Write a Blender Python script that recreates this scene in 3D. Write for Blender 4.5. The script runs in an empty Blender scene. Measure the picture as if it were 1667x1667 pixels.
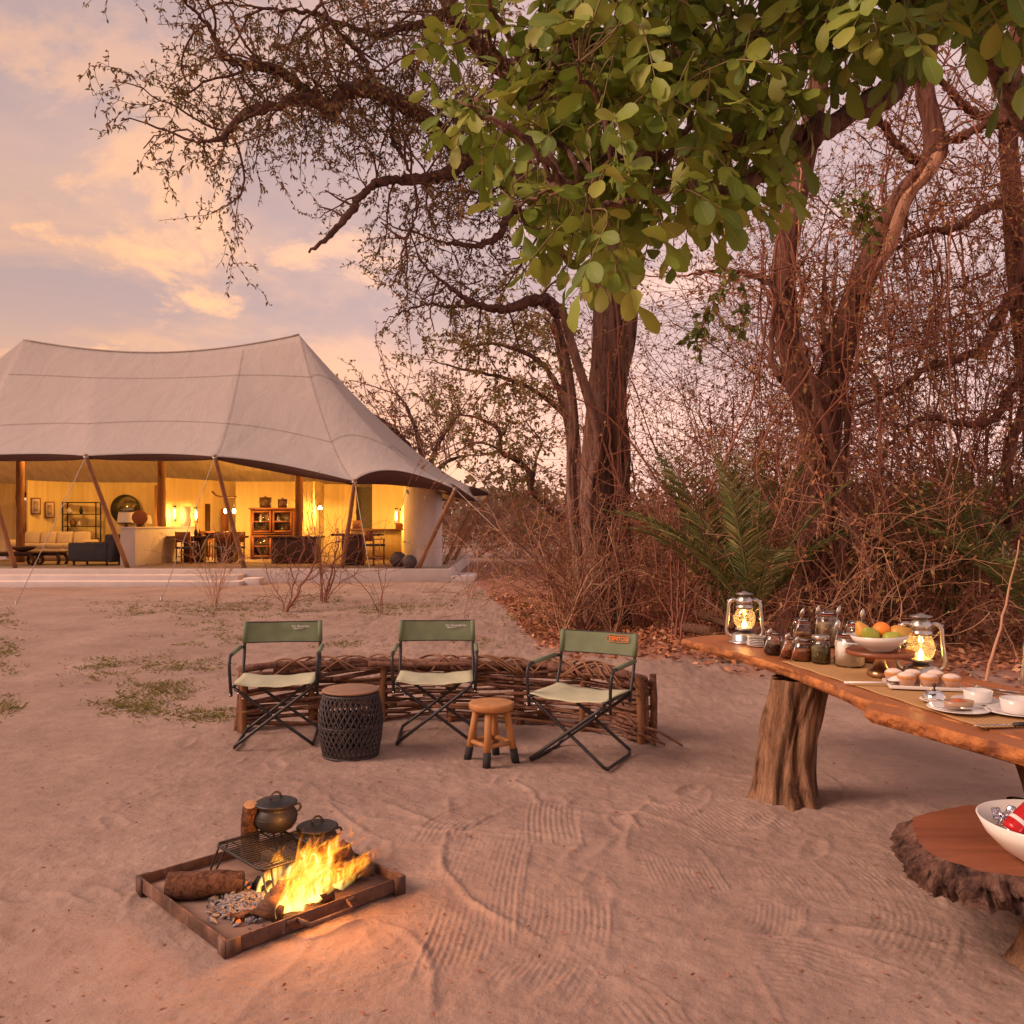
import bpy, math, random
import numpy as np
from mathutils import Vector, Matrix

random.seed(11)
rng = np.random.default_rng(11)
PI = math.pi
scene = bpy.context.scene
COL = scene.collection
R = math.radians

# ------------------------------------------------------------------ camera
FPX, EYE, HOR = 1393.0, 1.6, 850.0
cam_data = bpy.data.cameras.new('camera')
cam = bpy.data.objects.new('camera', cam_data)
COL.objects.link(cam)
cam.location = (0, 0, EYE)
cam.rotation_euler = (PI / 2, 0, 0)
cam_data.sensor_width = 36.0
cam_data.lens = 36.0 * FPX / 1667.0
cam_data.shift_y = 16.5 / 1667.0
cam_data.clip_end = 3000
scene.camera = cam

# ------------------------------------------------------------------ world, sun, exposure
SUN_EL, SUN_AZ = R(36), R(-105)          # azimuth from +Y, negative = left
world = bpy.data.worlds.new('World')
scene.world = world
world.use_nodes = True
wn, wl = world.node_tree.nodes, world.node_tree.links
wn.clear()


def wmath(op, a, b=None, c=None, clamp=False):
    n = wn.new('ShaderNodeMath'); n.operation = op; n.use_clamp = clamp
    for i, v in enumerate((a, b, c)):
        if v is None: continue
        if isinstance(v, (int, float)): n.inputs[i].default_value = v
        else: wl.new(v, n.inputs[i])
    return n.outputs[0]


def wsmooth(v, lo, hi):
    n = wn.new('ShaderNodeMapRange'); n.interpolation_type = 'SMOOTHSTEP'
    wl.new(v, n.inputs[0]); n.inputs[1].default_value = lo; n.inputs[2].default_value = hi
    return n.outputs[0]


def wmix(f, a, b, blend='MIX'):
    n = wn.new('ShaderNodeMix'); n.data_type = 'RGBA'; n.blend_type = blend
    for sock, v in ((n.inputs[0], f), (n.inputs[6], a), (n.inputs[7], b)):
        if isinstance(v, (int, float)): sock.default_value = v
        elif isinstance(v, tuple): sock.default_value = (*v, 1)
        else: wl.new(v, sock)
    return n.outputs[2]


tc = wn.new('ShaderNodeTexCoord')
sep = wn.new('ShaderNodeSeparateXYZ'); wl.new(tc.outputs['Generated'], sep.inputs[0])
dx, dy, dz = sep.outputs
zc = wmath('MAXIMUM', dz, 0.0)
den = wmath('ADD', zc, 0.34)
cv = wn.new('ShaderNodeCombineXYZ')
wl.new(wmath('DIVIDE', dx, den), cv.inputs[0]); wl.new(wmath('DIVIDE', dy, den), cv.inputs[1])


def wnoise(scale, detail, rough, dist=0.0, off=0.0):
    n = wn.new('ShaderNodeTexNoise'); n.inputs['Scale'].default_value = scale
    n.inputs['Detail'].default_value = detail; n.inputs['Roughness'].default_value = rough
    n.inputs['Distortion'].default_value = dist
    mp = wn.new('ShaderNodeMapping'); mp.inputs['Location'].default_value = (off, off * .7, off * .3)
    wl.new(cv.outputs[0], mp.inputs[0]); wl.new(mp.outputs[0], n.inputs[0])
    return n.outputs[0]


side = wsmooth(dx, -0.62, 0.42)                              # 0 = sunset side
elev = wsmooth(zc, 0.02, 0.42)
horizon = wmix(side, (1.22, 0.58, 0.18), (1.26, 0.78, 0.70))
upper = wmix(side, (0.64, 0.42, 0.36), (0.80, 0.55, 0.53))
base = wmix(elev, horizon, upper)
big = wnoise(1.25, 8, 0.60, 0.35, 3.1)
small = wnoise(3.1, 9, 0.64, 0.35, 8.4)
dark_c = wmix(side, (0.475, 0.345, 0.345), (0.68, 0.485, 0.49))
lit_c = wmix(side, (1.45, 0.70, 0.26), (1.20, 0.78, 0.66))
f_dark = wmath('MULTIPLY', wmath('MULTIPLY', wsmooth(big, 0.38, 0.56), 0.92), wsmooth(zc, 0.04, 0.26))
sky1 = wmix(f_dark, base, dark_c)
low = wmath('SUBTRACT', 1.0, wmath('MULTIPLY', wsmooth(zc, 0.08, 0.60), 0.85))
f_lit = wmath('MULTIPLY', wmath('MULTIPLY', wsmooth(small, 0.50, 0.63), low), 0.90)
sky2 = wmix(f_lit, sky1, lit_c)
nish = wn.new('ShaderNodeTexSky'); nish.sky_type = 'NISHITA'; nish.sun_disc = False
nish.sun_elevation = SUN_EL; nish.sun_rotation = SUN_AZ
nish.dust_density = 4.0; nish.air_density = 1.5
nt = wmix(1.0, nish.outputs[0], (0.10, 0.055, 0.035), 'MULTIPLY')     # the photo's warm white balance on the clear part
sky3 = wmix(0.12, sky2, nt)
bg = wn.new('ShaderNodeBackground'); bg.inputs['Strength'].default_value = 0.47
wl.new(sky3, bg.inputs[0])
wo = wn.new('ShaderNodeOutputWorld'); wl.new(bg.outputs[0], wo.inputs[0])

sun_data = bpy.data.lights.new('sun', 'SUN')
sun_data.energy = 1.5
sun_data.angle = R(26)
sun_data.color = (1.0, 0.69, 0.56)
sun = bpy.data.objects.new('sun', sun_data)
COL.objects.link(sun)
sdir = Vector((math.sin(SUN_AZ) * math.cos(SUN_EL), math.cos(SUN_AZ) * math.cos(SUN_EL), math.sin(SUN_EL)))
sun.rotation_euler = sdir.to_track_quat('Z', 'Y').to_euler()
sun.location = sdir * 60

scene.view_settings.view_transform = 'Standard'
scene.view_settings.look = 'None'
scene.view_settings.exposure = 1.30
scene.view_settings.gamma = 1.0
scene.view_settings.use_curve_mapping = False


# ------------------------------------------------------------------ helpers
def W(u, v, Y):
    """a point at distance Y in front of the camera, from its place in the photograph"""
    return np.array([(u - 833.5) / FPX * Y, Y, EYE - (v - HOR) / FPX * Y])


def G(u, v):
    """the ground point there"""
    Y = EYE * FPX / (v - HOR)
    return np.array([(u - 833.5) / FPX * Y, Y, 0.0])


def rot(rx=0, ry=0, rz=0):
    return np.array(Matrix.Rotation(rz, 3, 'Z') @ Matrix.Rotation(ry, 3, 'Y') @ Matrix.Rotation(rx, 3, 'X'))


def unit(v):
    v = np.asarray(v, float)
    return v / (np.linalg.norm(v) + 1e-12)


def smooth_path(pts, n):
    """Catmull-Rom through the points (any number of columns)"""
    p = np.asarray(pts, float)
    if len(p) < 3:
        t = np.linspace(0, 1, n)[:, None]
        return p[0] * (1 - t) + p[-1] * t
    P = np.vstack([2 * p[0] - p[1], p, 2 * p[-1] - p[-2]])
    s = np.linspace(0, len(p) - 1, n)
    i = np.minimum(s.astype(int), len(p) - 2)
    t = (s - i)[:, None]
    a, b, c, d = P[i], P[i + 1], P[i + 2], P[i + 3]
    return .5 * (2 * b + (c - a) * t + (2 * a - 5 * b + 4 * c - d) * t ** 2 + (3 * b - a - 3 * c + d) * t ** 3)


_lat = rng.random((256, 256))


def vnoise(x, y, f=1.0):
    """2D value noise 0..1"""
    x = np.asarray(x, float) * f + 731.3; y = np.asarray(y, float) * f + 419.7
    xi = np.floor(x).astype(int); yi = np.floor(y).astype(int)
    fx = x - xi; fy = y - yi
    fx = fx * fx * (3 - 2 * fx); fy = fy * fy * (3 - 2 * fy)
    a = _lat[xi % 256, yi % 256]; b = _lat[(xi + 1) % 256, yi % 256]
    c = _lat[xi % 256, (yi + 1) % 256]; d = _lat[(xi + 1) % 256, (yi + 1) % 256]
    return (a * (1 - fx) + b * fx) * (1 - fy) + (c * (1 - fx) + d * fx) * fy


class MB:
    """collects shapes for one mesh"""
    def __init__(s):
        s.v, s.f, s.n = [], [], 0

    def add(s, V, *faces):
        V = np.asarray(V, float)
        for F in faces:
            s.f.append(np.asarray(F, int) + s.n)
        s.v.append(V); s.n += len(V)
        return s

    def box(s, c, d, rm=None):
        x, y, z = np.array(d, float) / 2
        V = np.array([[-x, -y, -z], [x, -y, -z], [x, y, -z], [-x, y, -z], [-x, -y, z], [x, -y, z], [x, y, z], [-x, y, z]])
        if rm is not None: V = V @ np.asarray(rm).T
        return s.add(V + np.array(c, float), [[0, 3, 2, 1], [4, 5, 6, 7], [0, 1, 5, 4], [1, 2, 6, 5], [2, 3, 7, 6], [3, 0, 4, 7]])

    def tube(s, pts, r, n=8, caps=True, jit=0.0, flat=1.0, closed=False):
        p = np.asarray(pts, float); m = len(p)
        r = np.full(m, r, float) if np.isscalar(r) else np.interp(np.linspace(0, 1, m), np.linspace(0, 1, len(r)), r)
        T = np.gradient(p, axis=0)
        if closed:
            T = np.roll(p, -1, 0) - np.roll(p, 1, 0)
        T /= np.linalg.norm(T, axis=1)[:, None] + 1e-12
        ref = np.array([0, 0, 1.0]) if abs(T[0, 2]) < .9 else np.array([1.0, 0, 0])
        N = unit(np.cross(T[0], ref)); rings = []
        a = np.arange(n) * 2 * PI / n
        for i in range(m):
            N = unit(N - T[i] * np.dot(N, T[i])); B = np.cross(T[i], N)
            rr = r[i] * (1 + jit * (rng.random(n) - .5) * 2) if jit else r[i]
            rings.append(p[i] + (np.cos(a) * rr)[:, None] * N + (np.sin(a) * rr * flat)[:, None] * B)
        V = np.vstack(rings)
        k = m if closed else m - 1
        i, j = np.meshgrid(np.arange(k), np.arange(n), indexing='ij'); i = i.ravel(); j = j.ravel()
        i2 = (i + 1) % m; j2 = (j + 1) % n
        Q = np.stack([i * n + j, i * n + j2, i2 * n + j2, i2 * n + j], 1)
        fs = [Q]
        if caps and not closed:
            fs += [np.arange(n)[::-1][None, :], (np.arange(n) + (m - 1) * n)[None, :]]
        return s.add(V, *fs)

    def lathe(s, prof, c=(0, 0, 0), n=24, rm=None, sx=1, sy=1, cap0=True, cap1=True, wob=None):
        pr = np.asarray(prof, float); m = len(pr); a = np.arange(n) * 2 * PI / n
        rr = pr[:, 0][:, None] * np.ones(n)[None]
        if wob is not None: rr = rr * wob(a)[None, :]
        V = np.stack([rr * np.cos(a) * sx, rr * np.sin(a) * sy, np.repeat(pr[:, 1][:, None], n, 1)], 2).reshape(-1, 3)
        if rm is not None: V = V @ np.asarray(rm).T
        i, j = np.meshgrid(np.arange(m - 1), np.arange(n), indexing='ij'); i = i.ravel(); j = j.ravel(); j2 = (j + 1) % n
        Q = np.stack([i * n + j, i * n + j2, (i + 1) * n + j2, (i + 1) * n + j], 1)
        fs = [Q]
        if cap0: fs.append(np.arange(n)[::-1][None, :])
        if cap1: fs.append((np.arange(n) + (m - 1) * n)[None, :])
        return s.add(V + np.array(c, float), *fs)

    def grid(s, P):
        """P: (a, b, 3) points"""
        a, b = P.shape[:2]
        i, j = np.meshgrid(np.arange(a - 1), np.arange(b - 1), indexing='ij'); i = i.ravel(); j = j.ravel()
        return s.add(P.reshape(-1, 3), np.stack([i * b + j, (i + 1) * b + j, (i + 1) * b + j + 1, i * b + j + 1], 1))

    def prism(s, poly, z0, z1):
        """upright prism over a convex or simple polygon (x, y)"""
        p = np.asarray(poly, float); n = len(p)
        V = np.vstack([np.c_[p, np.full(n, z0)], np.c_[p, np.full(n, z1)]])
        j = np.arange(n); j2 = (j + 1) % n
        return s.add(V, np.stack([j, j2, j2 + n, j + n], 1), j[::-1][None, :], (j + n)[None, :])

    def segs(s, S, n=4):
        """many short straight pieces at once: rows p0(3) p1(3) r0 r1"""
        A = np.asarray(S, float)
        if not len(A): return s
        p0, p1, r0, r1 = A[:, :3], A[:, 3:6], A[:, 6], A[:, 7]
        T = p1 - p0; L = np.linalg.norm(T, axis=1)[:, None] + 1e-9; T = T / L
        ref = np.where(np.abs(T[:, 2:3]) < .9, np.array([[0, 0, 1.0]]), np.array([[1.0, 0, 0]]))
        N = np.cross(T, ref); N /= np.linalg.norm(N, axis=1)[:, None]
        B = np.cross(T, N); k = len(A)
        V = np.empty((k, 2, n, 3))
        for j in range(n):
            a = 2 * PI * j / n
            o = math.cos(a) * N + math.sin(a) * B
            V[:, 0, j] = p0 - T * r0[:, None] * .3 + o * r0[:, None]
            V[:, 1, j] = p1 + T * r1[:, None] * .3 + o * r1[:, None]
        base_i = (np.arange(k) * 2 * n)[:, None]
        Q = [np.hstack([base_i + j, base_i + (j + 1) % n, base_i + n + (j + 1) % n, base_i + n + j]) for j in range(n)]
        return s.add(V.reshape(-1, 3), np.vstack(Q))

    def leaves(s, P, D, L, wid, droop=0.15):
        """many small four-cornered leaves: base P, direction D, length L"""
        P = np.asarray(P, float); D = np.asarray(D, float); k = len(P)
        D = D / (np.linalg.norm(D, axis=1)[:, None] + 1e-9)
        rv = rng.normal(size=(k, 3)); Sx = np.cross(D, rv); Sx /= np.linalg.norm(Sx, axis=1)[:, None] + 1e-9
        Nn = np.cross(D, Sx); L = np.asarray(L).reshape(-1, 1) * np.ones((k, 1)); Wd = L * wid
        V = np.empty((k, 4, 3))
        V[:, 0] = P
        V[:, 1] = P + D * L * .55 + Sx * Wd * .5 + Nn * Wd * .18
        V[:, 2] = P + D * L - np.array([0, 0, 1.0]) * L * droop
        V[:, 3] = P + D * L * .55 - Sx * Wd * .5 + Nn * Wd * .18
        b = (np.arange(k) * 4)[:, None]
        return s.add(V.reshape(-1, 3), np.hstack([b, b + 1, b + 2]), np.hstack([b, b + 2, b + 3]))

    def mesh(s, name, off=(0, 0, 0)):
        V = np.vstack(s.v) - np.asarray(off, float)
        me = bpy.data.meshes.new(name)
        me.vertices.add(len(V)); me.vertices.foreach_set('co', V.astype(np.float32).ravel())
        loops = np.concatenate([f.ravel() for f in s.f]).astype(np.int32)
        tot = np.concatenate([np.full(len(f), f.shape[1]) for f in s.f])
        st = np.concatenate([[0], np.cumsum(tot)[:-1]]).astype(np.int32)
        me.loops.add(len(loops)); me.loops.foreach_set('vertex_index', loops)
        me.polygons.add(len(tot)); me.polygons.foreach_set('loop_start', st)
        me.update(calc_edges=True)
        return me

    def build(s, name, mat, parent=None, smooth=True, loc=None, bevel=0, kind=None, label=None, cat=None, group=None):
        """one object; a child's points are given in its thing's own world frame"""
        off = ROOT[parent.name] if parent is not None else (np.zeros(3) if loc is None else np.asarray(loc, float))
        me = s.mesh(name, off)
        o = bpy.data.objects.new(name, me); COL.objects.link(o)
        if isinstance(mat, str): mat = MATS[mat]
        me.materials.append(mat)
        if smooth: me.polygons.foreach_set('use_smooth', np.ones(len(me.polygons), bool))
        if parent is not None: o.parent = parent
        else: o.location = off
        ROOT[o.name] = off
        if bevel:
            m = o.modifiers.new('bevel', 'BEVEL'); m.width = bevel; m.segments = 2; m.limit_method = 'ANGLE'; m.angle_limit = R(40)
        if kind: o['kind'] = kind
        tag(o, label, cat, group)
        return o


ROOT, MATS = {}, {}


def tag(o, label=None, cat=None, group=None):
    if label: o['label'] = label
    if cat: o['category'] = cat
    if group: o['group'] = group
    return o


def thing(name, loc, label, cat, group=None):
    o = bpy.data.objects.new(name, None); COL.objects.link(o)
    o.empty_display_size = .1
    o.location = loc; ROOT[o.name] = np.asarray(loc, float)
    return tag(o, label, cat, group)


def dup(root, loc, rz=0.0, label=None, scale=None, group=None):
    """copy of a thing, its parts and their sub-parts"""
    def cp(o, parent):
        c = o.copy(); COL.objects.link(c); c.parent = parent
        ROOT[c.name] = ROOT[o.name]
        for ch in KIDS.get(o.name, []): cp(ch, c)
        return c
    KIDS = {}
    for o in bpy.data.objects:
        if o.parent: KIDS.setdefault(o.parent.name, []).append(o)
    c = cp(root, None)
    c.location = loc; c.rotation_euler = (0, 0, rz)
    if scale: c.scale = (scale,) * 3
    if label: c['label'] = label
    if group: c['group'] = group
    return c


# ------------------------------------------------------------------ materials
class NT:
    def __init__(s, name):
        s.m = bpy.data.materials.new(name); s.m.use_nodes = True
        s.n, s.l = s.m.node_tree.nodes, s.m.node_tree.links
        s.n.clear()
        s.out = s.n.new('ShaderNodeOutputMaterial')
        s.p = s.n.new('ShaderNodeBsdfPrincipled')
        s.l.new(s.p.outputs[0], s.out.inputs[0])
        s.tc = s.n.new('ShaderNodeTexCoord')
        MATS[name] = s.m

    def noise(s, scale, detail=5, rough=.55, stretch=(1, 1, 1), coord='Object', dist=0):
        mp = s.n.new('ShaderNodeMapping'); mp.inputs['Scale'].default_value = stretch
        s.l.new(s.tc.outputs[coord], mp.inputs[0])
        n = s.n.new('ShaderNodeTexNoise'); n.inputs['Scale'].default_value = scale
        n.inputs['Detail'].default_value = detail; n.inputs['Roughness'].default_value = rough
        n.inputs['Distortion'].default_value = dist
        s.l.new(mp.outputs[0], n.inputs[0])
        return n.outputs[0]

    def ramp(s, v, stops):
        r = s.n.new('ShaderNodeValToRGB'); e = r.color_ramp.elements
        while len(e) < len(stops): e.new(.5)
        for k, (p, c) in zip(e, stops):
            k.position = p; k.color = (*c, 1) if len(c) == 3 else c
        s.l.new(v, r.inputs[0])
        return r.outputs[0]

    def mix(s, f, a, b, blend='MIX'):
        n = s.n.new('ShaderNodeMix'); n.data_type = 'RGBA'; n.blend_type = blend
        for sock, v in ((n.inputs[0], f), (n.inputs[6], a), (n.inputs[7], b)):
            if isinstance(v, (int, float)): sock.default_value = v
            elif isinstance(v, tuple): sock.default_value = (*v, 1)
            else: s.l.new(v, sock)
        return n.outputs[2]

    def math(s, op, a, b=None):
        n = s.n.new('ShaderNodeMath'); n.operation = op
        for i, v in enumerate((a, b)):
            if v is None: continue
            if isinstance(v, (int, float)): n.inputs[i].default_value = v
            else: s.l.new(v, n.inputs[i])
        return n.outputs[0]

    def bump(s, h, strength, dist=.01):
        b = s.n.new('ShaderNodeBump'); b.inputs['Strength'].default_value = strength; b.inputs['Distance'].default_value = dist
        s.l.new(h, b.inputs['Height']); s.l.new(b.outputs[0], s.p.inputs['Normal'])

    def color(s, c):
        if isinstance(c, tuple): s.p.inputs['Base Color'].default_value = (*c, 1)
        else: s.l.new(c, s.p.inputs['Base Color'])

    def set(s, **k):
        for a, v in k.items(): s.p.inputs[a.replace('_', ' ')].default_value = v
        return s

    def island(s):
        g = s.n.new('ShaderNodeNewGeometry'); return g.outputs['Random Per Island']

    def translucent(s, c, f):
        t = s.n.new('ShaderNodeBsdfTranslucent')
        if isinstance(c, tuple): t.inputs[0].default_value = (*c, 1)
        else: s.l.new(c, t.inputs[0])
        x = s.n.new('ShaderNodeMixShader'); x.inputs[0].default_value = f
        s.l.new(s.p.outputs[0], x.inputs[1]); s.l.new(t.outputs[0], x.inputs[2]); s.l.new(x.outputs[0], s.out.inputs[0])


def simple(name, c1, c2=None, scale=6, rough=.7, metal=0, bump=0, bscale=40, stretch=(1, 1, 1), bdist=.004, spec=None, detail=5):
    t = NT(name)
    if c2 is None: c2 = tuple(x * .75 for x in c1)
    t.color(t.ramp(t.noise(scale, detail, .6, stretch), [(.3, c2), (.7, c1)]))
    t.set(Roughness=rough, Metallic=metal)
    if spec is not None: t.p.inputs['Specular IOR Level'].default_value = spec
    if bump: t.bump(t.noise(bscale, 6, .6, stretch), bump, bdist)
    return t


def wood(name, c1, c2, axis=2, scale=9, rough=.6, bump=.5, spec=.3):
    st = [1, 1, 1]; st[axis] = .12
    t = NT(name)
    n = t.noise(scale, 8, .65, tuple(st), dist=.8)
    n2 = t.noise(scale * .3, 3, .5)
    c = t.ramp(n, [(.28, c2), (.72, c1)])
    t.color(t.mix(t.math('MULTIPLY', n2, .5), c, tuple(x * .55 for x in c1)))
    t.set(Roughness=rough); t.p.inputs['Specular IOR Level'].default_value = spec
    t.bump(t.noise(scale * 4, 6, .6, tuple(st)), bump, .004)
    return t


def bark(name, c1, c2, c3, scale=7, st=(1, 1, .16), bump=1.0, dist=.03):
    t = NT(name)
    n = t.noise(scale, 8, .68, st, dist=.6)
    n2 = t.noise(scale * .25, 4, .6)
    t.color(t.mix(t.math('MULTIPLY', n2, .5), t.ramp(n, [(.36, c2), (.50, c1), (.68, c3)]), c2))
    t.set(Roughness=.92); t.p.inputs['Specular IOR Level'].default_value = .15
    t.bump(t.noise(scale * 1.6, 8, .7, st, dist=.6), bump, dist)
    return t


def foliage(name, stops, rough=.6, transl=.25):
    t = NT(name)
    c = t.ramp(t.island(), stops)
    t.color(c); t.set(Roughness=rough); t.p.inputs['Specular IOR Level'].default_value = .25
    t.translucent(c, transl)
    return t


# sand
t = NT('sand')
n1 = t.noise(.9, 6, .6); n2 = t.noise(9, 6, .65); n3 = t.noise(220, 3, .6)
c = t.ramp(n1, [(.30, (.268, .180, .143)), (.70, (.385, .270, .216))])
c = t.mix(t.math('MULTIPLY', t.ramp(n2, [(.35, (1, 1, 1)), (.6, (0, 0, 0))]), .30), c, (.195, .125, .098))
spk = t.ramp(t.noise(75, 2, .5), [(.68, (0, 0, 0)), (.73, (1, 1, 1))])
c = t.mix(t.math('MULTIPLY', spk, .55), c, (.13, .075, .05))
gr = t.ramp(n3, [(.3, (.86, .86, .86)), (.7, (1.1, 1.1, 1.1))])
c = t.mix(1.0, c, gr, 'MULTIPLY')
at_ = t.n.new('ShaderNodeAttribute'); at_.attribute_name = 'soil'
c = t.mix(t.math('MULTIPLY', at_.outputs['Fac'], .85), c, (.26, .105, .062))
t.color(c); t.set(Roughness=.95); t.p.inputs['Specular IOR Level'].default_value = .1
bsum = t.math('ADD', t.math('MULTIPLY', n2, .9), t.math('ADD', t.math('MULTIPLY', t.noise(34, 6, .65), .35), t.math('MULTIPLY', n3, .10)))
t.bump(bsum, .62, .030)

t = NT('canvas_roof')
t.color(t.mix(t.math('MULTIPLY', t.noise(.35, 5, .6), .25), t.ramp(t.noise(1.6, 8, .7), [(.3, (.375, .315, .280)), (.7, (.405, .342, .306))]), (.32, .268, .238)))
t.set(Roughness=.85); t.p.inputs['Specular IOR Level'].default_value = .15
t.bump(t.math('ADD', t.noise(.55, 6, .6, (2.2, 1, .8), dist=.5), t.math('MULTIPLY', t.noise(150, 2, .5), .02)), .40, .16)
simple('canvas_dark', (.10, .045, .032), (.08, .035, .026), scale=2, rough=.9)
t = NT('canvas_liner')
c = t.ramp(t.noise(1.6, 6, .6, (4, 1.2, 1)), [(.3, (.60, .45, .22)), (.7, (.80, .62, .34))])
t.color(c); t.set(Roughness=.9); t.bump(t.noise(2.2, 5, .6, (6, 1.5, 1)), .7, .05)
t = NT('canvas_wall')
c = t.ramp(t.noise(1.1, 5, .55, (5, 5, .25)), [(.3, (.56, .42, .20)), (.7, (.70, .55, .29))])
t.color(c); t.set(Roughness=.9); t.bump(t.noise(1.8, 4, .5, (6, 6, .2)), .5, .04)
simple('plaster', (.62, .53, .50), (.54, .46, .43), scale=3, rough=.85, bump=.15, bscale=30)
simple('deck_floor', (.34, .25, .18), (.26, .19, .13), scale=4, rough=.7)
wood('pole_wood', (.36, .17, .085), (.22, .095, .045), 2, 10)
bark('post_wood', (.24, .115, .055), (.10, .045, .022), (.34, .17, .085), 5, bump=.7, dist=.02)
wood('dark_wood', (.10, .040, .022), (.045, .018, .010), 0, 8, rough=.45)
wood('red_wood', (.34, .12, .045), (.20, .065, .025), 0, 8, rough=.45)
simple('rope', (.45, .36, .30), scale=40, rough=.9)
simple('black_metal', (.018, .016, .018), (.010, .009, .010), scale=20, rough=.45, spec=.5)
simple('iron', (.030, .025, .024), (.016, .013, .013), scale=14, rough=.50, metal=.25, bump=.25, bscale=120, bdist=.002)
t = NT('rust')
n = t.noise(9, 8, .65); n2 = t.noise(3, 4, .6)
c = t.ramp(n, [(.30, (.045, .026, .022)), (.52, (.13, .065, .045)), (.74, (.26, .14, .095))])
t.color(t.mix(t.math('MULTIPLY', t.ramp(t.noise(26, 5, .7, (1, 1, .15)), [(.56, (0, 0, 0)), (.66, (1, 1, 1))]), .4), c, (.34, .25, .21)))
t.set(Roughness=.72, Metallic=.25); t.bump(n, .3, .004)
simple('ash', (.33, .295, .30), (.12, .105, .105), scale=34, rough=1, bump=.8, bscale=70, bdist=.01)
simple('charcoal', (.035, .028, .026), (.012, .010, .010), scale=30, rough=.95, bump=.8, bscale=60, bdist=.01)
bark('log_bark', (.17, .085, .055), (.05, .024, .017), (.28, .155, .105), 42, (1, 1, 1), 1, .02)
wood('log_cut', (.50, .27, .13), (.36, .17, .075), 2, 30)
simple('green_canvas', (.165, .200, .118), (.130, .158, .092), scale=5, rough=.85, bump=.25, bscale=260, bdist=.002)
simple('pale_canvas', (.45, .44, .29), (.39, .375, .24), scale=5, rough=.85, bump=.25, bscale=260, bdist=.002)
simple('print_white', (.62, .60, .58), (.55, .53, .5), rough=.8)
simple('print_orange', (.75, .17, .03), (.65, .14, .025), rough=.8)
simple('steel', (.60, .57, .54), (.45, .42, .40), scale=16, rough=.30, metal=.95)
simple('steel_dull', (.40, .37, .35), (.24, .22, .21), scale=12, rough=.42, metal=.85)
simple('chrome', (.80, .78, .76), (.74, .72, .70), rough=.10, metal=1)
simple('drum_metal', (.062, .050, .056), (.036, .029, .032), scale=18, rough=.55, metal=.4)
simple('drum_top', (.30, .17, .10), (.19, .10, .06), scale=7, rough=.6, metal=.2, bump=.1)
wood('stool_wood', (.50, .235, .085), (.34, .145, .05), 2, 12)
simple('stool_sock', (.022, .019, .022), rough=.8)
bark('stick', (.21, .105, .072), (.09, .043, .032), (.32, .175, .12), 22, (1, 1, 1), .6, .006)
simple('vine_stick', (.27, .125, .060), (.16, .070, .035), scale=18, rough=.8)
wood('slab_top', (.44, .155, .050), (.25, .078, .025), 1, 7, rough=.42, bump=.35, spec=.4)
simple('slab_edge', (.58, .22, .062), (.17, .055, .022), scale=11, rough=.75, bump=1, bscale=22, bdist=.03)
wood('bench_top', (.34, .120, .060), (.17, .055, .030), 0, 11, rough=.5, bump=.2, spec=.35)
bark('bench_bark', (.17, .090, .066), (.035, .021, .020), (.33, .19, .14), 14, (1, 1, 1), 1, .03)
bark('stump_wood', (.36, .20, .118), (.065, .032, .020), (.55, .33, .205), 13, (1, 1, .16), 1, .05)
t = NT('runner')
wv = t.n.new('ShaderNodeTexWave'); wv.inputs['Scale'].default_value = 7.2; wv.inputs['Distortion'].default_value = .5
wv.bands_direction = 'Y'; t.l.new(t.tc.outputs['UV'], wv.inputs[0])
c = t.ramp(wv.outputs[0], [(.25, (.24, .115, .042)), (.7, (.62, .36, .13))])
t.color(t.mix(t.math('MULTIPLY', t.noise(14, 4), .4), c, (.34, .18, .07))); t.set(Roughness=.85); t.bump(wv.outputs[0], .7, .003)
simple('porcelain', (.74, .70, .66), (.70, .66, .62), rough=.22, spec=.5)
simple('slate_plate', (.23, .22, .22), (.16, .155, .155), rough=.5)
simple('muffin', (.66, .33, .12), (.50, .21, .06), scale=30, rough=.9, bump=.5, bscale=60, bdist=.004)
simple('paper_cup', (.66, .40, .28), (.55, .30, .20), scale=10, rough=.9)
simple('sugar', (.78, .64, .55), (.66, .48, .38), scale=50, rough=.9)
t = NT('orange_peel'); t.color(t.ramp(t.noise(8, 4), [(.3, (.78, .20, .015)), (.7, (.92, .28, .02))])); t.set(Roughness=.45); t.bump(t.noise(160, 2), .3, .002)
t = NT('pear_green'); t.color(t.ramp(t.noise(9, 5), [(.3, (.24, .30, .03)), (.7, (.44, .44, .06))])); t.set(Roughness=.45)
t = NT('pear_yellow'); t.color(t.ramp(t.noise(7, 6), [(.3, (.55, .20, .03)), (.7, (.62, .40, .06))])); t.set(Roughness=.45)
simple('granola', (.42, .22, .09), (.20, .085, .03), scale=60, rough=.95, bump=1, bscale=90, bdist=.01)
simple('raisin', (.11, .050, .035), (.045, .020, .015), scale=60, rough=.9, bump=1, bscale=90, bdist=.01)
simple('cornflake', (.44, .13, .040), (.26, .06, .02), scale=50, rough=.9, bump=1, bscale=70, bdist=.01)
simple('seed', (.24, .20, .085), (.09, .085, .040), scale=70, rough=.9, bump=1, bscale=100, bdist=.01)
simple('oats', (.58, .46, .30), (.42, .31, .18), scale=60, rough=.95, bump=1, bscale=90, bdist=.01)
simple('yoghurt', (.76, .71, .66), (.74, .69, .64), rough=.5)
simple('rubber_red', (.45, .09, .05), rough=.6)
simple('jam', (.50, .14, .03), (.34, .08, .02), scale=50, rough=.25)
simple('ramekin', (.40, .25, .16), (.34, .21, .13), rough=.35)
simple('cake_wood', (.27, .085, .035), (.17, .05, .02), scale=5, rough=.4)
simple('bronze', (.42, .25, .13), (.30, .17, .09), scale=8, rough=.28, metal=.9)
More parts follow.
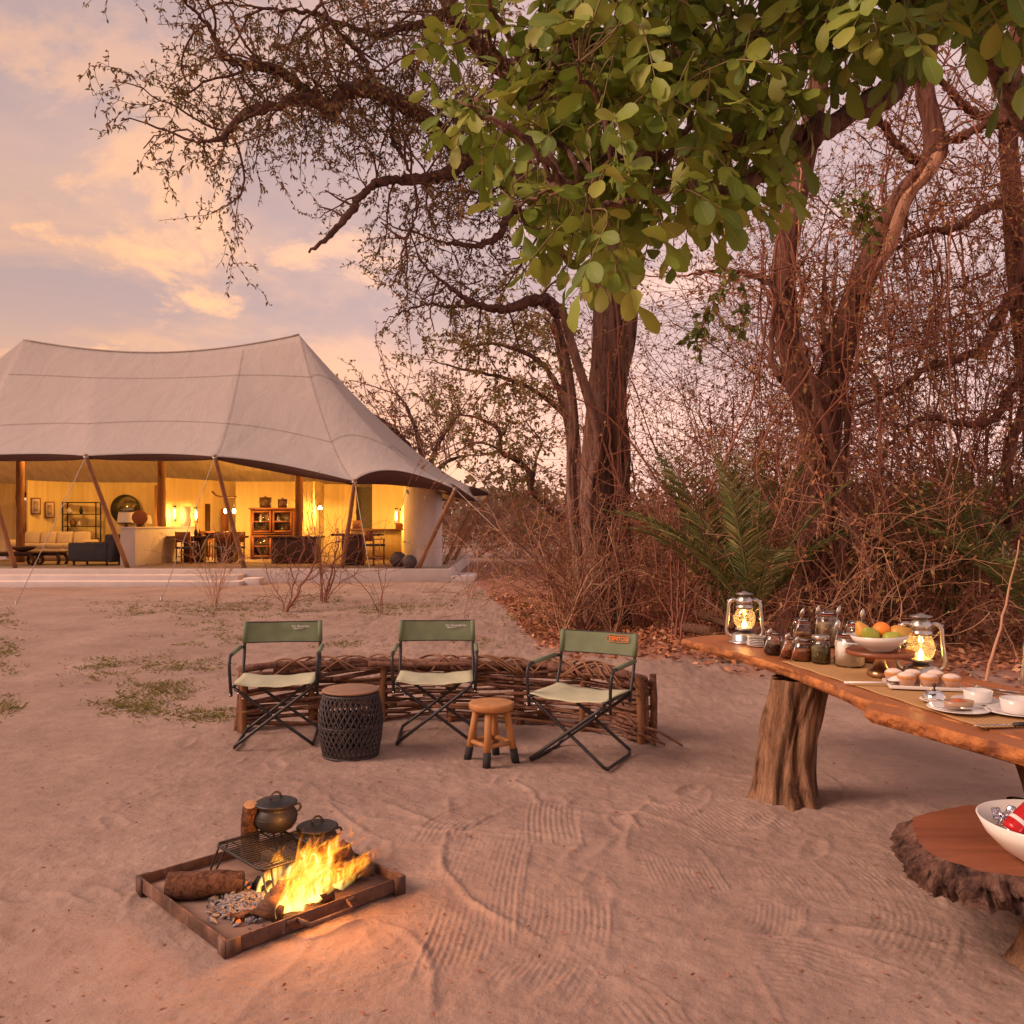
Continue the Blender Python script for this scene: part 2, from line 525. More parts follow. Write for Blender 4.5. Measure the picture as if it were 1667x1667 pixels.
simple('can_red', (.52, .016, .018), (.45, .012, .014), rough=.25, metal=.3)
simple('soil_litter', (.16, .075, .045), rough=.95)


def glass(name, tint, f=.10):
    m = bpy.data.materials.new(name); m.use_nodes = True; n, l = m.node_tree.nodes, m.node_tree.links; n.clear()
    o = n.new('ShaderNodeOutputMaterial'); x = n.new('ShaderNodeMixShader')
    fr = n.new('ShaderNodeFresnel'); fr.inputs[0].default_value = 1.5
    ma = n.new('ShaderNodeMath'); ma.operation = 'ADD'; ma.inputs[1].default_value = f; ma.use_clamp = True
    tr = n.new('ShaderNodeBsdfTransparent'); tr.inputs[0].default_value = (*tint, 1)
    g = n.new('ShaderNodeBsdfGlossy'); g.inputs['Roughness'].default_value = .05; g.inputs[0].default_value = (.95, .95, .95, 1)
    l.new(fr.outputs[0], ma.inputs[0]); l.new(ma.outputs[0], x.inputs[0])
    l.new(tr.outputs[0], x.inputs[1]); l.new(g.outputs[0], x.inputs[2]); l.new(x.outputs[0], o.inputs[0])
    MATS[name] = m


glass('clear_glass', (.93, .92, .90), .03)
glass('ice', (.86, .84, .90), .16)
glass('lamp_glass', (.97, .90, .78), .05)
_m = MATS['lamp_glass']; _n, _l = _m.node_tree.nodes, _m.node_tree.links
_o = [q for q in _n if q.type == 'OUTPUT_MATERIAL'][0]; _src = _o.inputs[0].links[0].from_socket
_t = _n.new('ShaderNodeBsdfTranslucent'); _t.inputs[0].default_value = (.95, .78, .50, 1); _x = _n.new('ShaderNodeMixShader'); _x.inputs[0].default_value = .14
_l.new(_src, _x.inputs[1]); _l.new(_t.outputs[0], _x.inputs[2]); _l.new(_x.outputs[0], _o.inputs[0])


def emit(name, c, s):
    m = bpy.data.materials.new(name); m.use_nodes = True; n, l = m.node_tree.nodes, m.node_tree.links; n.clear()
    o = n.new('ShaderNodeOutputMaterial'); e = n.new('ShaderNodeEmission')
    e.inputs[0].default_value = (*c, 1); e.inputs[1].default_value = s; l.new(e.outputs[0], o.inputs[0]); MATS[name] = m


emit('lamp_flame', (1, .62, .20), 14)
emit('bulb', (1, .72, .30), 10)
emit('ember', (1, .11, .012), 1.0)

bark('tree_bark', (.33, .185, .140), (.065, .034, .027), (.50, .30, .235), 15, (1, 1, .14), 1, .06)
bark('dark_bark', (.235, .105, .074), (.048, .022, .017), (.36, .18, .13), 15, (1, 1, .15), 1, .05)
bark('limb_bark', (.125, .065, .052), (.05, .027, .024), (.20, .105, .08), 9, (1, 1, 1), .8, .02)
bark('pale_bark', (.48, .25, .155), (.17, .075, .048), (.62, .36, .24), 7, (1, 1, .2), 1, .03)
simple('twig_dark', (.15, .075, .058), (.09, .045, .035), scale=2, rough=.9, spec=.1)
simple('twig_red', (.34, .145, .095), (.18, .073, .050), scale=1.4, rough=.9, spec=.1)
simple('twig_straw', (.56, .32, .20), (.38, .20, .12), scale=1.4, rough=.9, spec=.1)
foliage('leaf_dusk', [(0, (.095, .066, .032)), (.4, (.17, .115, .042)), (.65, (.30, .125, .050)), (.85, (.20, .16, .05)), (1, (.13, .14, .042))])
foliage('leaf_olive', [(0, (.14, .125, .030)), (.5, (.22, .18, .042)), (.8, (.29, .140, .048)), (1, (.16, .18, .036))])
foliage('leaf_rust', [(0, (.15, .065, .036)), (.35, (.28, .105, .050)), (.65, (.38, .17, .065)), (.85, (.34, .22, .08)), (1, (.17, .16, .045))])
foliage('leaf_far', [(0, (.16, .090, .068)), (.5, (.25, .145, .09)), (1, (.21, .16, .08))])
foliage('palm_leaf', [(0, (.09, .105, .036)), (.6, (.175, .19, .058)), (.9, (.28, .24, .08)), (1, (.38, .26, .11))], .5, .2)
foliage('grass_blade', [(0, (.17, .18, .045)), (.5, (.29, .25, .075)), (1, (.42, .30, .13))], .7, .2)
foliage('litter', [(0, (.17, .070, .040)), (.45, (.34, .125, .060)), (.8, (.46, .19, .09)), (1, (.55, .32, .19))], .85, .05)

# broad leaf with a pale midrib and side veins (UV: x across, y along)
t = NT('broad_leaf')
sx = t.n.new('ShaderNodeSeparateXYZ'); t.l.new(t.tc.outputs['UV'], sx.inputs[0])
ax = t.math('ABSOLUTE', t.math('SUBTRACT', sx.outputs[0], .5))
rib = t.math('LESS_THAN', ax, .017)
vein = t.math('LESS_THAN', t.math('FRACT', t.math('MULTIPLY', t.math('SUBTRACT', sx.outputs[1], t.math('MULTIPLY', ax, .55)), 9.0)), .085)
vm = t.math('MAXIMUM', rib, t.math('MULTIPLY', vein, .35))
oi = t.n.new('ShaderNodeObjectInfo')
rnd = t.math('FRACT', t.math('ADD', oi.outputs['Random'], t.island()))
c = t.ramp(rnd, [(0, (.085, .140, .018)), (.35, (.175, .250, .032)), (.7, (.285, .345, .050)), (1, (.38, .385, .08))])
c = t.mix(t.math('MULTIPLY', t.noise(30, 4), .30), c, (.13, .15, .026))
c = t.mix(t.math('MULTIPLY', vm, .55), c, (.34, .30, .09))
t.color(c); t.set(Roughness=.50); t.p.inputs['Specular IOR Level'].default_value = .28
t.bump(t.math('MULTIPLY', vm, -1.0), .25, .003)
t.translucent(c, .28)
simple('twig_green', (.22, .16, .055), (.14, .095, .04), scale=10, rough=.7)

# ================================================================== GROUND
def sstep(x, a, b):
    t = np.clip((np.asarray(x, float) - a) / (b - a), 0, 1); return t * t * (3 - 2 * t)


def hgt0(x, y):
    z = .05 * (vnoise(x, y, .35) - .5) + .022 * (vnoise(x, y, 1.3) - .5)
    z = z + .16 * sstep(y, 7.3, 9.5) * sstep(x - .25 * (y - 8), .1, 1.6) * (1 - sstep(y, 24, 40))
    z = z + .05 * sstep(x, -4.2, -2.0) * sstep(y, 18, 22) * (1 - sstep(y, 60, 90))
    return z


def hgt(x, y):
    return float(hgt0(np.array([x]), np.array([y]))[0])


def gz(p, d=0.0):
    return np.array([p[0], p[1], hgt(p[0], p[1]) + d])


def axis_lines(segs):
    out = [segs[0][0]]
    for a, b, st0, st1 in segs:
        x = a
        while x < b - 1e-6:
            k = (x - a) / (b - a); x = min(b, x + st0 + (st1 - st0) * k); out.append(x)
    return np.array(out)


gx = np.concatenate([-axis_lines([(2.35, 4, .03, .10), (4, 12, .10, .5), (12, 60, .5, 6), (60, 900, 6, 150)])[::-1],
                     axis_lines([(-2.35, 2.5, .0066, .0066)])[1:],
                     axis_lines([(2.5, 4, .03, .10), (4, 12, .10, .5), (12, 60, .5, 6), (60, 900, 6, 150)])[1:]])
gy = axis_lines([(-30, 0, 6, 1), (0, 2.55, .5, .05), (2.55, 5.5, .0072, .0072), (5.5, 9, .02, .05), (9, 26, .05, .3), (26, 80, .6, 6), (80, 2000, 8, 300)])
X, Yg = np.meshgrid(gx, gy, indexing='ij')
Z = hgt0(X, Yg)
# trampled, lumpy sand
near = (Yg > 2) & (Yg < 26) & (np.abs(X) < 16)
lump = (.5 * vnoise(X, Yg, 5.1) + .3 * vnoise(X, Yg, 11.3) + .2 * vnoise(X, Yg, 23.7) - .5)
Z = Z + np.where(near, lump * (.026 + .040 * sstep(Yg, 6, 9)), 0)
fine = (.6 * vnoise(X, Yg, 37.) + .4 * vnoise(X, Yg, 71.) - .5)
Z = Z + np.where(near & (Yg < 8), fine * .0045, 0)

# rake marks: centre line (in the photograph), width in metres, tooth spacing, depth
strokes = [
    ([(640, 1290), (760, 1265), (880, 1262)], .30, .034, .6), ([(560, 1262), (660, 1250), (760, 1262)], .3, .034, .5),
    ([(700, 1400), (745, 1340), (850, 1300)], .34, .036, .8), ([(835, 1310), (800, 1400), (775, 1490), (765, 1580)], .40, .038, 1.0),
    ([(905, 1300), (900, 1350), (905, 1400)], .34, .036, .9), ([(1000, 1290), (1060, 1350), (1120, 1440), (1150, 1500)], .36, .036, .9),
    ([(1090, 1300), (1170, 1360), (1270, 1420), (1330, 1490)], .44, .036, .8), ([(1130, 1290), (1210, 1330), (1290, 1380)], .36, .034, .7),
    ([(930, 1420), (925, 1500), (905, 1575), (860, 1640)], .40, .038, .8), ([(1150, 1500), (1210, 1490), (1270, 1480)], .40, .036, 1.2),
    ([(1275, 1470), (1260, 1530), (1190, 1545), (1130, 1540)], .24, .036, 1.0),
    ([(1385, 1400), (1450, 1440), (1490, 1500), (1470, 1560), (1400, 1590)], .36, .036, 1.2),
    ([(1180, 1570), (1300, 1580), (1420, 1620), (1520, 1667)], .45, .038, 1.1), ([(1600, 1560), (1590, 1610), (1520, 1650), (1430, 1665)], .36, .036, 1.3),
    ([(1170, 1580), (1200, 1640), (1215, 1690)], .3, .036, 1.0), ([(560, 1667), (660, 1620), (760, 1600)], .36, .04, .8),
    ([(700, 1660), (740, 1560), (760, 1500)], .3, .036, .7), ([(470, 1640), (520, 1690)], .3, .045, 1.2),
    ([(1360, 1330), (1450, 1345), (1560, 1330)], .36, .036, .9), ([(1340, 1290), (1430, 1270), (1540, 1262)], .34, .034, .7),
    ([(1360, 1380), (1410, 1400), (1500, 1480)], .34, .034, .8), ([(150, 1310), (260, 1290), (380, 1290)], .34, .036, .45),
    ([(60, 1400), (140, 1370), (230, 1350)], .34, .036, .5), ([(20, 1520), (120, 1500), (210, 1540)], .34, .04, .5),
    ([(950, 1590), (1010, 1640), (1050, 1690)], .36, .038, .9), ([(700, 1250), (800, 1240), (900, 1250)], .25, .034, .5),
    ([(240, 1620), (330, 1650), (420, 1700)], .36, .04, .6), ([(1300, 1240), (1420, 1220), (1520, 1240)], .3, .034, .4),
]
rk = np.zeros_like(Z)
dense = (X > -2.4) & (X < 2.5) & (Yg > 2.4) & (Yg < 6.5)
for si, (pl, wd, sp, dep) in enumerate(strokes):
    cl = np.array([G(u, v)[:2] for u, v in pl]); cl = smooth_path(cl, 160)
    lo, hi = cl.min(0) - wd * .7, cl.max(0) + wd * .7
    m = dense & (X > lo[0]) & (X < hi[0]) & (Yg > lo[1]) & (Yg < hi[1])
    if not m.any(): continue
    q = np.stack([X[m], Yg[m]], 1)
    best = np.full(len(q), 1e9); sd = np.zeros(len(q)); al = np.zeros(len(q))
    tg = np.gradient(cl, axis=0); tg /= np.linalg.norm(tg, axis=1)[:, None]
    for k in range(0, 160, 2):
        d = q - cl[k]; dd = (d ** 2).sum(1); b = dd < best
        best[b] = dd[b]; sd[b] = (d[b, 1] * tg[k, 0] - d[b, 0] * tg[k, 1]); al[b] = k / 159
    env = sstep(wd / 2 - np.abs(sd), 0, .03) * (np.sqrt(best) < wd * .6) * sstep(al + .25 * (vnoise(q[:, 0], q[:, 1], 7.) - .5), .02, .26) * (1 - sstep(al + .25 * (vnoise(q[:, 0], q[:, 1], 6.) - .5), .72, .97))
    ph = sd / (sp * (.62 + .26 * ((si * 7) % 5) / 4)) + .9 * vnoise(q[:, 0], q[:, 1], 2.2) + si * .37
    env = env * sstep(vnoise(q[:, 0] * 1.0 + si * 3.1, q[:, 1], 3.0), .18, .42)
    amp = dep * .0062 * (-.15 + 1.5 * vnoise(q[:, 0] + si, q[:, 1], 4.5))
    groove = amp * (np.abs(np.sin(PI * ph)) ** .8 - .55) + dep * .0050 * np.exp(-((sd - wd / 2 + .03) / .014) ** 2)
    old = rk[m]; rk[m] = old * (1 - env) + groove * env
Z = Z + rk
# scuffs and footprints
for k in range(210):
    fx, fy = rng.uniform(-3.6, 3.4), rng.uniform(2.7, 10.5); an = rng.random() * PI; dep = rng.uniform(.002, .009)
    m = (np.abs(X - fx) < .35) & (np.abs(Yg - fy) < .35)
    if not m.any(): continue
    ca, sa = math.cos(an), math.sin(an); lx = (X[m] - fx) * ca + (Yg[m] - fy) * sa; ly = -(X[m] - fx) * sa + (Yg[m] - fy) * ca
    q2 = (lx / .13) ** 2 + (ly / .05) ** 2
    Z[m] += dep * (-np.exp(-q2 * 1.4) + .75 * np.exp(-((np.sqrt(q2) - 1.25) / .38) ** 2) * (.4 + 1.2 * vnoise(X[m], Yg[m], 9.)))
for k in range(26):      # long soft ridges left by the broom
    a0 = np.array([rng.uniform(-1.5, 2.2), rng.uniform(2.7, 5.2)]); an = rng.random() * PI * 2; ln = rng.uniform(.3, .9); cv_ = rng.normal(0, .9)
    m = (np.abs(X - a0[0]) < 1.0) & (np.abs(Yg - a0[1]) < 1.0) & dense
    lx = (X[m] - a0[0]) * math.cos(an) + (Yg[m] - a0[1]) * math.sin(an); ly = -(X[m] - a0[0]) * math.sin(an) + (Yg[m] - a0[1]) * math.cos(an)
    ly = ly - cv_ * .5 * lx ** 2 + .03 * (vnoise(X[m], Yg[m], 6.) - .5)
    Z[m] += rng.uniform(.004, .012) * np.exp(-(ly / .022) ** 2) * np.exp(-(np.abs(lx) / ln * 2) ** 4)
# low sand piled against the table's stump and the tray
for (cx, cy, a, s) in ((1.62, 4.86, .035, .42), (-1.02, 3.62, .012, .8)):
    Z = Z + a * np.exp(-((X - cx) ** 2 + (Yg - cy) ** 2) / s ** 2)
mb = MB(); mb.grid(np.stack([X, Yg, Z], 2))
mb.f[-1] = mb.f[-1]
ground = mb.build('ground', 'sand', kind='structure')
tag(ground, 'pinkish raked sand of the clearing', 'sand')


# ================================================================== DECK
DT = .36          # deck top
dk = thing('platform', (-9, 24, 0), 'pale plastered platform with two long low steps under the tent', 'platform')
MB().box((-9.2, 27.7, DT / 2 - .1), (15.2, 10.0, DT + .2)).build('base', 'plaster', dk, smooth=False, bevel=.02)
MB().box((-9.2, 27.75, DT + .006), (15.0, 9.8, .012)).build('floor', 'deck_floor', dk, smooth=False)
for yy, zz, xr in ((22.02, .235, -7.05), (21.35, .115, -6.8)):
    MB().box(((-17.5 + xr) / 2, yy + .34, zz / 2 - .1), (17.5 + xr, .68, zz + .2)).build('step', 'plaster', dk, smooth=False, bevel=.015)
MB().box((-6.62, 21.95, .05), (.42, .5, .25)).build('step', 'plaster', dk, smooth=False, bevel=.01)
MB().box((-1.3, 23.4, .04), (.62, 1.4, .28)).build('step', 'plaster', dk, smooth=False, bevel=.01)


# ================================================================== TENT
tent = thing('safari_tent', (-9, 25, DT), 'large pale canvas safari tent with two peaks, lit inside', 'tent')
PL, PR = W(38, 553, 27.5), W(487, 545, 27.5)
ties = [  # eave tie points, clockwise seen from above, starting at the far left front
    (W(-330, 745, 21.6), 'l'), (W(-90, 744, 21.6), 'l'), (W(140, 742, 21.7), 'A'), (W(350, 743, 21.7), 'B'),
    (W(577, 783, 21.7), 'C'), (W(741, 796, 22.6), 'D'), (W(775, 813, 25.5), 'F'), (W(797, 803, 29.0), 'E'),
    (np.array([-1.9, 32.8, 2.45]), 'b'), (np.array([-6.2, 33.6, 2.7]), 'b'), (np.array([-11., 33.6, 2.8]), 'b'), (np.array([-16., 33.6, 2.7]), 'b'), (np.array([-21., 33.0, 2.5]), 'b'),
    (np.array([-22.5, 28., 2.6]), 'b'), (np.array([-21.0, 23.5, 2.8]), 'b')]
TP = [a for a, _ in ties]
# where on the ridge each tie point hangs from (0 = left peak, 1 = right peak)
RT = [0, 0, .25, .80, 1, 1, 1, 1, 1, .9, .5, .1, 0, 0, 0]
SAG_LIFT = [.10, .10, .10, .14, .40, .30, .30, .3, .3, .3, .3, .3, .3, .3, .2]


def eave(k, t):
    """point on the scalloped eave between tie k and the next"""
    a, b = TP[k], TP[(k + 1) % len(TP)]
    p = a * (1 - t) + b * t
    mid = np.array([-9., 27.5, 0]); s = math.sin(PI * t) ** .8
    inward = unit(np.array([mid[0] - p[0], mid[1] - p[1], 0]))
    return p + inward * .42 * s + np.array([0, 0, SAG_LIFT[k] * s])


def ridge(r):
    p = PL * (1 - r) + PR * r
    return p - np.array([0, 0, .50 * math.sin(PI * np.clip(r, 0, 1)) ** .9])


NS, NTv = 20, 26
rows, lrows, ed = [], [], []
for k in range(len(TP)):
    r0, r1 = RT[k], RT[(k + 1) % len(TP)]
    for i in range(NS):
        t = i / NS
        e = eave(k, t); rr = r0 + (r1 - r0) * t
        if r1 == r0: rr = r0
        top = ridge(rr); col = []; lcol = []
        pw = 1.42 if (RT[k] in (0, 1) and RT[(k + 1) % len(TP)] in (0, 1)) else 1.42 - .20 * math.sin(PI * np.clip(rr, 0, 1))
        for j in range(NTv):
            s = j / (NTv - 1)
            q = top * (1 - s) + e * s
            q[2] = e[2] + (top[2] - e[2]) * (1 - s) ** pw
            # scallop fades in towards the eave
            col.append(q)
            if j >= 2:
                lq = q.copy(); lq[2] -= .22 - .12 * max(0, (s - .9) / .1); lcol.append(lq)
        rows.append(col); ed.append(e)
        lrows.append(lcol)
rows.append(rows[0]); lrows.append(lrows[0]); ed.append(ed[0])
Pc = np.array(rows)
mb = MB(); mb.grid(Pc)
canopy = mb.build('canopy', 'canvas_roof', tent)
sol = canopy.modifiers.new('thick', 'SOLIDIFY'); sol.thickness = .015; sol.offset = 1
mb = MB(); Lc = np.array(lrows)[:, :-1]
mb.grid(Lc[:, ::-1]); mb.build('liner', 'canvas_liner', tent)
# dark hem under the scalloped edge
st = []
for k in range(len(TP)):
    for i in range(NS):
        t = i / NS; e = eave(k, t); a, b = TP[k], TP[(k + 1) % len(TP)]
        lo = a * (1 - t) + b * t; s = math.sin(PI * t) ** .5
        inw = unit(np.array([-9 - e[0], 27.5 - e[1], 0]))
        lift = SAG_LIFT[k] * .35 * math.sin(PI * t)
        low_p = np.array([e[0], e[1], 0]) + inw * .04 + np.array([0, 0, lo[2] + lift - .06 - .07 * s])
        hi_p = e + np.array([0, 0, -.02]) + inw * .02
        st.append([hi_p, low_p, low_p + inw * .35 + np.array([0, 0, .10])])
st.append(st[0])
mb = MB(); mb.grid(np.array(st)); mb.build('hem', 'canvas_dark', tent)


simple('canvas_seam', (.33, .27, .24), rough=.9)
simple('canvas_seam_dark', (.25, .19, .165), rough=.9)


def seam(pts, r=.013):
    mb = MB(); mb.tube(np.array(pts), r, 5); return mb.build('seam', 'canvas_dark', canopy)


fr0, fr1 = 1 * NS, 6 * NS                     # only along the sides that show
for js in (6, 16):
    o_ = seam(Pc[fr0:fr1, js] + np.array([0, -.012, .016]), .006); o_.data.materials[0] = MATS['canvas_seam']
for k in (3, 4, 5):
    o_ = seam(Pc[k * NS, 1:] + np.array([0, -.012, .016]), .005); o_.data.materials[0] = MATS['canvas_seam']
# ridge cap
mb = MB(); mb.tube([ridge(r) + np.array([0, 0, .01]) for r in np.linspace(0, 1, 30)], .035, 6); mb.build('ridge_cap', 'canvas_roof', tent)
# leaning poles and their guy ropes
poles = [((25, 922), (-22, 760), 23.0, 22.0), ((208, 922), (140, 742), 23.1, 21.7), ((398, 922), (350, 743), 23.1, 21.7), ((556, 924), (577, 783), 23.0, 21.7),
         ((681, 923), (741, 796), 22.9, 22.6), ((724, 915), (775, 813), 25.0, 25.5), ((738, 912), (797, 803), 27.6, 29.0)]
for (b, tp, yb, yt) in poles:
    p0 = W(b[0], b[1], yb); p0[2] = DT; p1 = W(tp[0], tp[1], yt); p1 = p1 + np.array([0, 0, -.02])
    mb = MB(); mb.tube(smooth_path([p0, (p0 + p1) / 2 + rng.normal(0, .012, 3), p1 + unit(p1 - p0) * .06], 12), [.062, .058, .052], 9)
    po = mb.build('pole', 'pole_wood', tent)
    mb = MB(); mb.tube([p1 - unit(p1 - p0) * .03, p1 + unit(p1 - p0) * .02], .07, 9); mb.build('collar', 'steel_dull', po)
for (t0, g1) in ((W(140, 742, 21.7), G(25, 985)), (W(350, 743, 21.7), G(262, 980)), (W(577, 783, 21.7), G(612, 985)), (W(741, 796, 22.6), G(905, 955)),
                 (W(797, 803, 29.0), np.array([1.6, 30.2, 0])), (W(775, 813, 25.5), np.array([1.2, 25.8, 0]))):
    g1 = gz(g1, .0)
    mb = MB(); mb.tube([t0, g1 + np.array([0, 0, -.02])], .008, 5); rp = mb.build('guy_rope', 'rope', tent)
    mb = MB(); mb.tube([g1 + np.array([0, 0, -.1]), g1 + np.array([-.02, .06, .10])], .014, 6); mb.build('peg', 'steel_dull', rp)
# upright posts
for (u, Yp, ztop) in ((33, 26.2, 4.6), (263, 26.2, 5.0), (487, 26.0, 5.2)):
    x = (u - 833.5) / FPX * Yp
    pts = [np.array([x + rng.normal(0, .012), Yp, z]) for z in np.linspace(DT, ztop, 14)]
    mb = MB(); mb.tube(pts, [.125, .118, .112], 12, jit=.05); mb.build('post', 'post_wood', tent)


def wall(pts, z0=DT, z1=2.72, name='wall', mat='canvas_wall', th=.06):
    """a wall that follows a line of (x, y)"""
    p = np.asarray(pts, float); tg = np.gradient(p, axis=0); tg /= np.linalg.norm(tg, axis=1)[:, None]
    nn = np.c_[-tg[:, 1], tg[:, 0]] * th
    ring = lambda o, z: np.c_[o, np.full(len(o), z)]
    P = np.stack([ring(p - nn / 2, z0), ring(p - nn / 2, z1), ring(p + nn / 2, z1), ring(p + nn / 2, z0)], 1)
    mb = MB(); mb.grid(P); mb.add(P[0], [[0, 1, 2, 3]]); mb.add(P[-1], [[3, 2, 1, 0]])
    return mb.build(name, mat, tent, smooth=False)


def ux(u, Y): return (u - 833.5) / FPX * Y


simple('stone_panel', (.16, .14, .12), (.05, .045, .04), scale=22, rough=.9)
wall([(ux(-60, 31.2), 31.2), (ux(30, 31.2), 31.2)], z1=3.0)
wall([(ux(44, 28.6), 28.6), (ux(80, 29.4), 29.4), (ux(120, 30.0), 30.0), (ux(190, 30.3), 30.3), (ux(256, 30.3), 30.3)], z1=3.0)
wall([(ux(252, 29.0), 29.0), (ux(270, 29.0), 29.0)], z1=2.85, mat='pole_wood')
wall([(ux(270, 28.9), 28.9), (ux(330, 30.4), 30.4), (ux(384, 31.8), 31.8)], z1=3.1)
wall([(ux(384, 30.6), 30.6), (ux(512, 30.6), 30.6)], z1=3.05)
wall([(ux(511, 30.4), 30.4), (ux(527, 31.8), 31.8)], z1=3.05)
wall([(ux(527, 31.6), 31.6), (ux(580, 31.6), 31.6)], z1=3.0)
wall([(ux(576, 31.8), 31.8), (ux(612, 31.8), 31.8)], z1=2.9, mat='stone_panel')
wall([(ux(607, 30.2), 30.2), (ux(662, 28.6), 28.6)], z1=2.95)
# end wall by the deck's corner
wall([(ux(659, 25.2), 25.2), (ux(668, 24.1), 24.1), (ux(682, 23.6), 23.6), (ux(708, 23.6), 23.6), (ux(718, 24.2), 24.2)], z1=2.62, mat='plaster')
wall([(ux(718, 24.3), 24.3), (ux(716, 30.), 30.)], z1=2.45)
# dark panel standing for the shade in an open doorway, then a door leaf
for (u0, u1, Yd, zt) in ((330, 344, 30.6, 2.25), (516, 522, 31.2, 2.3)):
    MB().box(((ux(u0, Yd) + ux(u1, Yd)) / 2, Yd - .12, (DT + zt) / 2), (abs(ux(u1, Yd) - ux(u0, Yd)), .05, zt - DT)).build('door', 'dark_wood', tent, smooth=False)

# low plastered partition
hw = thing('half_wall', (-10.8, 26, DT), 'chest-high plastered partition wall behind the leaning tent pole', 'wall')
MB().box((-10.74, 26.2, (DT + 1.42) / 2), (.42, 4.6, 1.42 - DT)).build('wall', 'plaster', hw, smooth=False, bevel=.015)
MB().box((-10.74, 26.2, 1.44), (.50, 4.7, .05)).build('top', 'plaster', hw, smooth=False, bevel=.01)


# ------------------------------------------------------------------ furniture in the tent
def sofa():
    t = thing('sofa', (ux(85, 27.6), 27.6, DT), 'long cream sofa with loose cushions at the back of the tent', 'sofa')
    x0, x1, y, z = ux(22, 27.6), ux(150, 27.6), 27.6, DT
    MB().box(((x0 + x1) / 2, y, z + .25), (x1 - x0, .9, .34)).build('base', 'sofa_cloth', t, bevel=.05)
    n = 4; w = (x1 - x0 - .4) / n
    for i in range(n):
        xc = x0 + .2 + w * (i + .5)
        MB().box((xc, y - .06, z + .48), (w * .97, .8, .16)).build('seat_cushion', 'sofa_cloth', t, bevel=.05)
        MB().box((xc, y + .30, z + .72), (w * .96, .22, .42), rot(-.2)).build('back_cushion', 'sofa_cloth', t, bevel=.07)
    for xx in (x0 + .08, x1 - .08):
        MB().box((xx, y, z + .38), (.18, .92, .60)).build('arm', 'sofa_cloth', t, bevel=.06)


simple('sofa_cloth', (.55, .44, .34), (.48, .37, .28), rough=.9)
simple('navy_cloth', (.065, .062, .075), (.048, .046, .056), rough=.9)
sofa()
t = thing('armchair', (ux(155, 24.6), 24.6, DT), 'dark grey square armchair with its back to the half wall', 'armchair')
x0, x1, y, z = ux(117, 24.4), ux(196, 24.4), 24.6, DT
MB().box(((x0 + x1) / 2 - .1, y, z + .30), (x1 - x0 - .35, .85, .36)).build('seat', 'navy_cloth', t, bevel=.04)
MB().box((x1 - .22, y, z + .50), (.30, .95, .78), rot(0, .12, 0)).build('backrest', 'navy_cloth', t, bevel=.05)
for yy in (y - .46, y + .46):
    MB().box(((x0 + x1) / 2 - .1, yy, z + .40), (x1 - x0 - .3, .14, .52)).build('arm', 'navy_cloth', t, bevel=.04)
for sx_ in (x0 + .15, x1 - .3):
    for yy in (y - .38, y + .38):
        MB().tube([(sx_, yy, z + .012), (sx_, yy, z + .14)], .03, 6).build('leg', 'dark_wood', t)


def low_table(name, uc, Y, w, label):
    t = thing(name, (ux(uc, Y), Y, DT), label, 'table'); x = ux(uc, Y)
    MB().box((x, Y, DT + .37), (w, .6, .05)).build('top', 'dark_wood', t, smooth=False, bevel=.01)
    MB().box((x, Y, DT + .31), (w * .86, .46, .08)).build('apron', 'dark_wood', t, smooth=False)
    for sx_ in (-1, 1):
        for sy_ in (-1, 1):
            a = np.array([x + sx_ * w * .40, Y + sy_ * .2, DT + .33]); b = np.array([x + sx_ * w * .47, Y + sy_ * .24, DT + .16]); c = np.array([x + sx_ * w * .42, Y + sy_ * .22, DT + .012])
            MB().tube(smooth_path([a, b, c], 8), [.06, .05, .04], 7).build('leg', 'dark_wood', t)
    return x


xa = low_table('coffee_table', 22, 24.4, 1.5, 'dark carved coffee table with a wooden bowl on it')
low_table('coffee_table', 78, 24.9, .95, 'dark carved coffee table standing next to the dark armchair')
mb = MB(); mb.lathe([(.08, 0), (.25, .06), (.36, .15), (.34, .15), (.22, .07), (.02, .03)], (ux(38, 24.4), 24.4, DT + .396), 20)
mb.build('bowl', 'dark_wood', loc=(ux(38, 24.4), 24.4, DT + .396), label='wide dark wooden bowl on the coffee table in the tent', cat='bowl')

t = thing('shelf_unit', (ux(133, 29.6), 29.6, DT), 'open black metal shelf unit against the yellow tent wall', 'shelf')
x0, x1, Ys = ux(106, 29.6), ux(160, 29.6), 29.6
for xx in (x0, x1):
    for yy in (Ys - .17, Ys + .17):
        MB().box((xx, yy, (DT + 2.30) / 2), (.035, .035, 2.30 - DT)).build('upright', 'black_metal', t, smooth=False)
for zz in (1.02, 1.45, 1.87, 2.28):
    MB().box(((x0 + x1) / 2, Ys, zz), (x1 - x0 - .04, .36, .03)).build('shelf', 'black_metal', t, smooth=False)
for (u, z, r, h, m, lab) in ((113, 1.885, .10, .22, 'plaster', 'pale round vase on the top level of the black shelf'), (132, 1.885, .06, .26, 'black_metal', 'small dark figurine on the black shelf'),
                             (119, 1.465, .11, .26, 'post_wood', 'brown clay jar on the middle of the black shelf'), (129, 1.465, .07, .18, 'plaster', 'small pale jar on the middle of the black shelf'),
                             (114, 1.035, .22, .18, 'dark_wood', 'dark basket on the lowest level of the black shelf')):
    p = (ux(u, 29.6), 29.6, z)
    MB().lathe([(r * .6, 0), (r, h * .35), (r * .9, h * .65), (r * .4, h * .86), (r * .5, h)], p, 14).build('vase' if r < .2 else 'basket', m, loc=p, label=lab, cat='vase' if r < .2 else 'basket')
simple('picture_print', (.50, .40, .26), (.16, .04, .03), scale=3, rough=.6)
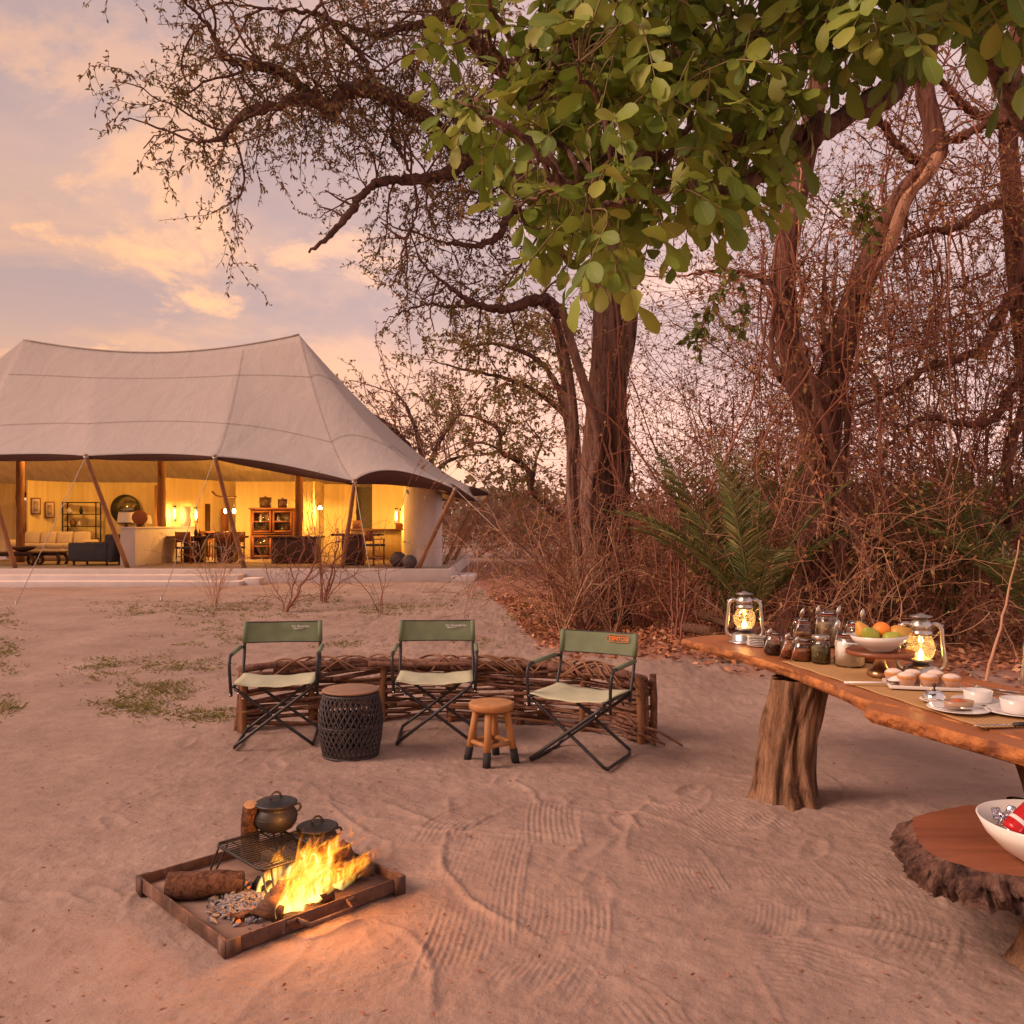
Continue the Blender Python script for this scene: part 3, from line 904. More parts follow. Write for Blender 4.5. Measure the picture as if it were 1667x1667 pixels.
for (u, v, Yp, lab) in ((58.5, 824, 28.75, 'framed red and black print hung higher on the tent wall'), (81, 830, 29.2, 'framed dark print hung lower on the tent wall')):
    c = W(u, v, Yp); t = thing('picture', c, lab, 'picture')
    MB().box(c, (.30, .04, .56), rot(0, 0, .5)).build('frame', 'red_wood', t, smooth=False)
    MB().box(c + np.array([.012, -.022, 0]), (.23, .02, .48), rot(0, 0, .5)).build('mount', 'plaster', t, smooth=False)
    MB().box(c + np.array([.02, -.036, 0]), (.14, .012, .34), rot(0, 0, .5)).build('print', 'picture_print', t, smooth=False)
c = W(204, 829, 30.1)
t = thing('round_mirror', c, 'large round dark-framed mirror on the tent wall', 'mirror')
mb = MB(); a = np.linspace(0, 2 * PI, 40, endpoint=False); mb.tube(np.c_[c[0] + .5 * np.cos(a), np.full(40, c[1]), c[2] + .5 * np.sin(a)], .025, 6, closed=True); mb.build('frame', 'black_metal', t)
simple('mirror_glass', (.30, .28, .22), (.10, .10, .07), scale=6, rough=.12, metal=.8)
MB().lathe([(.49, 0), (.49, .02)], c, 36, rot(PI / 2)).build('glass', 'mirror_glass', t)
t = thing('table_lamp', (ux(206, 25.2), 25.2, 1.465), 'white-shaded table lamp on the half wall', 'lamp')
MB().lathe([(.08, 0), (.05, .03), (.03, .1), (.05, .14)], (ux(206, 25.2), 25.2, 1.465), 14).build('base', 'dark_wood', t)
MB().lathe([(.26, 0), (.22, .30)], (ux(206, 25.2), 25.2, 1.59), 20, cap0=False, cap1=False).build('lamp_shade', 'porcelain', t)
t = thing('table_lamp', (ux(228, 27.6), 27.6, 1.465), 'beige-shaded table lamp farther along the half wall', 'lamp')
MB().lathe([(.08, 0), (.05, .03), (.03, .06), (.05, .1)], (ux(233, 27.0), 27.0, 1.465), 14).build('base', 'dark_wood', t)
MB().lathe([(.27, 0), (.22, .26)], (ux(233, 27.0), 27.0, 1.55), 20, cap0=False, cap1=False).build('lamp_shade', 'sofa_cloth', t)
c = np.array([ux(256, 24.6) - .36, 24.6, 1.465]); c[0] = -10.70
t = thing('wooden_disc', c, 'round carved wooden disc standing on the half wall', 'ornament')
MB().lathe([(.02, -.03), (.2, -.025), (.215, 0), (.2, .025), (.02, .03)], c + np.array([0, 0, .27]), 24, rot(PI / 2, 0, .5)).build('disc', 'red_wood', t)
MB().box(c + np.array([0, 0, .03]), (.16, .1, .06)).build('stand', 'dark_wood', t, smooth=False)

# wall lamps
LIGHT_W = 30


def point(name, loc, w, col=(1, .50, .11), rad=.06):
    d = bpy.data.lights.new(name, 'POINT'); d.energy = w; d.color = col; d.shadow_soft_size = rad
    o = bpy.data.objects.new(name, d); COL.objects.link(o); o.location = loc; return o


def sconce(u, v, Y, label, w=LIGHT_W, h=.42):
    c = W(u, v, Y); t = thing('wall_lamp', c, label, 'lamp')
    MB().box(c + np.array([0, .07, 0]), (.08, .03, h * 1.2)).build('bracket', 'black_metal', t, smooth=False)
    MB().lathe([(.055, 0), (.055, h)], c + np.array([0, 0, -h / 2]), 12, cap0=False, cap1=False).build('glass', 'lamp_glass', t)
    MB().lathe([(.010, 0), (.030, h * .3), (.026, h * .6), (.006, h * .75)], c + np.array([0, 0, -h * .38]), 10).build('bulb', 'bulb', t)
    for s in (-1, 1):
        MB().lathe([(.062, 0), (.066, .03), (.03, .06)], c + np.array([0, 0, s * h / 2 - (.06 if s < 0 else 0)]), 12).build('cap', 'black_metal', t)
    p = point('wall_lamp_light', (0, -.16, 0), w); p.parent = t


sconce(284, 836, 28.9, 'glass tube wall lamp beside the brown wall panel')
sconce(319, 838, 29.7, 'glass tube wall lamp between the wall hanging and the dark doorway')
sconce(645, 840, 28.6, 'glass tube wall lamp above the back counter', 32)
t = thing('pendant_lamp', W(372, 800, 27.5), 'pair of glass bulbs hanging from a branch over the dining table', 'lamp')
c = W(372, 806, 27.5); MB().tube(smooth_path([W(345, 800, 27.5), W(356, 808, 27.5), W(385, 809, 27.5)], 10), [.03, .025, .03], 7).build('branch', 'dark_wood', t)
for u in (367, 381):
    MB().tube([W(u, 808, 27.5), W(u, 826, 27.5)], .008, 5).build('cord', 'black_metal', t)
    MB().lathe([(.02, .08), (.05, .04), (.055, -.01), (.03, -.07), (.008, -.08)], W(u, 832, 27.5), 14).build('bulb', 'bulb', t)
p = point('pendant_light', W(374, 836, 27.3) - W(372, 800, 27.5), 75); p.parent = t
t = thing('spot_lamp', W(519, 825, 30.6), 'small bright spot lamp beside the doorway', 'lamp')
MB().tube([W(514, 822, 30.9), W(519, 824, 30.5)], .02, 6).build('arm', 'black_metal', t)
MB().lathe([(.03, .06), (.09, -.06)], W(521, 826, 30.4), 12).build('shade', 'bulb', t)
p = point('spot_light', (0, -.5, -.15), 50); p.parent = t
for (u, Yl, zl, w, lab) in ((100, 26.5, 3.9, 105, 'added unseen fill lamp under the tent roof over the sofa'), (440, 26.6, 3.9, 105, 'added unseen fill lamp under the tent roof over the cabinet'), (600, 26.2, 3.35, 70, 'added unseen fill lamp under the tent roof over the bar table')):  # fill lamps added out of sight behind the eave to brighten the interior
    pos = np.array([ux(u, Yl), Yl, zl]); t = thing('added_fill_lamp', pos, lab, 'lamp')
    MB().tube([pos + np.array([0, 0, .1]), pos + np.array([0, 0, .5])], .008, 5).build('cord', 'black_metal', t)
    MB().lathe([(.02, .1), (.07, .04), (.06, -.04), (.01, -.07)], pos, 12).build('bulb', 'bulb', t)
    pp = point('added_fill_light', (0, 0, -.15), w, rad=.1); pp.parent = t
c = W(302, 845, 29.2)
MB().box(c, (.34, .03, .86), rot(0, 0, .6)).build('wall_hanging', 'plaster', smooth=False, loc=c, label='tall pale patterned hanging between two wall lamps', cat='wall hanging')
c = W(366, 853, 31.0)
MB().box(c, (.26, .05, 1.1), rot(0, 0, .4)).build('carved_panel', 'red_wood', smooth=False, loc=c, label='tall carved reddish wooden panel under the hanging bulbs', cat='panel')


def dining_chair(x, y, rz, label, seat=.47, mat='red_wood', hb=.95):
    t = thing('dining_chair', (0, 0, 0), label, 'chair', 'chairs in the tent')
    MB().box((0, 0, seat), (.48, .46, .06)).build('seat', 'navy_cloth', t, bevel=.015)
    for sx_ in (-.21, .21):
        MB().tube([(sx_, -.2, 0), (sx_, -.2, seat + .16)], .022, 6).build('leg', mat, t)
        MB().tube([(sx_, .2, 0), (sx_, .2, seat), (sx_, .27, hb)], .022, 6).build('leg', mat, t)
        MB().box((sx_, 0, .2), (.02, .4, .03)).build('stretcher', mat, t, smooth=False)
        MB().box((sx_, 0, seat + .17), (.04, .46, .03)).build('arm', mat, t, smooth=False)
    MB().box((0, .245, hb - .16), (.40, .03, .30), rot(-.2)).build('backrest', mat, t, smooth=False)
    MB().box((0, -.2, .26), (.40, .02, .03)).build('stretcher', mat, t, smooth=False)
    t.location = (x, y, DT + .012); t.rotation_euler = (0, 0, rz)
    return t


t = thing('dining_table', (ux(333, 26.4), 26.4, DT), 'long dark dining table under the hanging bulbs', 'table')
x0, x1 = ux(272, 26.0), ux(400, 26.6)
MB().box(((x0 + x1) / 2, 26.4, DT + .78), (x1 - x0, 1.05, .07)).build('top', 'dark_wood', t, smooth=False, bevel=.01)
for xx in (x0 + .7, x1 - .5):
    MB().box((xx, 26.4, DT + .38), (.5, .6, .73)).build('leg', 'dark_wood', t, smooth=False, bevel=.02)
dining_chair(ux(305, 25.5), 25.4, PI, 'woven-back dining chair nearest the half wall, its back to the clearing')
dining_chair(ux(364, 25.5), 25.4, PI + .35, 'red-backed dining chair turned at the middle of the long dining table')
dining_chair(ux(386, 25.8), 25.6, PI + .6, 'dining chair at the end of the long table beside the leaning pole')
dining_chair(ux(330, 27.3), 27.4, 0, 'dining chair on the far side of the long dining table')
for (u, lab) in ((319, 'tall dark bottle standing on the dining table'), (325, 'short dark bottle standing on the dining table')):
    p = (ux(u, 26.3), 26.3, DT + .817); h = .38 if u == 319 else .2
    MB().lathe([(.05, 0), (.06, h * .3), (.02, h * .6), (.02, h)], p, 10).build('bottle', 'dark_wood', loc=p, label=lab, cat='bottle')
p = (ux(342, 26.2), 26.2, DT + .817)
MB().lathe([(.1, 0), (.22, .1), (.2, .1), (.05, .03)], p, 14).build('bowl', 'dark_wood', loc=p, label='dark fruit bowl on the dining table in the tent', cat='bowl')

t = thing('cabinet', (ux(446, 28.6), 28.6, DT), 'reddish wooden cabinet with glazed double doors', 'cabinet')
x0, x1, Yc, zt = ux(410, 28.6), ux(481, 28.6), 28.6, 2.02
xm = (x0 + x1) / 2; wdt = x1 - x0
MB().box((xm, Yc + .2, (DT + zt) / 2), (wdt, .04, zt - DT)).build('back', 'dark_wood', t, smooth=False)
for xx in (x0 + .03, x1 - .03): MB().box((xx, Yc, (DT + zt) / 2), (.06, .36, zt - DT)).build('side', 'red_wood', t, smooth=False)
MB().box((xm, Yc, zt + .03), (wdt + .1, .46, .06)).build('cornice', 'red_wood', t, smooth=False, bevel=.01)
for zz in (DT + .05, DT + .52, DT + .86, DT + 1.25): MB().box((xm, Yc, zz), (wdt - .13, .34, .04)).build('shelf', 'red_wood', t, smooth=False)
for s in (-1, 1):
    for (za, zb) in ((DT + .08, DT + .80), (DT + .9, zt - .04)):
        xc = xm + s * wdt * .235; ww = wdt * .44; zm = (za + zb) / 2
        d = MB(); d.box((xc - ww / 2 + .03, Yc - .2, zm), (.06, .03, zb - za)); d.box((xc + ww / 2 - .03, Yc - .2, zm), (.06, .03, zb - za))
        d.box((xc, Yc - .2, za + .03), (ww - .12, .03, .06)); d.box((xc, Yc - .2, zb - .03), (ww - .12, .03, .06)); d.box((xc, Yc - .2, zm), (ww - .12, .02, .04))
        dd = d.build('door', 'red_wood', t, smooth=False)
        MB().box((xc, Yc - .19, zm), (ww - .1, .006, zb - za - .1)).build('pane', 'clear_glass', dd, smooth=False)
for i in range(9):
    p = (x0 + .16 + i * (wdt - .3) / 8, Yc, DT + 1.272 if i % 2 else DT + .882)
    MB().lathe([(.05, 0), (.06, .12), (.03, .17), (.045, .22)], p, 9).build('glass_tumbler', 'porcelain' if i % 3 else 'steel', loc=p, label='small pale glass in the glazed cabinet', cat='glass', group='glasses in the cabinet')
for (u, r, h, lab) in ((432, .20, .30, 'larger dark lidded basket on top of the cabinet'), (460, .16, .24, 'smaller dark lidded basket on top of the cabinet')):
    p = np.array([ux(u, 28.6), 28.6, zt + .062]); t = thing('basket', p, lab, 'basket')
    MB().lathe([(r * .9, 0), (r, h * .5), (r * .96, h)], p, 18).build('body', 'dark_wood', t)
    MB().lathe([(r * 1.03, 0), (r * 1.03, .04), (.03, .06), (.03, .09)], p + np.array([0, 0, h + .001]), 18).build('lid', 'dark_wood', t)


def block_table(name, u0, u1, Y, h, label, cat, leg):
    x0, x1 = ux(u0, Y), ux(u1, Y); t = thing(name, ((x0 + x1) / 2, Y, DT), label, cat)
    MB().box(((x0 + x1) / 2, Y, DT + h), (x1 - x0, .8, .06)).build('top', 'dark_wood', t, smooth=False, bevel=.012)
    MB().box((x0 + (x1 - x0) * leg[0], Y, DT + h / 2), ((x1 - x0) * leg[1], .6, h - .05)).build('base', 'dark_wood', t, smooth=False, bevel=.02)


block_table('writing_desk', 440, 525, 25.6, .80, 'dark solid desk behind the bare bushes', 'desk', (.5, .86))
block_table('bar_table', 543, 622, 24.6, .88, 'dark slab table on a block base beside the bar chair', 'table', (.42, .42))
t = dining_chair(ux(610, 24.4), 24.2, PI * .80, 'tall bar chair with pale seat at the dark slab table', .58, 'red_wood', 1.0)
t['group'] = 'chairs in the tent'
t = thing('back_counter', (ux(612, 28.2), 28.2, DT), 'long narrow wooden counter below the wall lamp', 'counter')
MB().box((ux(612, 28.0), 28.0, DT + 1.0), (ux(655, 28.0) - ux(568, 28.0), .45, .05)).build('top', 'pole_wood', t, smooth=False)
MB().box((ux(612, 28.0), 28.05, DT + .5), (ux(653, 28.0) - ux(572, 28.0), .3, .96)).build('front', 'canvas_wall', t, smooth=False)
p = (ux(581, 28.0), 28.0, DT + 1.027)
MB().lathe([(.15, 0), (.15, .26), (.13, .27)], p, 16).build('canister', 'pole_wood', loc=p, label='tan round canister on the back counter', cat='canister')
p = (ux(650, 27.9), 27.9, DT + 1.027)
MB().box((p[0], p[1], p[2] + .09), (.22, .22, .18)).build('box', 'red_wood', smooth=False, loc=p, label='small red wooden box at the end of the back counter', cat='box', bevel=.01)
simple('clay', (.10, .075, .075), (.06, .045, .045), scale=6, rough=.7)
for (u, Yq, r, lab) in ((648, 23.6, .24, 'larger dark clay pot in front of the bar wall'), (667, 22.95, .20, 'smaller dark clay pot at the corner of the platform')):
    p = (ux(u, Yq), Yq, DT + .012)
    MB().lathe([(r * .5, 0), (r * .95, r * .5), (r, r * .9), (r * .75, r * 1.45), (r * .45, r * 1.6), (r * .5, r * 1.7), (r * .38, r * 1.68), (r * .3, r * 1.4)], p, 20).build('clay_pot', 'clay', loc=p, label=lab, cat='pot')

# ================================================================== CAMP CHAIRS
def text_mesh(body, size, name, mat, parent, M, extrude=.0006, bold=0.0):
    cu = bpy.data.curves.new('t', 'FONT'); cu.body = body; cu.size = size; cu.extrude = extrude; cu.align_x = 'CENTER'; cu.align_y = 'CENTER'; cu.offset = bold
    cu.resolution_u = 3
    o = bpy.data.objects.new('t', cu); COL.objects.link(o)
    me = bpy.data.meshes.new_from_object(o.evaluated_get(bpy.context.evaluated_depsgraph_get()))
    bpy.data.objects.remove(o); bpy.data.curves.remove(cu)
    me.transform(M); me.name = name; me.materials.clear(); me.materials.append(MATS[mat])
    q = bpy.data.objects.new(name, me); COL.objects.link(q); q.parent = parent; ROOT[q.name] = ROOT[parent.name]
    return q


def cloth_strip(w, h, thick, bow, seedv, sag=0):
    """upright cloth between two posts (x across, z up), bowed backwards, softly creased"""
    nx, nz = 22, 9; P = np.zeros((2, nx, nz, 3))
    for i in range(nx):
        for j in range(nz):
            u = i / (nx - 1) * 2 - 1; v = j / (nz - 1)
            cr = .006 * (vnoise(u * 2 + seedv, v * 1.3 + u * .8, 2.2) - .5)
            y = bow * (1 - u * u) + cr * (1 - u ** 4) * 2
            P[0, i, j] = (u * w / 2, y - thick / 2, v * h - sag * (1 - u * u) * (v - .3)); P[1, i, j] = P[0, i, j] + (0, thick, 0)
    return P


def camp_chair(label, printed):
    t = thing('camp_chair', (0, 0, 0), label, 'chair', 'folding camp chairs by the woven fence')
    hw, hd, sz = .265, .22, .445                      # half width, half depth, seat height; front is -y
    tube_m = 'black_metal'
    for s in (-1, 1):
        # ground runner joining front and rear foot, bent up into the two crossing legs
        pts = []
        for y in (-hd - .02, hd + .03):
            pts.append(y)
        p = [(-s * hw, -hd, sz - .02), (s * (hw - .01), -hd - .02, .035), (s * hw, -hd + .02, .014), (s * hw, hd - .02, .014), (s * (hw - .01), hd + .02, .035), (-s * hw, hd, sz - .02)]
        sp = np.array(p); dense = []
        for a, b in zip(sp[:-1], sp[1:]):
            dense += [a + (b - a) * k for k in (np.linspace(0, 1, 8)[:-1])]
        dense.append(sp[-1]); dense = np.array(dense) + np.array([0, s * .013, 0]) * 1.0
        MB().tube(dense, .0115, 8).build('cross_leg', tube_m, t)
        # seat rail
        MB().tube([(s * hw, -hd - .03, sz), (s * hw, hd + .03, sz)], .0125, 8).build('seat_rail', tube_m, t)
        # back upright, cranked backwards
        up = smooth_path([(s * (hw + .012), hd - .03, sz - .07), (s * (hw + .012), hd + .0, sz + .03), (s * (hw + .012), hd + .050, sz + .15), (s * (hw + .012), hd + .068, sz + .25), (s * (hw + .010), hd + .084, sz + .375)], 16)
        MB().tube(up, .0115, 8).build('back_post', tube_m, t)
        # arm: front post bending back to the upright
        ar = smooth_path([(s * (hw + .024), -hd + .02, sz - .075), (s * (hw + .03), -hd + .005, sz + .06), (s * (hw + .035), -hd + .01, sz + .155), (s * (hw + .035), -hd + .05, sz + .198),
                          (s * (hw + .035), -hd + .12, sz + .205), (s * (hw + .032), hd - .03, sz + .205), (s * (hw + .020), hd + .06, sz + .20)], 26)
        a = MB().tube(ar, .0115, 8).build('arm', tube_m, t)
        MB().tube([(s * (hw + .035), -hd + .09, sz + .206), (s * (hw + .033), hd + .005, sz + .207)], .0165, 10).build('arm_pad', 'green_canvas', a)
        # rivets
        for (rx, rz_) in ((hw - .03, sz - .05), (hw - .06, sz - .085), (0.0, .237), (hw + .024, sz - .06)):
            for yy in (-hd - .013, ):
                MB().lathe([(.004, -.016), (.006, 0), (.004, .004)], (s * rx, yy - .004, rz_), 8, rot(PI / 2)).build('rivet', 'chrome', t)
    # seat cloth
    nx, ny = 16, 10; P = np.zeros((nx, ny, 3))
    for i in range(nx):
        for j in range(ny):
            u = i / (nx - 1) * 2 - 1; v = j / (ny - 1) * 2 - 1
            P[i, j] = (u * (hw + .008), v * (hd + .012), sz + .016 - .026 * (1 - u * u) + .003 * math.sin(9 * u + 3 * v))
    so = MB().grid(P).build('seat', 'pale_canvas', t); m = so.modifiers.new('t', 'SOLIDIFY'); m.thickness = .004; m.offset = -1
    # back cloth with dark piping
    h0 = sz + .228; H_ = .155
    P = cloth_strip(2 * (hw + .024), H_, .004, .020, printed * 3.7, .006)
    tilt = lambda Q: Q + np.stack([np.zeros(Q.shape[:-1]), hd + .066 + Q[..., 2] * .12, np.full(Q.shape[:-1], h0)], -1)
    mb = MB(); mb.grid(tilt(P[0])); mb.grid(tilt(P[1])[::-1])
    bk = mb.build('backrest', 'green_canvas', t)
    for e in (0, -1):
        MB().tube(tilt((P[0, :, e] + P[1, :, e]) / 2), .0045, 6).build('piping', 'black_metal', bk)
    for s in (-1, 1):
        MB().tube([(s * (hw + .013), hd + .068, h0 - .0), (s * (hw + .010), hd + .090, h0 + H_)], .0175, 10).build('sleeve', 'green_canvas', bk)
    # print (reads from the front, -y)
    def place(xc, zc): return Matrix.Translation((xc, hd + .066 + (zc) * .12 + .020 * (1 - (xc / (hw + .024)) ** 2) - .0085, h0 + zc)) @ Matrix.Rotation(PI / 2 - .12, 4, 'X')
    if printed < 2:
        text_mesh('No Boundaries', .026, 'lettering', 'print_white', bk, place(.145, .116), bold=.0006)
        MB().box((.115, hd + .066 + .098 * .12 + .008, h0 + .098), (.075, .002, .0045)).build('printed_line', 'print_white', bk, smooth=False)
    else:
        text_mesh('TENTCO', .036, 'lettering', 'print_orange', bk, place(.150, .112), bold=.0014)
        q = []
        for k in range(40):
            a = 2 * PI * k / 40; q.append((.150 + math.copysign(abs(math.cos(a)) ** .35, math.cos(a)) * .085, h0 + .112 + math.copysign(abs(math.sin(a)) ** .5, math.sin(a)) * .024))
        q = np.array(q); pts = np.c_[q[:, 0], hd + .066 + (q[:, 1] - h0) * .12 + .020 * (1 - (q[:, 0] / (hw + .024)) ** 2) - .0060, q[:, 1]]
        MB().tube(pts, .0034, 5, closed=True, flat=.5).build('badge_outline', 'print_orange', bk)
    return t


def set_on(t, u, v, rz, dz=0.0):
    p = gz(G(u, v)); t.location = (p[0], p[1], p[2] + dz); t.rotation_euler = (0, 0, rz)


c1 = camp_chair('green folding camp chair with white print between the fence end and the drum table', 0); set_on(c1, 452, 1210, R(8))
c2 = camp_chair('green folding camp chair with white print between the drum table and the wooden stool', 1); set_on(c2, 709, 1204, R(3))
c3 = camp_chair('green folding camp chair with an orange badge printed on its back', 2); set_on(c3, 946, 1236, R(-28))

# ------------------------------------------------------------------ lattice drum table
dp = gz(G(571, 1233), -.004)
t = thing('drum_table', dp, 'dark barrel-shaped lattice metal side table with a brown top', 'table')
Hd = .445


def br(z):  # barrel radius
    k = z / Hd; return .168 + .042 * math.sin(PI * np.clip(k * .86 + .07, 0, 1))


for z in (.012, .215, .42):
    a = np.linspace(0, 2 * PI, 40, endpoint=False); r = br(z)
    MB().tube(np.c_[dp[0] + r * np.cos(a), dp[1] + r * np.sin(a), np.full(40, dp[2] + z)], .011 if z != .215 else .008, 6, closed=True).build('hoop', 'drum_metal', t)
for (za, zb, nn, tw) in ((.20, .42, 34, .55), (.012, .215, 34, -.55)):
    mb = MB()
    for sgn in (-1, 1):
        for k in range(nn):
            zz = np.linspace(za, zb, 9); a = 2 * PI * k / nn + sgn * tw * (zz - za) / (zb - za)
            r = np.array([br(z) for z in zz])
            mb.tube(np.c_[dp[0] + r * np.cos(a), dp[1] + r * np.sin(a), dp[2] + zz], .0085, 4, caps=False)
    mb.build('lattice', 'drum_metal', t)
MB().lathe([(.16, .405), (.171, .41), (.176, .425), (.176, .44)], dp, 40, cap0=True, cap1=False).build('rim', 'drum_metal', t)
MB().lathe([(.185, .438), (.192, .441), (.192, .449), (.186, .453)], dp, 40).build('top', 'drum_top', t)

# ------------------------------------------------------------------ wooden stool
sp_ = gz(G(800, 1241), -.004)
t = thing('stool', sp_, 'round wooden stool with black-socked legs', 'stool')
MB().lathe([(.10, .352), (.142, .354), (.150, .362), (.152, .385), (.147, .398), (.138, .401)], sp_, 36).build('seat', 'stool_wood', t)
for k in range(4):
    a = PI / 4 + k * PI / 2 + .62; d = np.array([math.cos(a), math.sin(a), 0])
    p0 = sp_ + d * .165; p1 = sp_ + d * .100 + np.array([0, 0, .352]); ax_ = unit(p1 - p0)
    lg = MB().tube([p0 + ax_ * .08, p0 + (p1 - p0) * .6, p1], [.024, .0245, .025], 10, jit=.03).build('leg', 'stool_wood', t)
    MB().tube([p0, p0 + ax_ * .10], [.0275, .027], 10).build('leg_sock', 'stool_sock', lg)
for k in range(4):
    a0 = PI / 4 + k * PI / 2 + .62; a1 = a0 + PI / 2
    q0 = sp_ + np.array([math.cos(a0), math.sin(a0), 0]) * .140 + np.array([0, 0, .135]); q1 = sp_ + np.array([math.cos(a1), math.sin(a1), 0]) * .140 + np.array([0, 0, .135])
    MB().tube([q0, q1], .016, 8, jit=.04).build('stretcher', 'stool_wood', t)

# ------------------------------------------------------------------ woven fence
fl = [G(392, 1192)[:2], G(470, 1184)[:2], G(600, 1178)[:2], G(720, 1176)[:2], G(850, 1180)[:2], G(960, 1190)[:2], G(1050, 1210)[:2]]
FL = smooth_path(np.array(fl), 200)
seg = np.r_[0, np.cumsum(np.linalg.norm(np.diff(FL, axis=0), axis=1))]; FLEN = seg[-1]


def fpos(s):
    s = np.clip(s, -.05, FLEN + .05)
    x = np.interp(s, seg, FL[:, 0]); y = np.interp(s, seg, FL[:, 1])
    d = .02; tx = np.interp(np.minimum(s + d, FLEN), seg, FL[:, 0]) - np.interp(np.maximum(s - d, 0), seg, FL[:, 0]); ty = np.interp(np.minimum(s + d, FLEN), seg, FL[:, 1]) - np.interp(np.maximum(s - d, 0), seg, FL[:, 1])
    L = np.hypot(tx, ty) + 1e-9
    return x, y, -ty / L, tx / L


fr_ = np.array([-.6, 6.6, 0.])
fence = thing('woven_fence', fr_, 'low curved fence of woven dry branches behind the chairs', 'fence')
npost = 7; gap = FLEN / (npost - 1)
for k in range(npost):
    x, y, nx_, ny_ = fpos(np.array([k * gap])); x, y, nx_, ny_ = [float(q[0]) for q in (x, y, nx_, ny_)]
    z = hgt(x, y)
    for o in ((-.035, .03) if k not in (0, npost - 1) else (-.05, -.015, .03, .065)):
        hh = .44 + rng.random() * .07
        p0 = np.array([x + nx_ * o + rng.normal(0, .012), y + ny_ * o, z - .05]); p1 = p0 + np.array([rng.normal(0, .02), rng.normal(0, .02), hh + .05])
        MB().tube(smooth_path([p0, (p0 + p1) / 2 + rng.normal(0, .006, 3), p1], 7), [.030, .027, .024], 8, jit=.07).build('stake', 'post_wood' if rng.random() < .6 else 'stick', fence)
nrow = 23
for r_ in range(nrow):
    s = -.12 * rng.random(); zc = .035 + r_ * .0182
    while s < FLEN - .1:
        ln = .65 + rng.random() * 1.1; s1 = min(s + ln, FLEN + .10)
        ss = np.linspace(s, s1, max(8, int((s1 - s) / .06)))
        x, y, nx_, ny_ = fpos(ss)
        weave = .052 * np.cos(PI * ss / gap + PI * r_ + rng.normal(0, .3)) + rng.normal(0, .012)
        ext = np.clip(ss - FLEN, 0, None) + np.clip(-ss, 0, None)
        zz = zc + .016 * np.sin(ss * (2 + rng.random() * 5) + rng.random() * 6) + rng.normal(0, .006) + (ss - s) * rng.normal(0, .018)
        zz = np.clip(zz, .012, .5)
        zg = hgt0(x, y)
        r0 = .009 + rng.random() * .010
        MB().tube(np.c_[x + nx_ * weave, y + ny_ * weave, zg + zz], [r0, r0 * .85, r0 * .5], 6, jit=.12).build('stick', 'stick' if rng.random() < .8 else 'vine_stick', fence)
        s = s1 - .15 - rng.random() * .2
# thick bundled top rail
for k in range(9):
    s = k * FLEN / 9 - .12; s1 = s + FLEN / 9 + .5
    ss = np.linspace(s, s1, 12); x, y, nx_, ny_ = fpos(ss); o = rng.normal(0, .045)
    MB().tube(np.c_[x + nx_ * o, y + ny_ * o, hgt0(x, y) + .445 + rng.random() * .035 + .008 * np.sin(ss * 6 + k)], [.024 + rng.random() * .012, .026, .018], 8, jit=.08).build('top_rail', 'stick', fence)
# vines wound over the top
for k in range(34):
    s0 = rng.random() * (FLEN - .4); ln = .25 + rng.random() * .35
    ss = np.linspace(s0, s0 + ln, 12); x, y, nx_, ny_ = fpos(ss); a = np.linspace(-1.9, 1.9, 12) * (1 if rng.random() < .75 else -1)
    off = .095 * np.sin(a); up_ = .085 * np.cos(a)
    MB().tube(np.c_[x - nx_ * off, y - ny_ * off, hgt0(x, y) + .43 + up_ + rng.random() * .015], .0052 + rng.random() * .004, 5, jit=.1).build('wound_vine', 'vine_stick', fence)
# sticks fanning out at the right end
for k in range(7):
    x, y, nx_, ny_ = [float(q[0]) for q in fpos(np.array([FLEN - .28 + .03 * k]))]
    p0 = np.array([x, y - .05 - .015 * k, hgt(x, y) + .30 - .035 * k]); p1 = np.array([x + .34 - rng.random() * .2, y - .18 - rng.random() * .12, hgt(x, y) + .015])
    MB().tube(smooth_path([p0, (p0 + p1) / 2 + rng.normal(0, .02, 3), p1], 8), [.013, .009], 6, jit=.1).build('stick', 'stick', fence)


# ================================================================== FIRE TRAY
tc_ = np.array([-1.022, 3.625, 0]); S2 = .396
zt0 = hgt(tc_[0], tc_[1]) + .006
ex = unit(np.array([1, 1.0, 0])); ey = unit(np.array([-1, 1.0, 0]))      # along the front-right edge, along the left edge


def TPt(a, b, z):   # tray coordinates: a along ex (0..1), b along ey (0..1) from the front corner
    return tc_ + ex * (a - .5) * 2 * S2 + ey * (b - .5) * 2 * S2 + np.array([0, 0, zt0 + z])


RT_ = np.column_stack([ex, ey, [0, 0, 1]])
tray = thing('fire_tray', TPt(.5, .5, 0), 'square rusty steel fire tray on short legs', 'fire tray')
simple('rust_pan', (.33, .19, .13), (.12, .075, .06), scale=5, rough=.8, metal=.15, bump=.2, bscale=50)
MB().box(TPt(.5, .5, .030), (2 * S2 - .01, 2 * S2 - .01, .006), RT_).build('pan', 'rust_pan', tray, smooth=False)
hgt_w = .056
for (a, b, d) in ((.5, 0, (2 * S2, .008, hgt_w)), (.5, 1, (2 * S2, .008, hgt_w)), (0, .5, (.008, 2 * S2 - .010, hgt_w)), (1, .5, (.008, 2 * S2 - .010, hgt_w))):
    MB().box(TPt(a, b, .018 + hgt_w / 2), d, RT_).build('rim', 'rust', tray, smooth=False, bevel=.0015)
for a in (0, 1):
    for b in (0, 1):
        s_, q_ = (1 if a == 0 else -1), (1 if b == 0 else -1)
        mb = MB(); mb.box(TPt(a, b, .034) + ex * s_ * .022 - ey * q_ * .0072, (.055, .006, .080), RT_); mb.box(TPt(a, b, .034) - ex * s_ * .0072 + ey * q_ * .022, (.006, .055, .080), RT_)
        mb.build('leg', 'rust', tray, smooth=False)
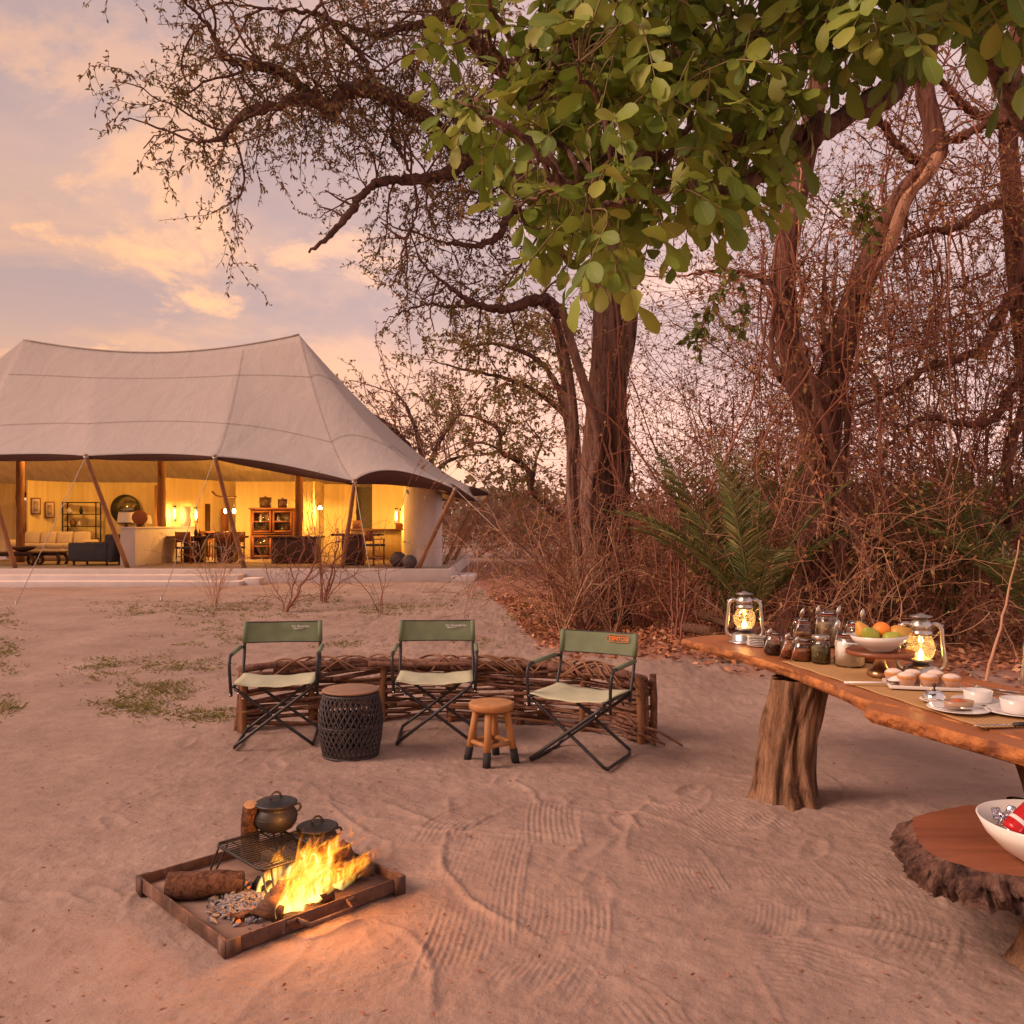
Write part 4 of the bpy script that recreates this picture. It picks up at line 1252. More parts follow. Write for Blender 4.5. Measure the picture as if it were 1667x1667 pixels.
# strap handle on the front-right side
hpts = [TPt(.30, -.012, .058), TPt(.355, -.012, .058), TPt(.375, -.095, .054), TPt(.615, -.095, .054), TPt(.635, -.012, .058), TPt(.69, -.012, .058)]
mb = MB()
for p, q in zip(hpts[:-1], hpts[1:]):
    dv = q - p; L = np.linalg.norm(dv); e = unit(dv); n_ = unit(np.cross([0, 0, 1], e)); mb.box((p + q) / 2, (L + .004, .005, .018), np.column_stack([e, n_, np.cross(e, n_)]))
mb.build('handle', 'rust', tray, smooth=False)


def log_piece(p0, p1, r, label, n=18, burnt=None, mat='log_bark', split=False, group=None):
    """a sawn log between two points with pale cut ends"""
    p0, p1 = np.array(p0), np.array(p1); t = thing('firewood_log', p0, label, 'log', group)
    pts = smooth_path([p0, p0 * .65 + p1 * .35 + rng.normal(0, .005, 3), p0 * .3 + p1 * .7 + rng.normal(0, .005, 3), p1], 22)
    MB().tube(pts, r, n, caps=False, jit=.05).build('bark', mat, t)
    ax_ = unit(p1 - p0)
    for c, s in ((p0, -1), (p1, 1)):
        rr = r[0] if (not np.isscalar(r) and s < 0) else (r[-1] if not np.isscalar(r) else r)
        mb = MB(); u_ = unit(np.cross(ax_, [0, .3, 1])); v_ = np.cross(ax_, u_); a = np.arange(n) * 2 * PI / n
        V = [c + ax_ * s * .004]; V += [c + (u_ * math.cos(q) + v_ * math.sin(q)) * rr * .985 + ax_ * s * .001 for q in a]
        j = np.arange(n); mb.add(np.array(V), np.stack([np.zeros(n, int), 1 + j, 1 + (j + 1) % n], 1)); mb.build('cut_end', 'log_cut' if not (burnt and s > 0) else 'charcoal', t, smooth=False)
    return t


ZP = .034
log_piece(TPt(.040, .725, ZP + .055), TPt(.34, .50, ZP + .048), [.052, .054, .050, .044], 'thick bark-covered log lying along the back of the fire tray', burnt=True)
simple('split_wood', (.19, .080, .034), (.035, .015, .009), scale=16, rough=.85, bump=.8, bscale=40, bdist=.01, stretch=(.45, .45, 1.6))
log_piece(TPt(.60, .90, ZP + .01), TPt(.535, .79, .315), [.046, .040, .036, .030], 'upright rough log leaning behind the iron pots', mat='log_bark')


def split_log(a, b, r, label, mat='split_wood', rz=0.0):
    """a split wedge of firewood"""
    a, b = np.array(a), np.array(b); e = unit(b - a); n_ = unit(np.cross([0, 0, 1], e)); z_ = np.cross(e, n_)
    cr = [(-1, -.55), (-.1, -.62), (1, -.6), (.95, -.1), (.62, .1), (.55, .45), (.15, .75), (-.3, .62), (-.75, .35)]
    V = []
    for k, p in enumerate(np.linspace(0, 1, 7)):
        c = a * (1 - p) + b * p; s = r * (1 + .12 * math.sin(k * 2.1)) * (1 - .15 * p)
        V.append([c + n_ * (x * math.cos(rz) - y * math.sin(rz)) * s + z_ * (x * math.sin(rz) + y * math.cos(rz)) * s + rng.normal(0, .0055, 3) for x, y in cr])
    V = np.array(V); m = len(cr); mb = MB(); i, j = np.meshgrid(np.arange(6), np.arange(m), indexing='ij'); i = i.ravel(); j = j.ravel()
    mb.add(V.reshape(-1, 3), np.stack([i * m + j, i * m + (j + 1) % m, (i + 1) * m + (j + 1) % m, (i + 1) * m + j], 1), np.arange(m)[::-1][None], (np.arange(m) + 6 * m)[None])
    return mb.build('split_log', mat, smooth=False, loc=a, label=label, cat='log', group=None)


split_log(TPt(.27, .115, ZP + .040), TPt(.43, .21, ZP + .085), .056, 'short split log standing at the front of the flames', rz=.4)
split_log(TPt(.93, .25, ZP + .045), TPt(.62, .20, ZP + .070), .058, 'split log glowing orange on the handle side of the fire', rz=.2)
split_log(TPt(.92, .40, ZP + .085), TPt(.62, .30, ZP + .05), .050, 'burning split log lying across the back of the fire', rz=-.5)
split_log(TPt(.60, .08, ZP + .03), TPt(.50, .30, ZP + .05), .042, 'split log half hidden in the flames', rz=.9)
split_log(TPt(.15, .26, ZP + .014), TPt(.29, .20, ZP + .018), .018, 'thin charred splinter lying by the ash', 'log_bark')
split_log(TPt(.42, .50, ZP + .03), TPt(.46, .34, ZP + .04), .035, 'charred log end under the grill', 'charcoal', .3)

# ash and embers
mb = MB()
for k in range(1100):
    a, b = (.27 + rng.normal(0, .06), .36 + rng.normal(0, .09)) if rng.random() < .75 else (.45 + rng.normal(0, .10), .42 + rng.normal(0, .1))
    if not (.05 < a < .95 and .05 < b < .95): continue
    s = .004 + rng.random() ** 2 * .014; h = .03 * math.exp(-((a - .28) / .08) ** 2 - ((b - .38) / .10) ** 2)
    mb.box(TPt(a, b, ZP + s * .5 + h * rng.random()), (s * 2.0, s * 1.3, s * .4), rot(*(rng.normal(0, .5, 3)), ) if False else rot(rng.normal(0, .6), rng.normal(0, .6), rng.random() * 3))
mb.build('ash_heap', 'ash', smooth=False, loc=TPt(.42, .45, ZP), kind='stuff', label='grey flaky wood ash heaped under the grill', cat='ash')
mb = MB()
for k in range(220):
    a, b = .40 + rng.normal(0, .075), .34 + rng.normal(0, .10); s = .004 + rng.random() ** 2 * .010
    mb.box(TPt(a, b, ZP + s * .5 + .010 * rng.random()), (s * 1.6, s, s * .6), rot(*(rng.random(3) * 3)))
mb.build('embers', 'ember', smooth=False, loc=TPt(.5, .45, ZP), kind='stuff', label='glowing red embers at the foot of the flames', cat='embers')

# grill grate on folding wire legs
gr_ = thing('grill_grate', TPt(.40, .55, ZP), 'wire grill grate on thin legs over the embers', 'grill')
gz_ = .178
ga0, ga1, gb0, gb1 = .335, .70, .30, .80
corn = [TPt(ga0, gb0, gz_), TPt(ga1, gb0, gz_), TPt(ga1, gb1, gz_), TPt(ga0, gb1, gz_)]
loop = []
for i in range(4):
    a, b = corn[i], corn[(i + 1) % 4]; loop += [a + (b - a) * k for k in (.06, .3, .5, .7, .94)]
MB().tube(np.array(loop), .0062, 6, closed=True).build('frame', 'iron', gr_)
for k in range(17):
    f = (k + 1) / 18; MB().tube([TPt(ga0 + .004, gb0 + (gb1 - gb0) * f, gz_), TPt(ga1 - .004, gb0 + (gb1 - gb0) * f, gz_ + .001)], .0030, 5).build('bar', 'iron', gr_)
for k in range(3):
    f = (k + 1) / 4; MB().tube([TPt(ga0 + (ga1 - ga0) * f, gb0, gz_ - .006), TPt(ga0 + (ga1 - ga0) * f, gb1, gz_ - .006)], .0032, 5).build('cross_bar', 'iron', gr_)
for (a, b, da, db) in ((ga0 + .03, gb0 + .02, -.05, -.16), (ga1 - .02, gb0 + .03, .13, -.05), (ga0 + .02, gb1 - .03, -.06, .03), (ga1 - .02, gb1 - .03, .04, .03)):
    o = ex * .028; f0 = TPt(a, b, gz_ - .004); f1 = TPt(a + da, b + db, ZP + .006)
    MB().tube(smooth_path([f0 + o, f0 * .5 + f1 * .5 + o * .9, f1 * .92 + f0 * .08 + o * .6, f1, f1 * .92 + f0 * .08 - o * .1, f0 * .5 + f1 * .5 - o * .3, f0 - o * .4], 22), .0046, 6).build('leg', 'iron', gr_)


def iron_pot(c, s, label, legs=True):
    c = np.array(c); t = thing('iron_pot', c, label, 'pot')
    b = .03 * s if legs else 0.0
    pr = [(.02, 0), (.052, .004), (.078, .018), (.095, .045), (.098, .066), (.094, .088), (.083, .106), (.080, .112), (.092, .124), (.095, .127), (.088, .127), (.074, .110)]
    MB().lathe([(r * s, z * s + b) for r, z in pr], c, 36).build('body', 'iron', t)
    MB().lathe([(.0985 * s, .066 * s + b), (.1005 * s, .069 * s + b), (.0985 * s, .072 * s + b)], c, 36, cap0=False, cap1=False).build('band', 'iron', t)
    ld = MB().lathe([(r * s, z * s + b) for r, z in [(.097, .128), (.098, .133), (.090, .138), (.086, .137), (.066, .146), (.063, .145), (.042, .152), (.039, .151), (.010, .156)]], c, 36).build('lid', 'iron', t)
    a = np.linspace(0, PI, 12); MB().tube(np.c_[c[0] + .026 * s * np.cos(a) * .85, c[1] + .026 * s * np.cos(a) * .5, c[2] + (.150 + .030 * np.sin(a)) * s + b], .0052 * s, 7).build('lid_handle', 'iron', ld)
    for sg in (-1, 1):
        q = smooth_path([(.084, .112), (.106, .114), (.113, .098), (.104, .084), (.094, .080)], 12) * s
        dv = np.array([math.cos(.35), math.sin(.35), 0]) * sg
        MB().tube(c + q[:, :1] * dv + np.c_[np.zeros(12), np.zeros(12), q[:, 1] + b], .0058 * s, 7).build('ear', 'iron', t)
    if legs:
        for k in range(3):
            an = k * 2 * PI / 3 + .6; d = np.array([math.cos(an), math.sin(an), 0])
            MB().tube([c + d * .062 * s + np.array([0, 0, b + .022 * s]), c + d * .076 * s], [.011 * s, .007 * s], 7).build('leg', 'iron', t)


iron_pot(TPt(.665, .735, gz_ + .0065), .96, 'round lidded iron pot standing on the grill grate', False)
iron_pot(TPt(.85, .60, ZP + .0035), .96, 'lidded iron pot half hidden behind the flames', True)

# ------------------------------------------------------------------ flames
m = bpy.data.materials.new('flame'); m.use_nodes = True; n, l = m.node_tree.nodes, m.node_tree.links; n.clear()
o = n.new('ShaderNodeOutputMaterial'); x = n.new('ShaderNodeMixShader'); tr = n.new('ShaderNodeBsdfTransparent'); em = n.new('ShaderNodeEmission')
uvn = n.new('ShaderNodeTexCoord'); sp3 = n.new('ShaderNodeSeparateXYZ'); l.new(uvn.outputs['UV'], sp3.inputs[0])
mp = n.new('ShaderNodeMapping'); mp.inputs['Scale'].default_value = (26, 5, 26); l.new(uvn.outputs['Object'], mp.inputs[0])
nz = n.new('ShaderNodeTexNoise'); nz.inputs['Scale'].default_value = 1.0; nz.inputs['Detail'].default_value = 4; nz.inputs['Distortion'].default_value = 1.2
mp.inputs['Scale'].default_value = (34, 34, 4.5); l.new(mp.outputs[0], nz.inputs[0])


def fm(op, a, b=None):
    q = n.new('ShaderNodeMath'); q.operation = op
    for i, v in enumerate((a, b)):
        if v is None: continue
        if isinstance(v, (int, float)): q.inputs[i].default_value = v
        else: l.new(v, q.inputs[i])
    return q.outputs[0]


vv = sp3.outputs[1]
edge = fm('SUBTRACT', 1.0, fm('POWER', fm('ABSOLUTE', fm('SUBTRACT', fm('MULTIPLY', sp3.outputs[0], 2.0), 1.0)), 2.2))
heat = fm('SUBTRACT', fm('ADD', fm('MULTIPLY', nz.outputs[0], 1.25), .12), fm('MULTIPLY', vv, .62))
cr = n.new('ShaderNodeValToRGB'); e = cr.color_ramp.elements
e[0].position = .12; e[0].color = (.9, .10, .004, 1); e[1].position = .72; e[1].color = (1, .72, .22, 1)
k_ = e.new(.34); k_.color = (1, .22, .012, 1); k_ = e.new(.54); k_.color = (1, .46, .045, 1)
l.new(heat, cr.inputs[0]); l.new(cr.outputs[0], em.inputs[0])
stn = n.new('ShaderNodeMapRange'); l.new(heat, stn.inputs[0]); stn.inputs[1].default_value = .1; stn.inputs[2].default_value = .8; stn.inputs[3].default_value = .28; stn.inputs[4].default_value = 1.55
l.new(stn.outputs[0], em.inputs[1])
al = fm('MULTIPLY', edge, fm('SUBTRACT', 1.0, fm('POWER', vv, 2.5)))
sm = n.new('ShaderNodeMapRange'); sm.interpolation_type = 'SMOOTHSTEP'; l.new(fm('ADD', heat, fm('MULTIPLY', al, .25)), sm.inputs[0]); sm.inputs[1].default_value = .22; sm.inputs[2].default_value = .62
alf = fm('MULTIPLY', al, sm.outputs[0])
alf = fm('MULTIPLY', alf, .62)
l.new(alf, x.inputs[0]); l.new(tr.outputs[0], x.inputs[1]); l.new(em.outputs[0], x.inputs[2]); l.new(x.outputs[0], o.inputs[0]); MATS['flame'] = m


def set_uv(me, uv):
    lay = me.uv_layers.new(name='UVMap'); idx = np.empty(len(me.loops), np.int32); me.loops.foreach_get('vertex_index', idx)
    lay.data.foreach_set('uv', np.asarray(uv, np.float32)[idx].ravel())


fire_c = TPt(.52, .20, ZP + .02)
fire = thing('campfire', fire_c, 'tall yellow and orange flames burning in the tray', 'fire')
FW, FH = 9, 16
for k in range(30):
    a, b = .53 + rng.normal(0, .085), .21 + rng.normal(0, .075)
    if k < 8: a, b = .42 + rng.normal(0, .04), .17 + rng.normal(0, .04)
    hgt_f = (.15 + .22 * rng.random() ** 1.2) * (1.0 if k >= 8 else .62); wdt = .034 + .060 * rng.random() ** 1.5
    base_p = TPt(a, b, ZP + .01 + .03 * rng.random()); lean = np.array([.26 + rng.normal(0, .12), rng.normal(0, .05), 0])
    yaw = rng.random() * PI; P = np.zeros((FW, FH, 3)); uv = np.zeros((FW, FH, 2)); ph = rng.random() * 6
    for i in range(FW):
        for j in range(FH):
            s = j / (FH - 1); w = i / (FW - 1) * 2 - 1
            ww = wdt * (.45 + 1.0 * math.sin(PI * min(1, s * .9 + .12)) ** 1.1) * (1 - s) ** .55
            cx = .034 * math.sin(4.5 * s + ph) * s + .010 * math.sin(12 * s + ph * 2) * s
            bow = .45 * (1 - w * w) * ww
            lx, ly = w * ww + cx, bow
            P[i, j] = base_p + np.array([lx * math.cos(yaw) - ly * math.sin(yaw), lx * math.sin(yaw) + ly * math.cos(yaw), s * hgt_f]) + lean * s ** 1.4 * hgt_f * 3.2
            uv[i, j] = ((w + 1) / 2, s)
    mb = MB(); mb.grid(P); q = mb.build('flame', 'flame', fire); set_uv(q.data, uv.reshape(-1, 2))
pl = point('campfire_light', (.05, -.05, .18), 12, (1, .36, .07), .10); pl.parent = fire
pl = point('campfire_light', (-.02, .02, .05), 2.5, (1, .30, .05), .06); pl.parent = fire

# ================================================================== BREAKFAST TABLE
TZ = .78


def T(u, v, z=TZ):
    Y = (EYE - z) * FPX / (v - HOR); return np.array([(u - 833.5) / FPX * Y, Y, z])


def slab(name, outline, zt, zb, t, mtop, medge, jit=.006, bulge=.010, n=150, edge_name='live_edge', rough=None, under=.02):
    """a slab of timber with an uneven natural edge"""
    p = np.array(outline, float); q = smooth_path(np.vstack([p, p[:1]]), n + 1)[:-1]
    c = q.mean(0); tg = np.roll(q, -1, 0) - np.roll(q, 1, 0); tg /= np.linalg.norm(tg, axis=1)[:, None] + 1e-9
    nn = np.c_[tg[:, 1], -tg[:, 0]]
    area = .5 * np.sum(q[:, 0] * np.roll(q[:, 1], -1) - np.roll(q[:, 0], -1) * q[:, 1])
    if area < 0: nn = -nn
    rings = []; lev = 7
    for k in range(lev):
        s = k / (lev - 1); o = bulge * math.sin(PI * s) - under * s ** 2
        jj = jit * (vnoise(np.arange(n) * .35 + 9.1 * k, np.full(n, k * .8), 1.0) - .5) * 2 * (1 if k else .35)
        if rough is not None: jj = jj + rough * (.6 * vnoise(np.arange(n) * .33 + s * 3.5, np.full(n, s * .8), 1.0) + .4 * vnoise(np.arange(n) * .9 + s * 5.0, np.full(n, s * 1.6), 1.0) - .5) * 2 * (math.sin(PI * min(1, s * .85))) 
        zz = zt + (zb - zt) * s + (0 if k in (0,) else (zb - zt) * .10 * (vnoise(np.arange(n) * .5, np.full(n, k), 1.) - .5))
        rings.append(np.c_[q + nn * (o + jj)[:, None] if np.ndim(jj) else q + nn * (o + jj), np.full(n, zt + (zb - zt) * s) if np.isscalar(zz) else zz])
    rings[0][:, 2] = zt
    Rg = np.array(rings)
    idx = np.arange(n)
    MB().add(Rg[0], (idx if area > 0 else idx[::-1])[None, :]).build('top' if name is None else name, mtop, t, smooth=False)
    P = np.concatenate([Rg, Rg[:, :1]], 1); mb = MB(); mb.grid(P.transpose(1, 0, 2)); e = mb.build(edge_name, medge, t)
    MB().add(Rg[-1], (idx[::-1] if area > 0 else idx)[None, :]).build('underside', medge, e, smooth=False)


tb = thing('slab_table', gz((1.6, 4.8, 0)), 'long live-edge wooden slab table set for breakfast', 'table')
slab('plank', [(1.20, 6.02), (1.30, 5.71), (1.418, 5.39), (1.516, 5.01), (1.58, 4.62), (1.617, 4.28), (1.632, 3.98), (1.76, 3.74), (1.88, 3.4), (2.02, 3.0), (2.14, 2.5), (3.0, 2.45), (2.76, 3.2), (2.5, 4.2), (2.38, 4.75), (2.2, 5.6), (1.95, 6.15), (1.5, 6.22)], TZ, TZ - .062, tb, 'slab_top', 'slab_edge', rough=.014)
slab('plank', [(1.575, 3.80), (1.60, 3.72), (1.666, 3.59), (1.729, 3.41), (1.795, 3.26), (1.855, 3.10), (1.98, 2.78), (2.06, 2.5), (2.13, 2.5), (2.012, 2.99), (1.872, 3.39), (1.75, 3.73), (1.645, 3.90)], TZ - .004, TZ - .070, tb, 'slab_top', 'slab_edge', rough=.014, jit=.007)


def stump(cx, cy, r0, r1, z1, dx_, dy_, parent, mat='stump_wood', sd=1.0, nm='leg'):
    n = 64; rings = []
    zs = np.linspace(-.06, z1, 26); g = hgt(cx, cy)
    for z in zs:
        s = max(0, z) / z1
        a = np.arange(n) * 2 * PI / n
        rr = (r0 + (r1 - r0) * s ** .40) * (1 - .20 * math.sin(PI * s)) + .055 * (s > .8) * (s - .8)
        fl = .042 * (vnoise(a * 2.6 + sd * 7 + .8 * s, np.full(n, s * 1.2 + sd), 1.3) - .5) + .026 * (vnoise(a * 6.3 + sd * 3 + .5 * s, np.full(n, s * 2.2), 1.5) - .5)
        groove = -.020 * np.clip(np.abs(np.sin(a * 3.5 + 1.3 * s + sd + .6 * np.sin(3 * a))) * -1 + .30, 0, 1) * 2.2
        r_ = rr + fl * 1.7 + groove + .02 * (1 - s) ** 3 * np.sin(4 * a + sd)
        rings.append(np.c_[cx + dx_ * s + .05 * math.sin(PI * s) * (-1 if sd == 1.0 else 0) + .02 * math.sin(3 * s) + r_ * np.cos(a), cy + dy_ * s + r_ * np.sin(a), np.full(n, g + z)])
    P = np.array(rings); P = np.concatenate([P, P[:, :1]], 1)
    mb = MB(); mb.grid(P.transpose(1, 0, 2)[::-1]); return mb.build(nm, mat, parent)


stump(1.545, 4.84, .205, .150, TZ - .065 - hgt(1.545, 4.84), .105, .03, tb)
stump(2.30, 3.62, .17, .16, TZ - .066 - hgt(2.3, 3.6), .0, .0, tb, 'dark_bark', 2.2)

# woven runner
e1 = unit(np.array([.176, -.984, 0])); e2 = unit(np.array([.984, .176, 0]))
r0_ = np.array([1.575, 5.02, TZ + .0035]); LR, WR = 1.66, .46
P = np.zeros((80, 16, 3)); uv = np.zeros((80, 16, 2))
for i in range(80):
    for j in range(16):
        s, w = i / 79, j / 15
        P[i, j] = r0_ + e1 * LR * s + e2 * WR * w + np.array([0, 0, .0015 * math.sin(40 * s + 3 * w)]); uv[i, j] = (s * 3.2, w)
ro = MB().grid(P).build('table_runner', 'runner', loc=r0_, label='woven straw runner along the middle of the slab table', cat='runner')
set_uv(ro.data, uv.reshape(-1, 2)); m = ro.modifiers.new('t', 'SOLIDIFY'); m.thickness = .003; m.offset = 0
RZ = TZ + .0075


def on(u, v): p = T(u, v); p[2] = RZ; return p


# ------------------------------------------------------------------ lanterns
def lantern(p, s, label):
    t = thing('hurricane_lantern', p, label, 'lantern', 'lit lanterns on the slab table')
    c = np.array(p); q = lambda pr: [(a * s, b * s) for a, b in pr]
    MB().lathe(q([(.30, 0), (.31, .02), (.26, .045), (.245, .06), (.25, .15), (.22, .18), (.13, .20), (.10, .23)]), c, 32).build('fuel_tank', 'steel', t)
    MB().lathe(q([(.10, .23), (.17, .245), (.18, .27), (.13, .285), (.09, .31)]), c, 28).build('burner', 'steel_dull', t)
    MB().lathe(q([(.135, .285), (.185, .36), (.205, .45), (.19, .54), (.155, .62), (.135, .65)]), c, 32, cap0=False, cap1=False).build('globe', 'lamp_glass', t)
    MB().lathe(q([(.15, .645), (.165, .65), (.165, .70), (.13, .72), (.155, .74), (.155, .83), (.10, .87), (.09, .905)]), c, 28).build('chimney', 'steel', t)
    MB().lathe(q([(.06, .905), (.165, .925), (.165, .94), (.06, .965), (.02, .985)]), c, 24).build('cap', 'steel_dull', t)
    dirv = np.array([math.cos(.25), -math.sin(.25), 0])
    for sg in (-1, 1):
        pts = smooth_path([(.10, .80), (.22, .815), (.285, .75), (.30, .60), (.325, .35), (.335, .22), (.30, .14), (.22, .11)], 30) * s
        MB().tube(c + sg * pts[:, :1] * dirv + np.c_[np.zeros(30), np.zeros(30), pts[:, 1]], .034 * s, 10).build('side_tube', 'steel', t)
        MB().lathe(q([(.02, -.025), (.03, 0), (.02, .025)]), c + dirv * sg * .30 * s + np.array([0, 0, .79 * s]), 8).build('handle_lug', 'steel_dull', t)
    for sg in (-1, 1):
        a = np.linspace(0, 2 * PI, 36, endpoint=False)
        MB().tube(np.c_[c[0] + .212 * s * np.cos(a), c[1] + .212 * s * np.sin(a), c[2] + s * (.45 + sg * .085 * np.cos(a - .5))], .0045 * s, 5, closed=True).build('wire_guard', 'steel', t)
    a = np.linspace(-PI / 2, PI / 2, 24)
    MB().tube(np.c_[c[0] + dirv[0] * .30 * s * np.sin(a), c[1] + .30 * s * np.cos(a) * .98 + dirv[1] * .3 * s * np.sin(a), c[2] + s * (.79 - .38 * np.cos(a))], .007 * s, 5).build('bail', 'steel_dull', t)
    MB().lathe(q([(.014, .30), (.045, .33), (.036, .37), (.006, .44)]), c, 12).build('flame', 'lamp_flame', t)
    d = point('lantern_light', (0, 0, .37 * s), 2.6, (1, .55, .16), .015); d.parent = t


lantern((*T(1212, 1046)[:2], TZ + .001), .355, 'lit silver hurricane lantern beside the stack of plates')
p2 = T(1499, 1103); lantern((*p2[:2], TZ + .001), .345, 'lit silver hurricane lantern behind the fruit bowl')
lantern((2.53, 4.02, TZ + .001), .345, 'lit silver hurricane lantern next to the cutlery')

# ------------------------------------------------------------------ plates, jars, spoons
pc = T(1237, 1052)
for k in range(6):
    z = TZ + .001 + k * .0105
    MB().lathe([(.045, 0), (.060, .002), (.083, .008), (.083, .0105), (.058, .005), (.01, .004)], (pc[0] + .003 * math.sin(5 * k), pc[1], z), 28).build('plate', 'slate_plate' if k == 5 else 'porcelain', loc=(pc[0], pc[1], z), label='small dark plate topping the stack beside the lantern' if k == 5 else 'small pale plate in the stack beside the lantern', cat='plate', group='stacked small plates')


def jar(u, v, r, h, fill, frac, label, clip=True, spoon=None, xy=None):
    p = on(u, v) if xy is None else np.array([*xy, RZ]); t = thing('glass_jar', p, label, 'jar', 'jars of breakfast toppings')
    MB().lathe([(r * .90, 0), (r, .008), (r, h * .62), (r * .86, h * .74), (r * .80, h * .80), (r * .80, h * .86)], p, 28, cap1=False).build('glass', 'clear_glass', t)
    MB().lathe([(r * .84, .006), (r * .93, .014), (r * .93, h * frac * .95), (r * .6, h * frac), (.004, h * frac + .004)], p, 24).build('contents', fill, t)
    if clip:
        MB().lathe([(r * .82, h * .862), (r * .86, h * .872), (r * .82, h * .89)], p, 28).build('seal', 'rubber_red', t)
        MB().lathe([(r * .84, h * .892), (r * .85, h * .95), (r * .70, h * .99), (r * .1, h)], p, 28).build('lid', 'clear_glass', t)
        a = np.linspace(0, 2 * PI, 28, endpoint=False); MB().tube(np.c_[p[0] + r * .84 * np.cos(a), p[1] + r * .84 * np.sin(a), np.full(28, p[2] + h * .80)], .0022, 5, closed=True).build('wire_clip', 'steel', t)
        MB().tube([p + np.array([-r * .87, -.012, h * .66]), p + np.array([-r * 1.02, -.012, h * .80]), p + np.array([-r * .80, -.012, h * .97])], .0022, 5).build('clasp', 'steel', t)
    else:
        MB().lathe([(r * .88, h * .86), (r * .90, h * .87), (r * .90, h * .97), (r * .84, h)], p, 28).build('lid', 'steel', t)
    return p


def spoon(b, tip, label, s=1.0):
    """a spoon standing on its handle; b = handle end, tip = tip of the bowl"""
    b, tip = np.array(b), np.array(tip); L = np.linalg.norm(tip - b); e = unit(tip - b); side = unit(np.cross(e, [0, 1, .1])); nr = np.cross(side, e)
    t = thing('spoon', b, label, 'spoon', 'spoons leaning on the jars')
    MB().tube([b, b + e * L * .35, b + e * L * .74], [.0058 * s, .0030 * s, .0034 * s], 8, flat=.5).build('handle', 'steel', t)
    P = np.zeros((13, 11, 3))
    for i in range(13):
        for j in range(11):
            q = i / 12; w = j / 10 * 2 - 1; ww = .0165 * s * math.sin(PI * min(1, q * .94 + .06)) ** .7 * (1.08 - .35 * q)
            P[i, j] = b + e * L * (.72 + .28 * q) + side * w * ww + nr * (.006 * s * (w * w - 1) * math.sin(PI * q))
    o = MB().grid(P).build('bowl', 'steel', t); m = o.modifiers.new('t', 'SOLIDIFY'); m.thickness = .0012


pj = jar(1259, 1066, .057, .135, 'raisin', .42, 'squat clip jar of dark raisins next to the plates')
spoon(pj + np.array([-.085, -.05, .0]), pj + np.array([-.030, -.052, .165]), 'spoon leaning on the raisin jar')
pj = jar(1284, 1072, .050, .125, 'cornflake', .40, 'small clip jar of red flakes behind the tallest front spoon')
spoon(pj + np.array([-.075, -.055, .0]), pj + np.array([-.015, -.056, .155]), 'spoon leaning on the small jar of red flakes')
pj = jar(1306, 1077, .062, .130, 'cornflake', .45, 'clip jar of crushed reddish cereal with a tied spoon')
spoon(pj + np.array([-.085, -.05, .0]), pj + np.array([-.045, -.066, .150]), 'spoon tied to the jar of crushed reddish cereal')
jar(1336, 1081, .055, .160, 'seed', .62, 'screw-lid jar of green seeds', clip=False)
pj = jar(0, 0, .064, .185, 'granola', .5, 'tall clip jar of granola behind the front jars', xy=(1.90, 5.60))
spoon(pj + np.array([-.085, -.035, .02]), pj + np.array([-.010, -.068, .260]), 'spoon standing at the tall granola jar')
pj = jar(0, 0, .078, .235, 'oats', .66, 'largest clip jar, filled with pale oats', xy=(2.07, 5.62))
spoon(pj + np.array([-.10, -.035, .03]), pj + np.array([-.070, -.045, .27]), 'spoon standing between the granola jar and the oats jar')
spoon(pj + np.array([-.01, -.09, .04]), pj + np.array([.055, -.080, .275]), 'spoon standing before the oats jar')
pj = jar(0, 0, .066, .205, 'oats', .35, 'clip jar half empty, behind the white yoghurt jar', xy=(2.13, 5.30))
spoon(pj + np.array([-.02, -.075, .05]), pj + np.array([.018, -.069, .285]), 'spoon standing at the half empty jar')
jar(0, 0, .048, .125, 'granola', .6, 'small jar of brown grain tucked beside the yoghurt jar', xy=(1.855, 5.12))
pj = jar(1383, 1086, .084, .195, 'yoghurt', .74, 'wide clip jar of white yoghurt')
spoon(pj + np.array([-.095, -.02, .06]), pj + np.array([-.060, .00, .262]), 'spoon standing at the yoghurt jar')
jar(0, 0, .055, .12, 'jam', .7, 'jar of orange jam behind the cake stand', xy=(2.06, 4.98))

# ------------------------------------------------------------------ cake stand with fruit bowl
c = on(1433, 1103)
t = thing('cake_stand', c, 'wooden cake stand on a bronze foot', 'cake stand')
MB().lathe([(.064, 0), (.066, .006), (.062, .030), (.050, .036), (.034, .060), (.026, .095), (.028, .112)], c, 32).build('foot', 'bronze', t)
MB().lathe([(.03, .112), (.165, .114), (.172, .120), (.172, .136), (.165, .139), (.155, .132)], c, 44).build('plate', 'cake_wood', t)
cb = c + np.array([.0, .0, .1345])
t = thing('fruit_bowl', cb, 'white footed bowl of fruit on the cake stand', 'bowl')
MB().lathe([(.060, 0), (.063, .006), (.10, .028), (.135, .060), (.146, .086), (.142, .086), (.128, .060), (.09, .032), (.01, .018)], cb, 40, rm=rot(0, -.05, 0)).build('bowl', 'porcelain', t)


def fruit(off, prof, mat, label, rm, cat, nm):
    p = cb + np.array(off); MB().lathe(prof, p, 24, rm).build(nm, mat, loc=p, label=label, cat=cat)


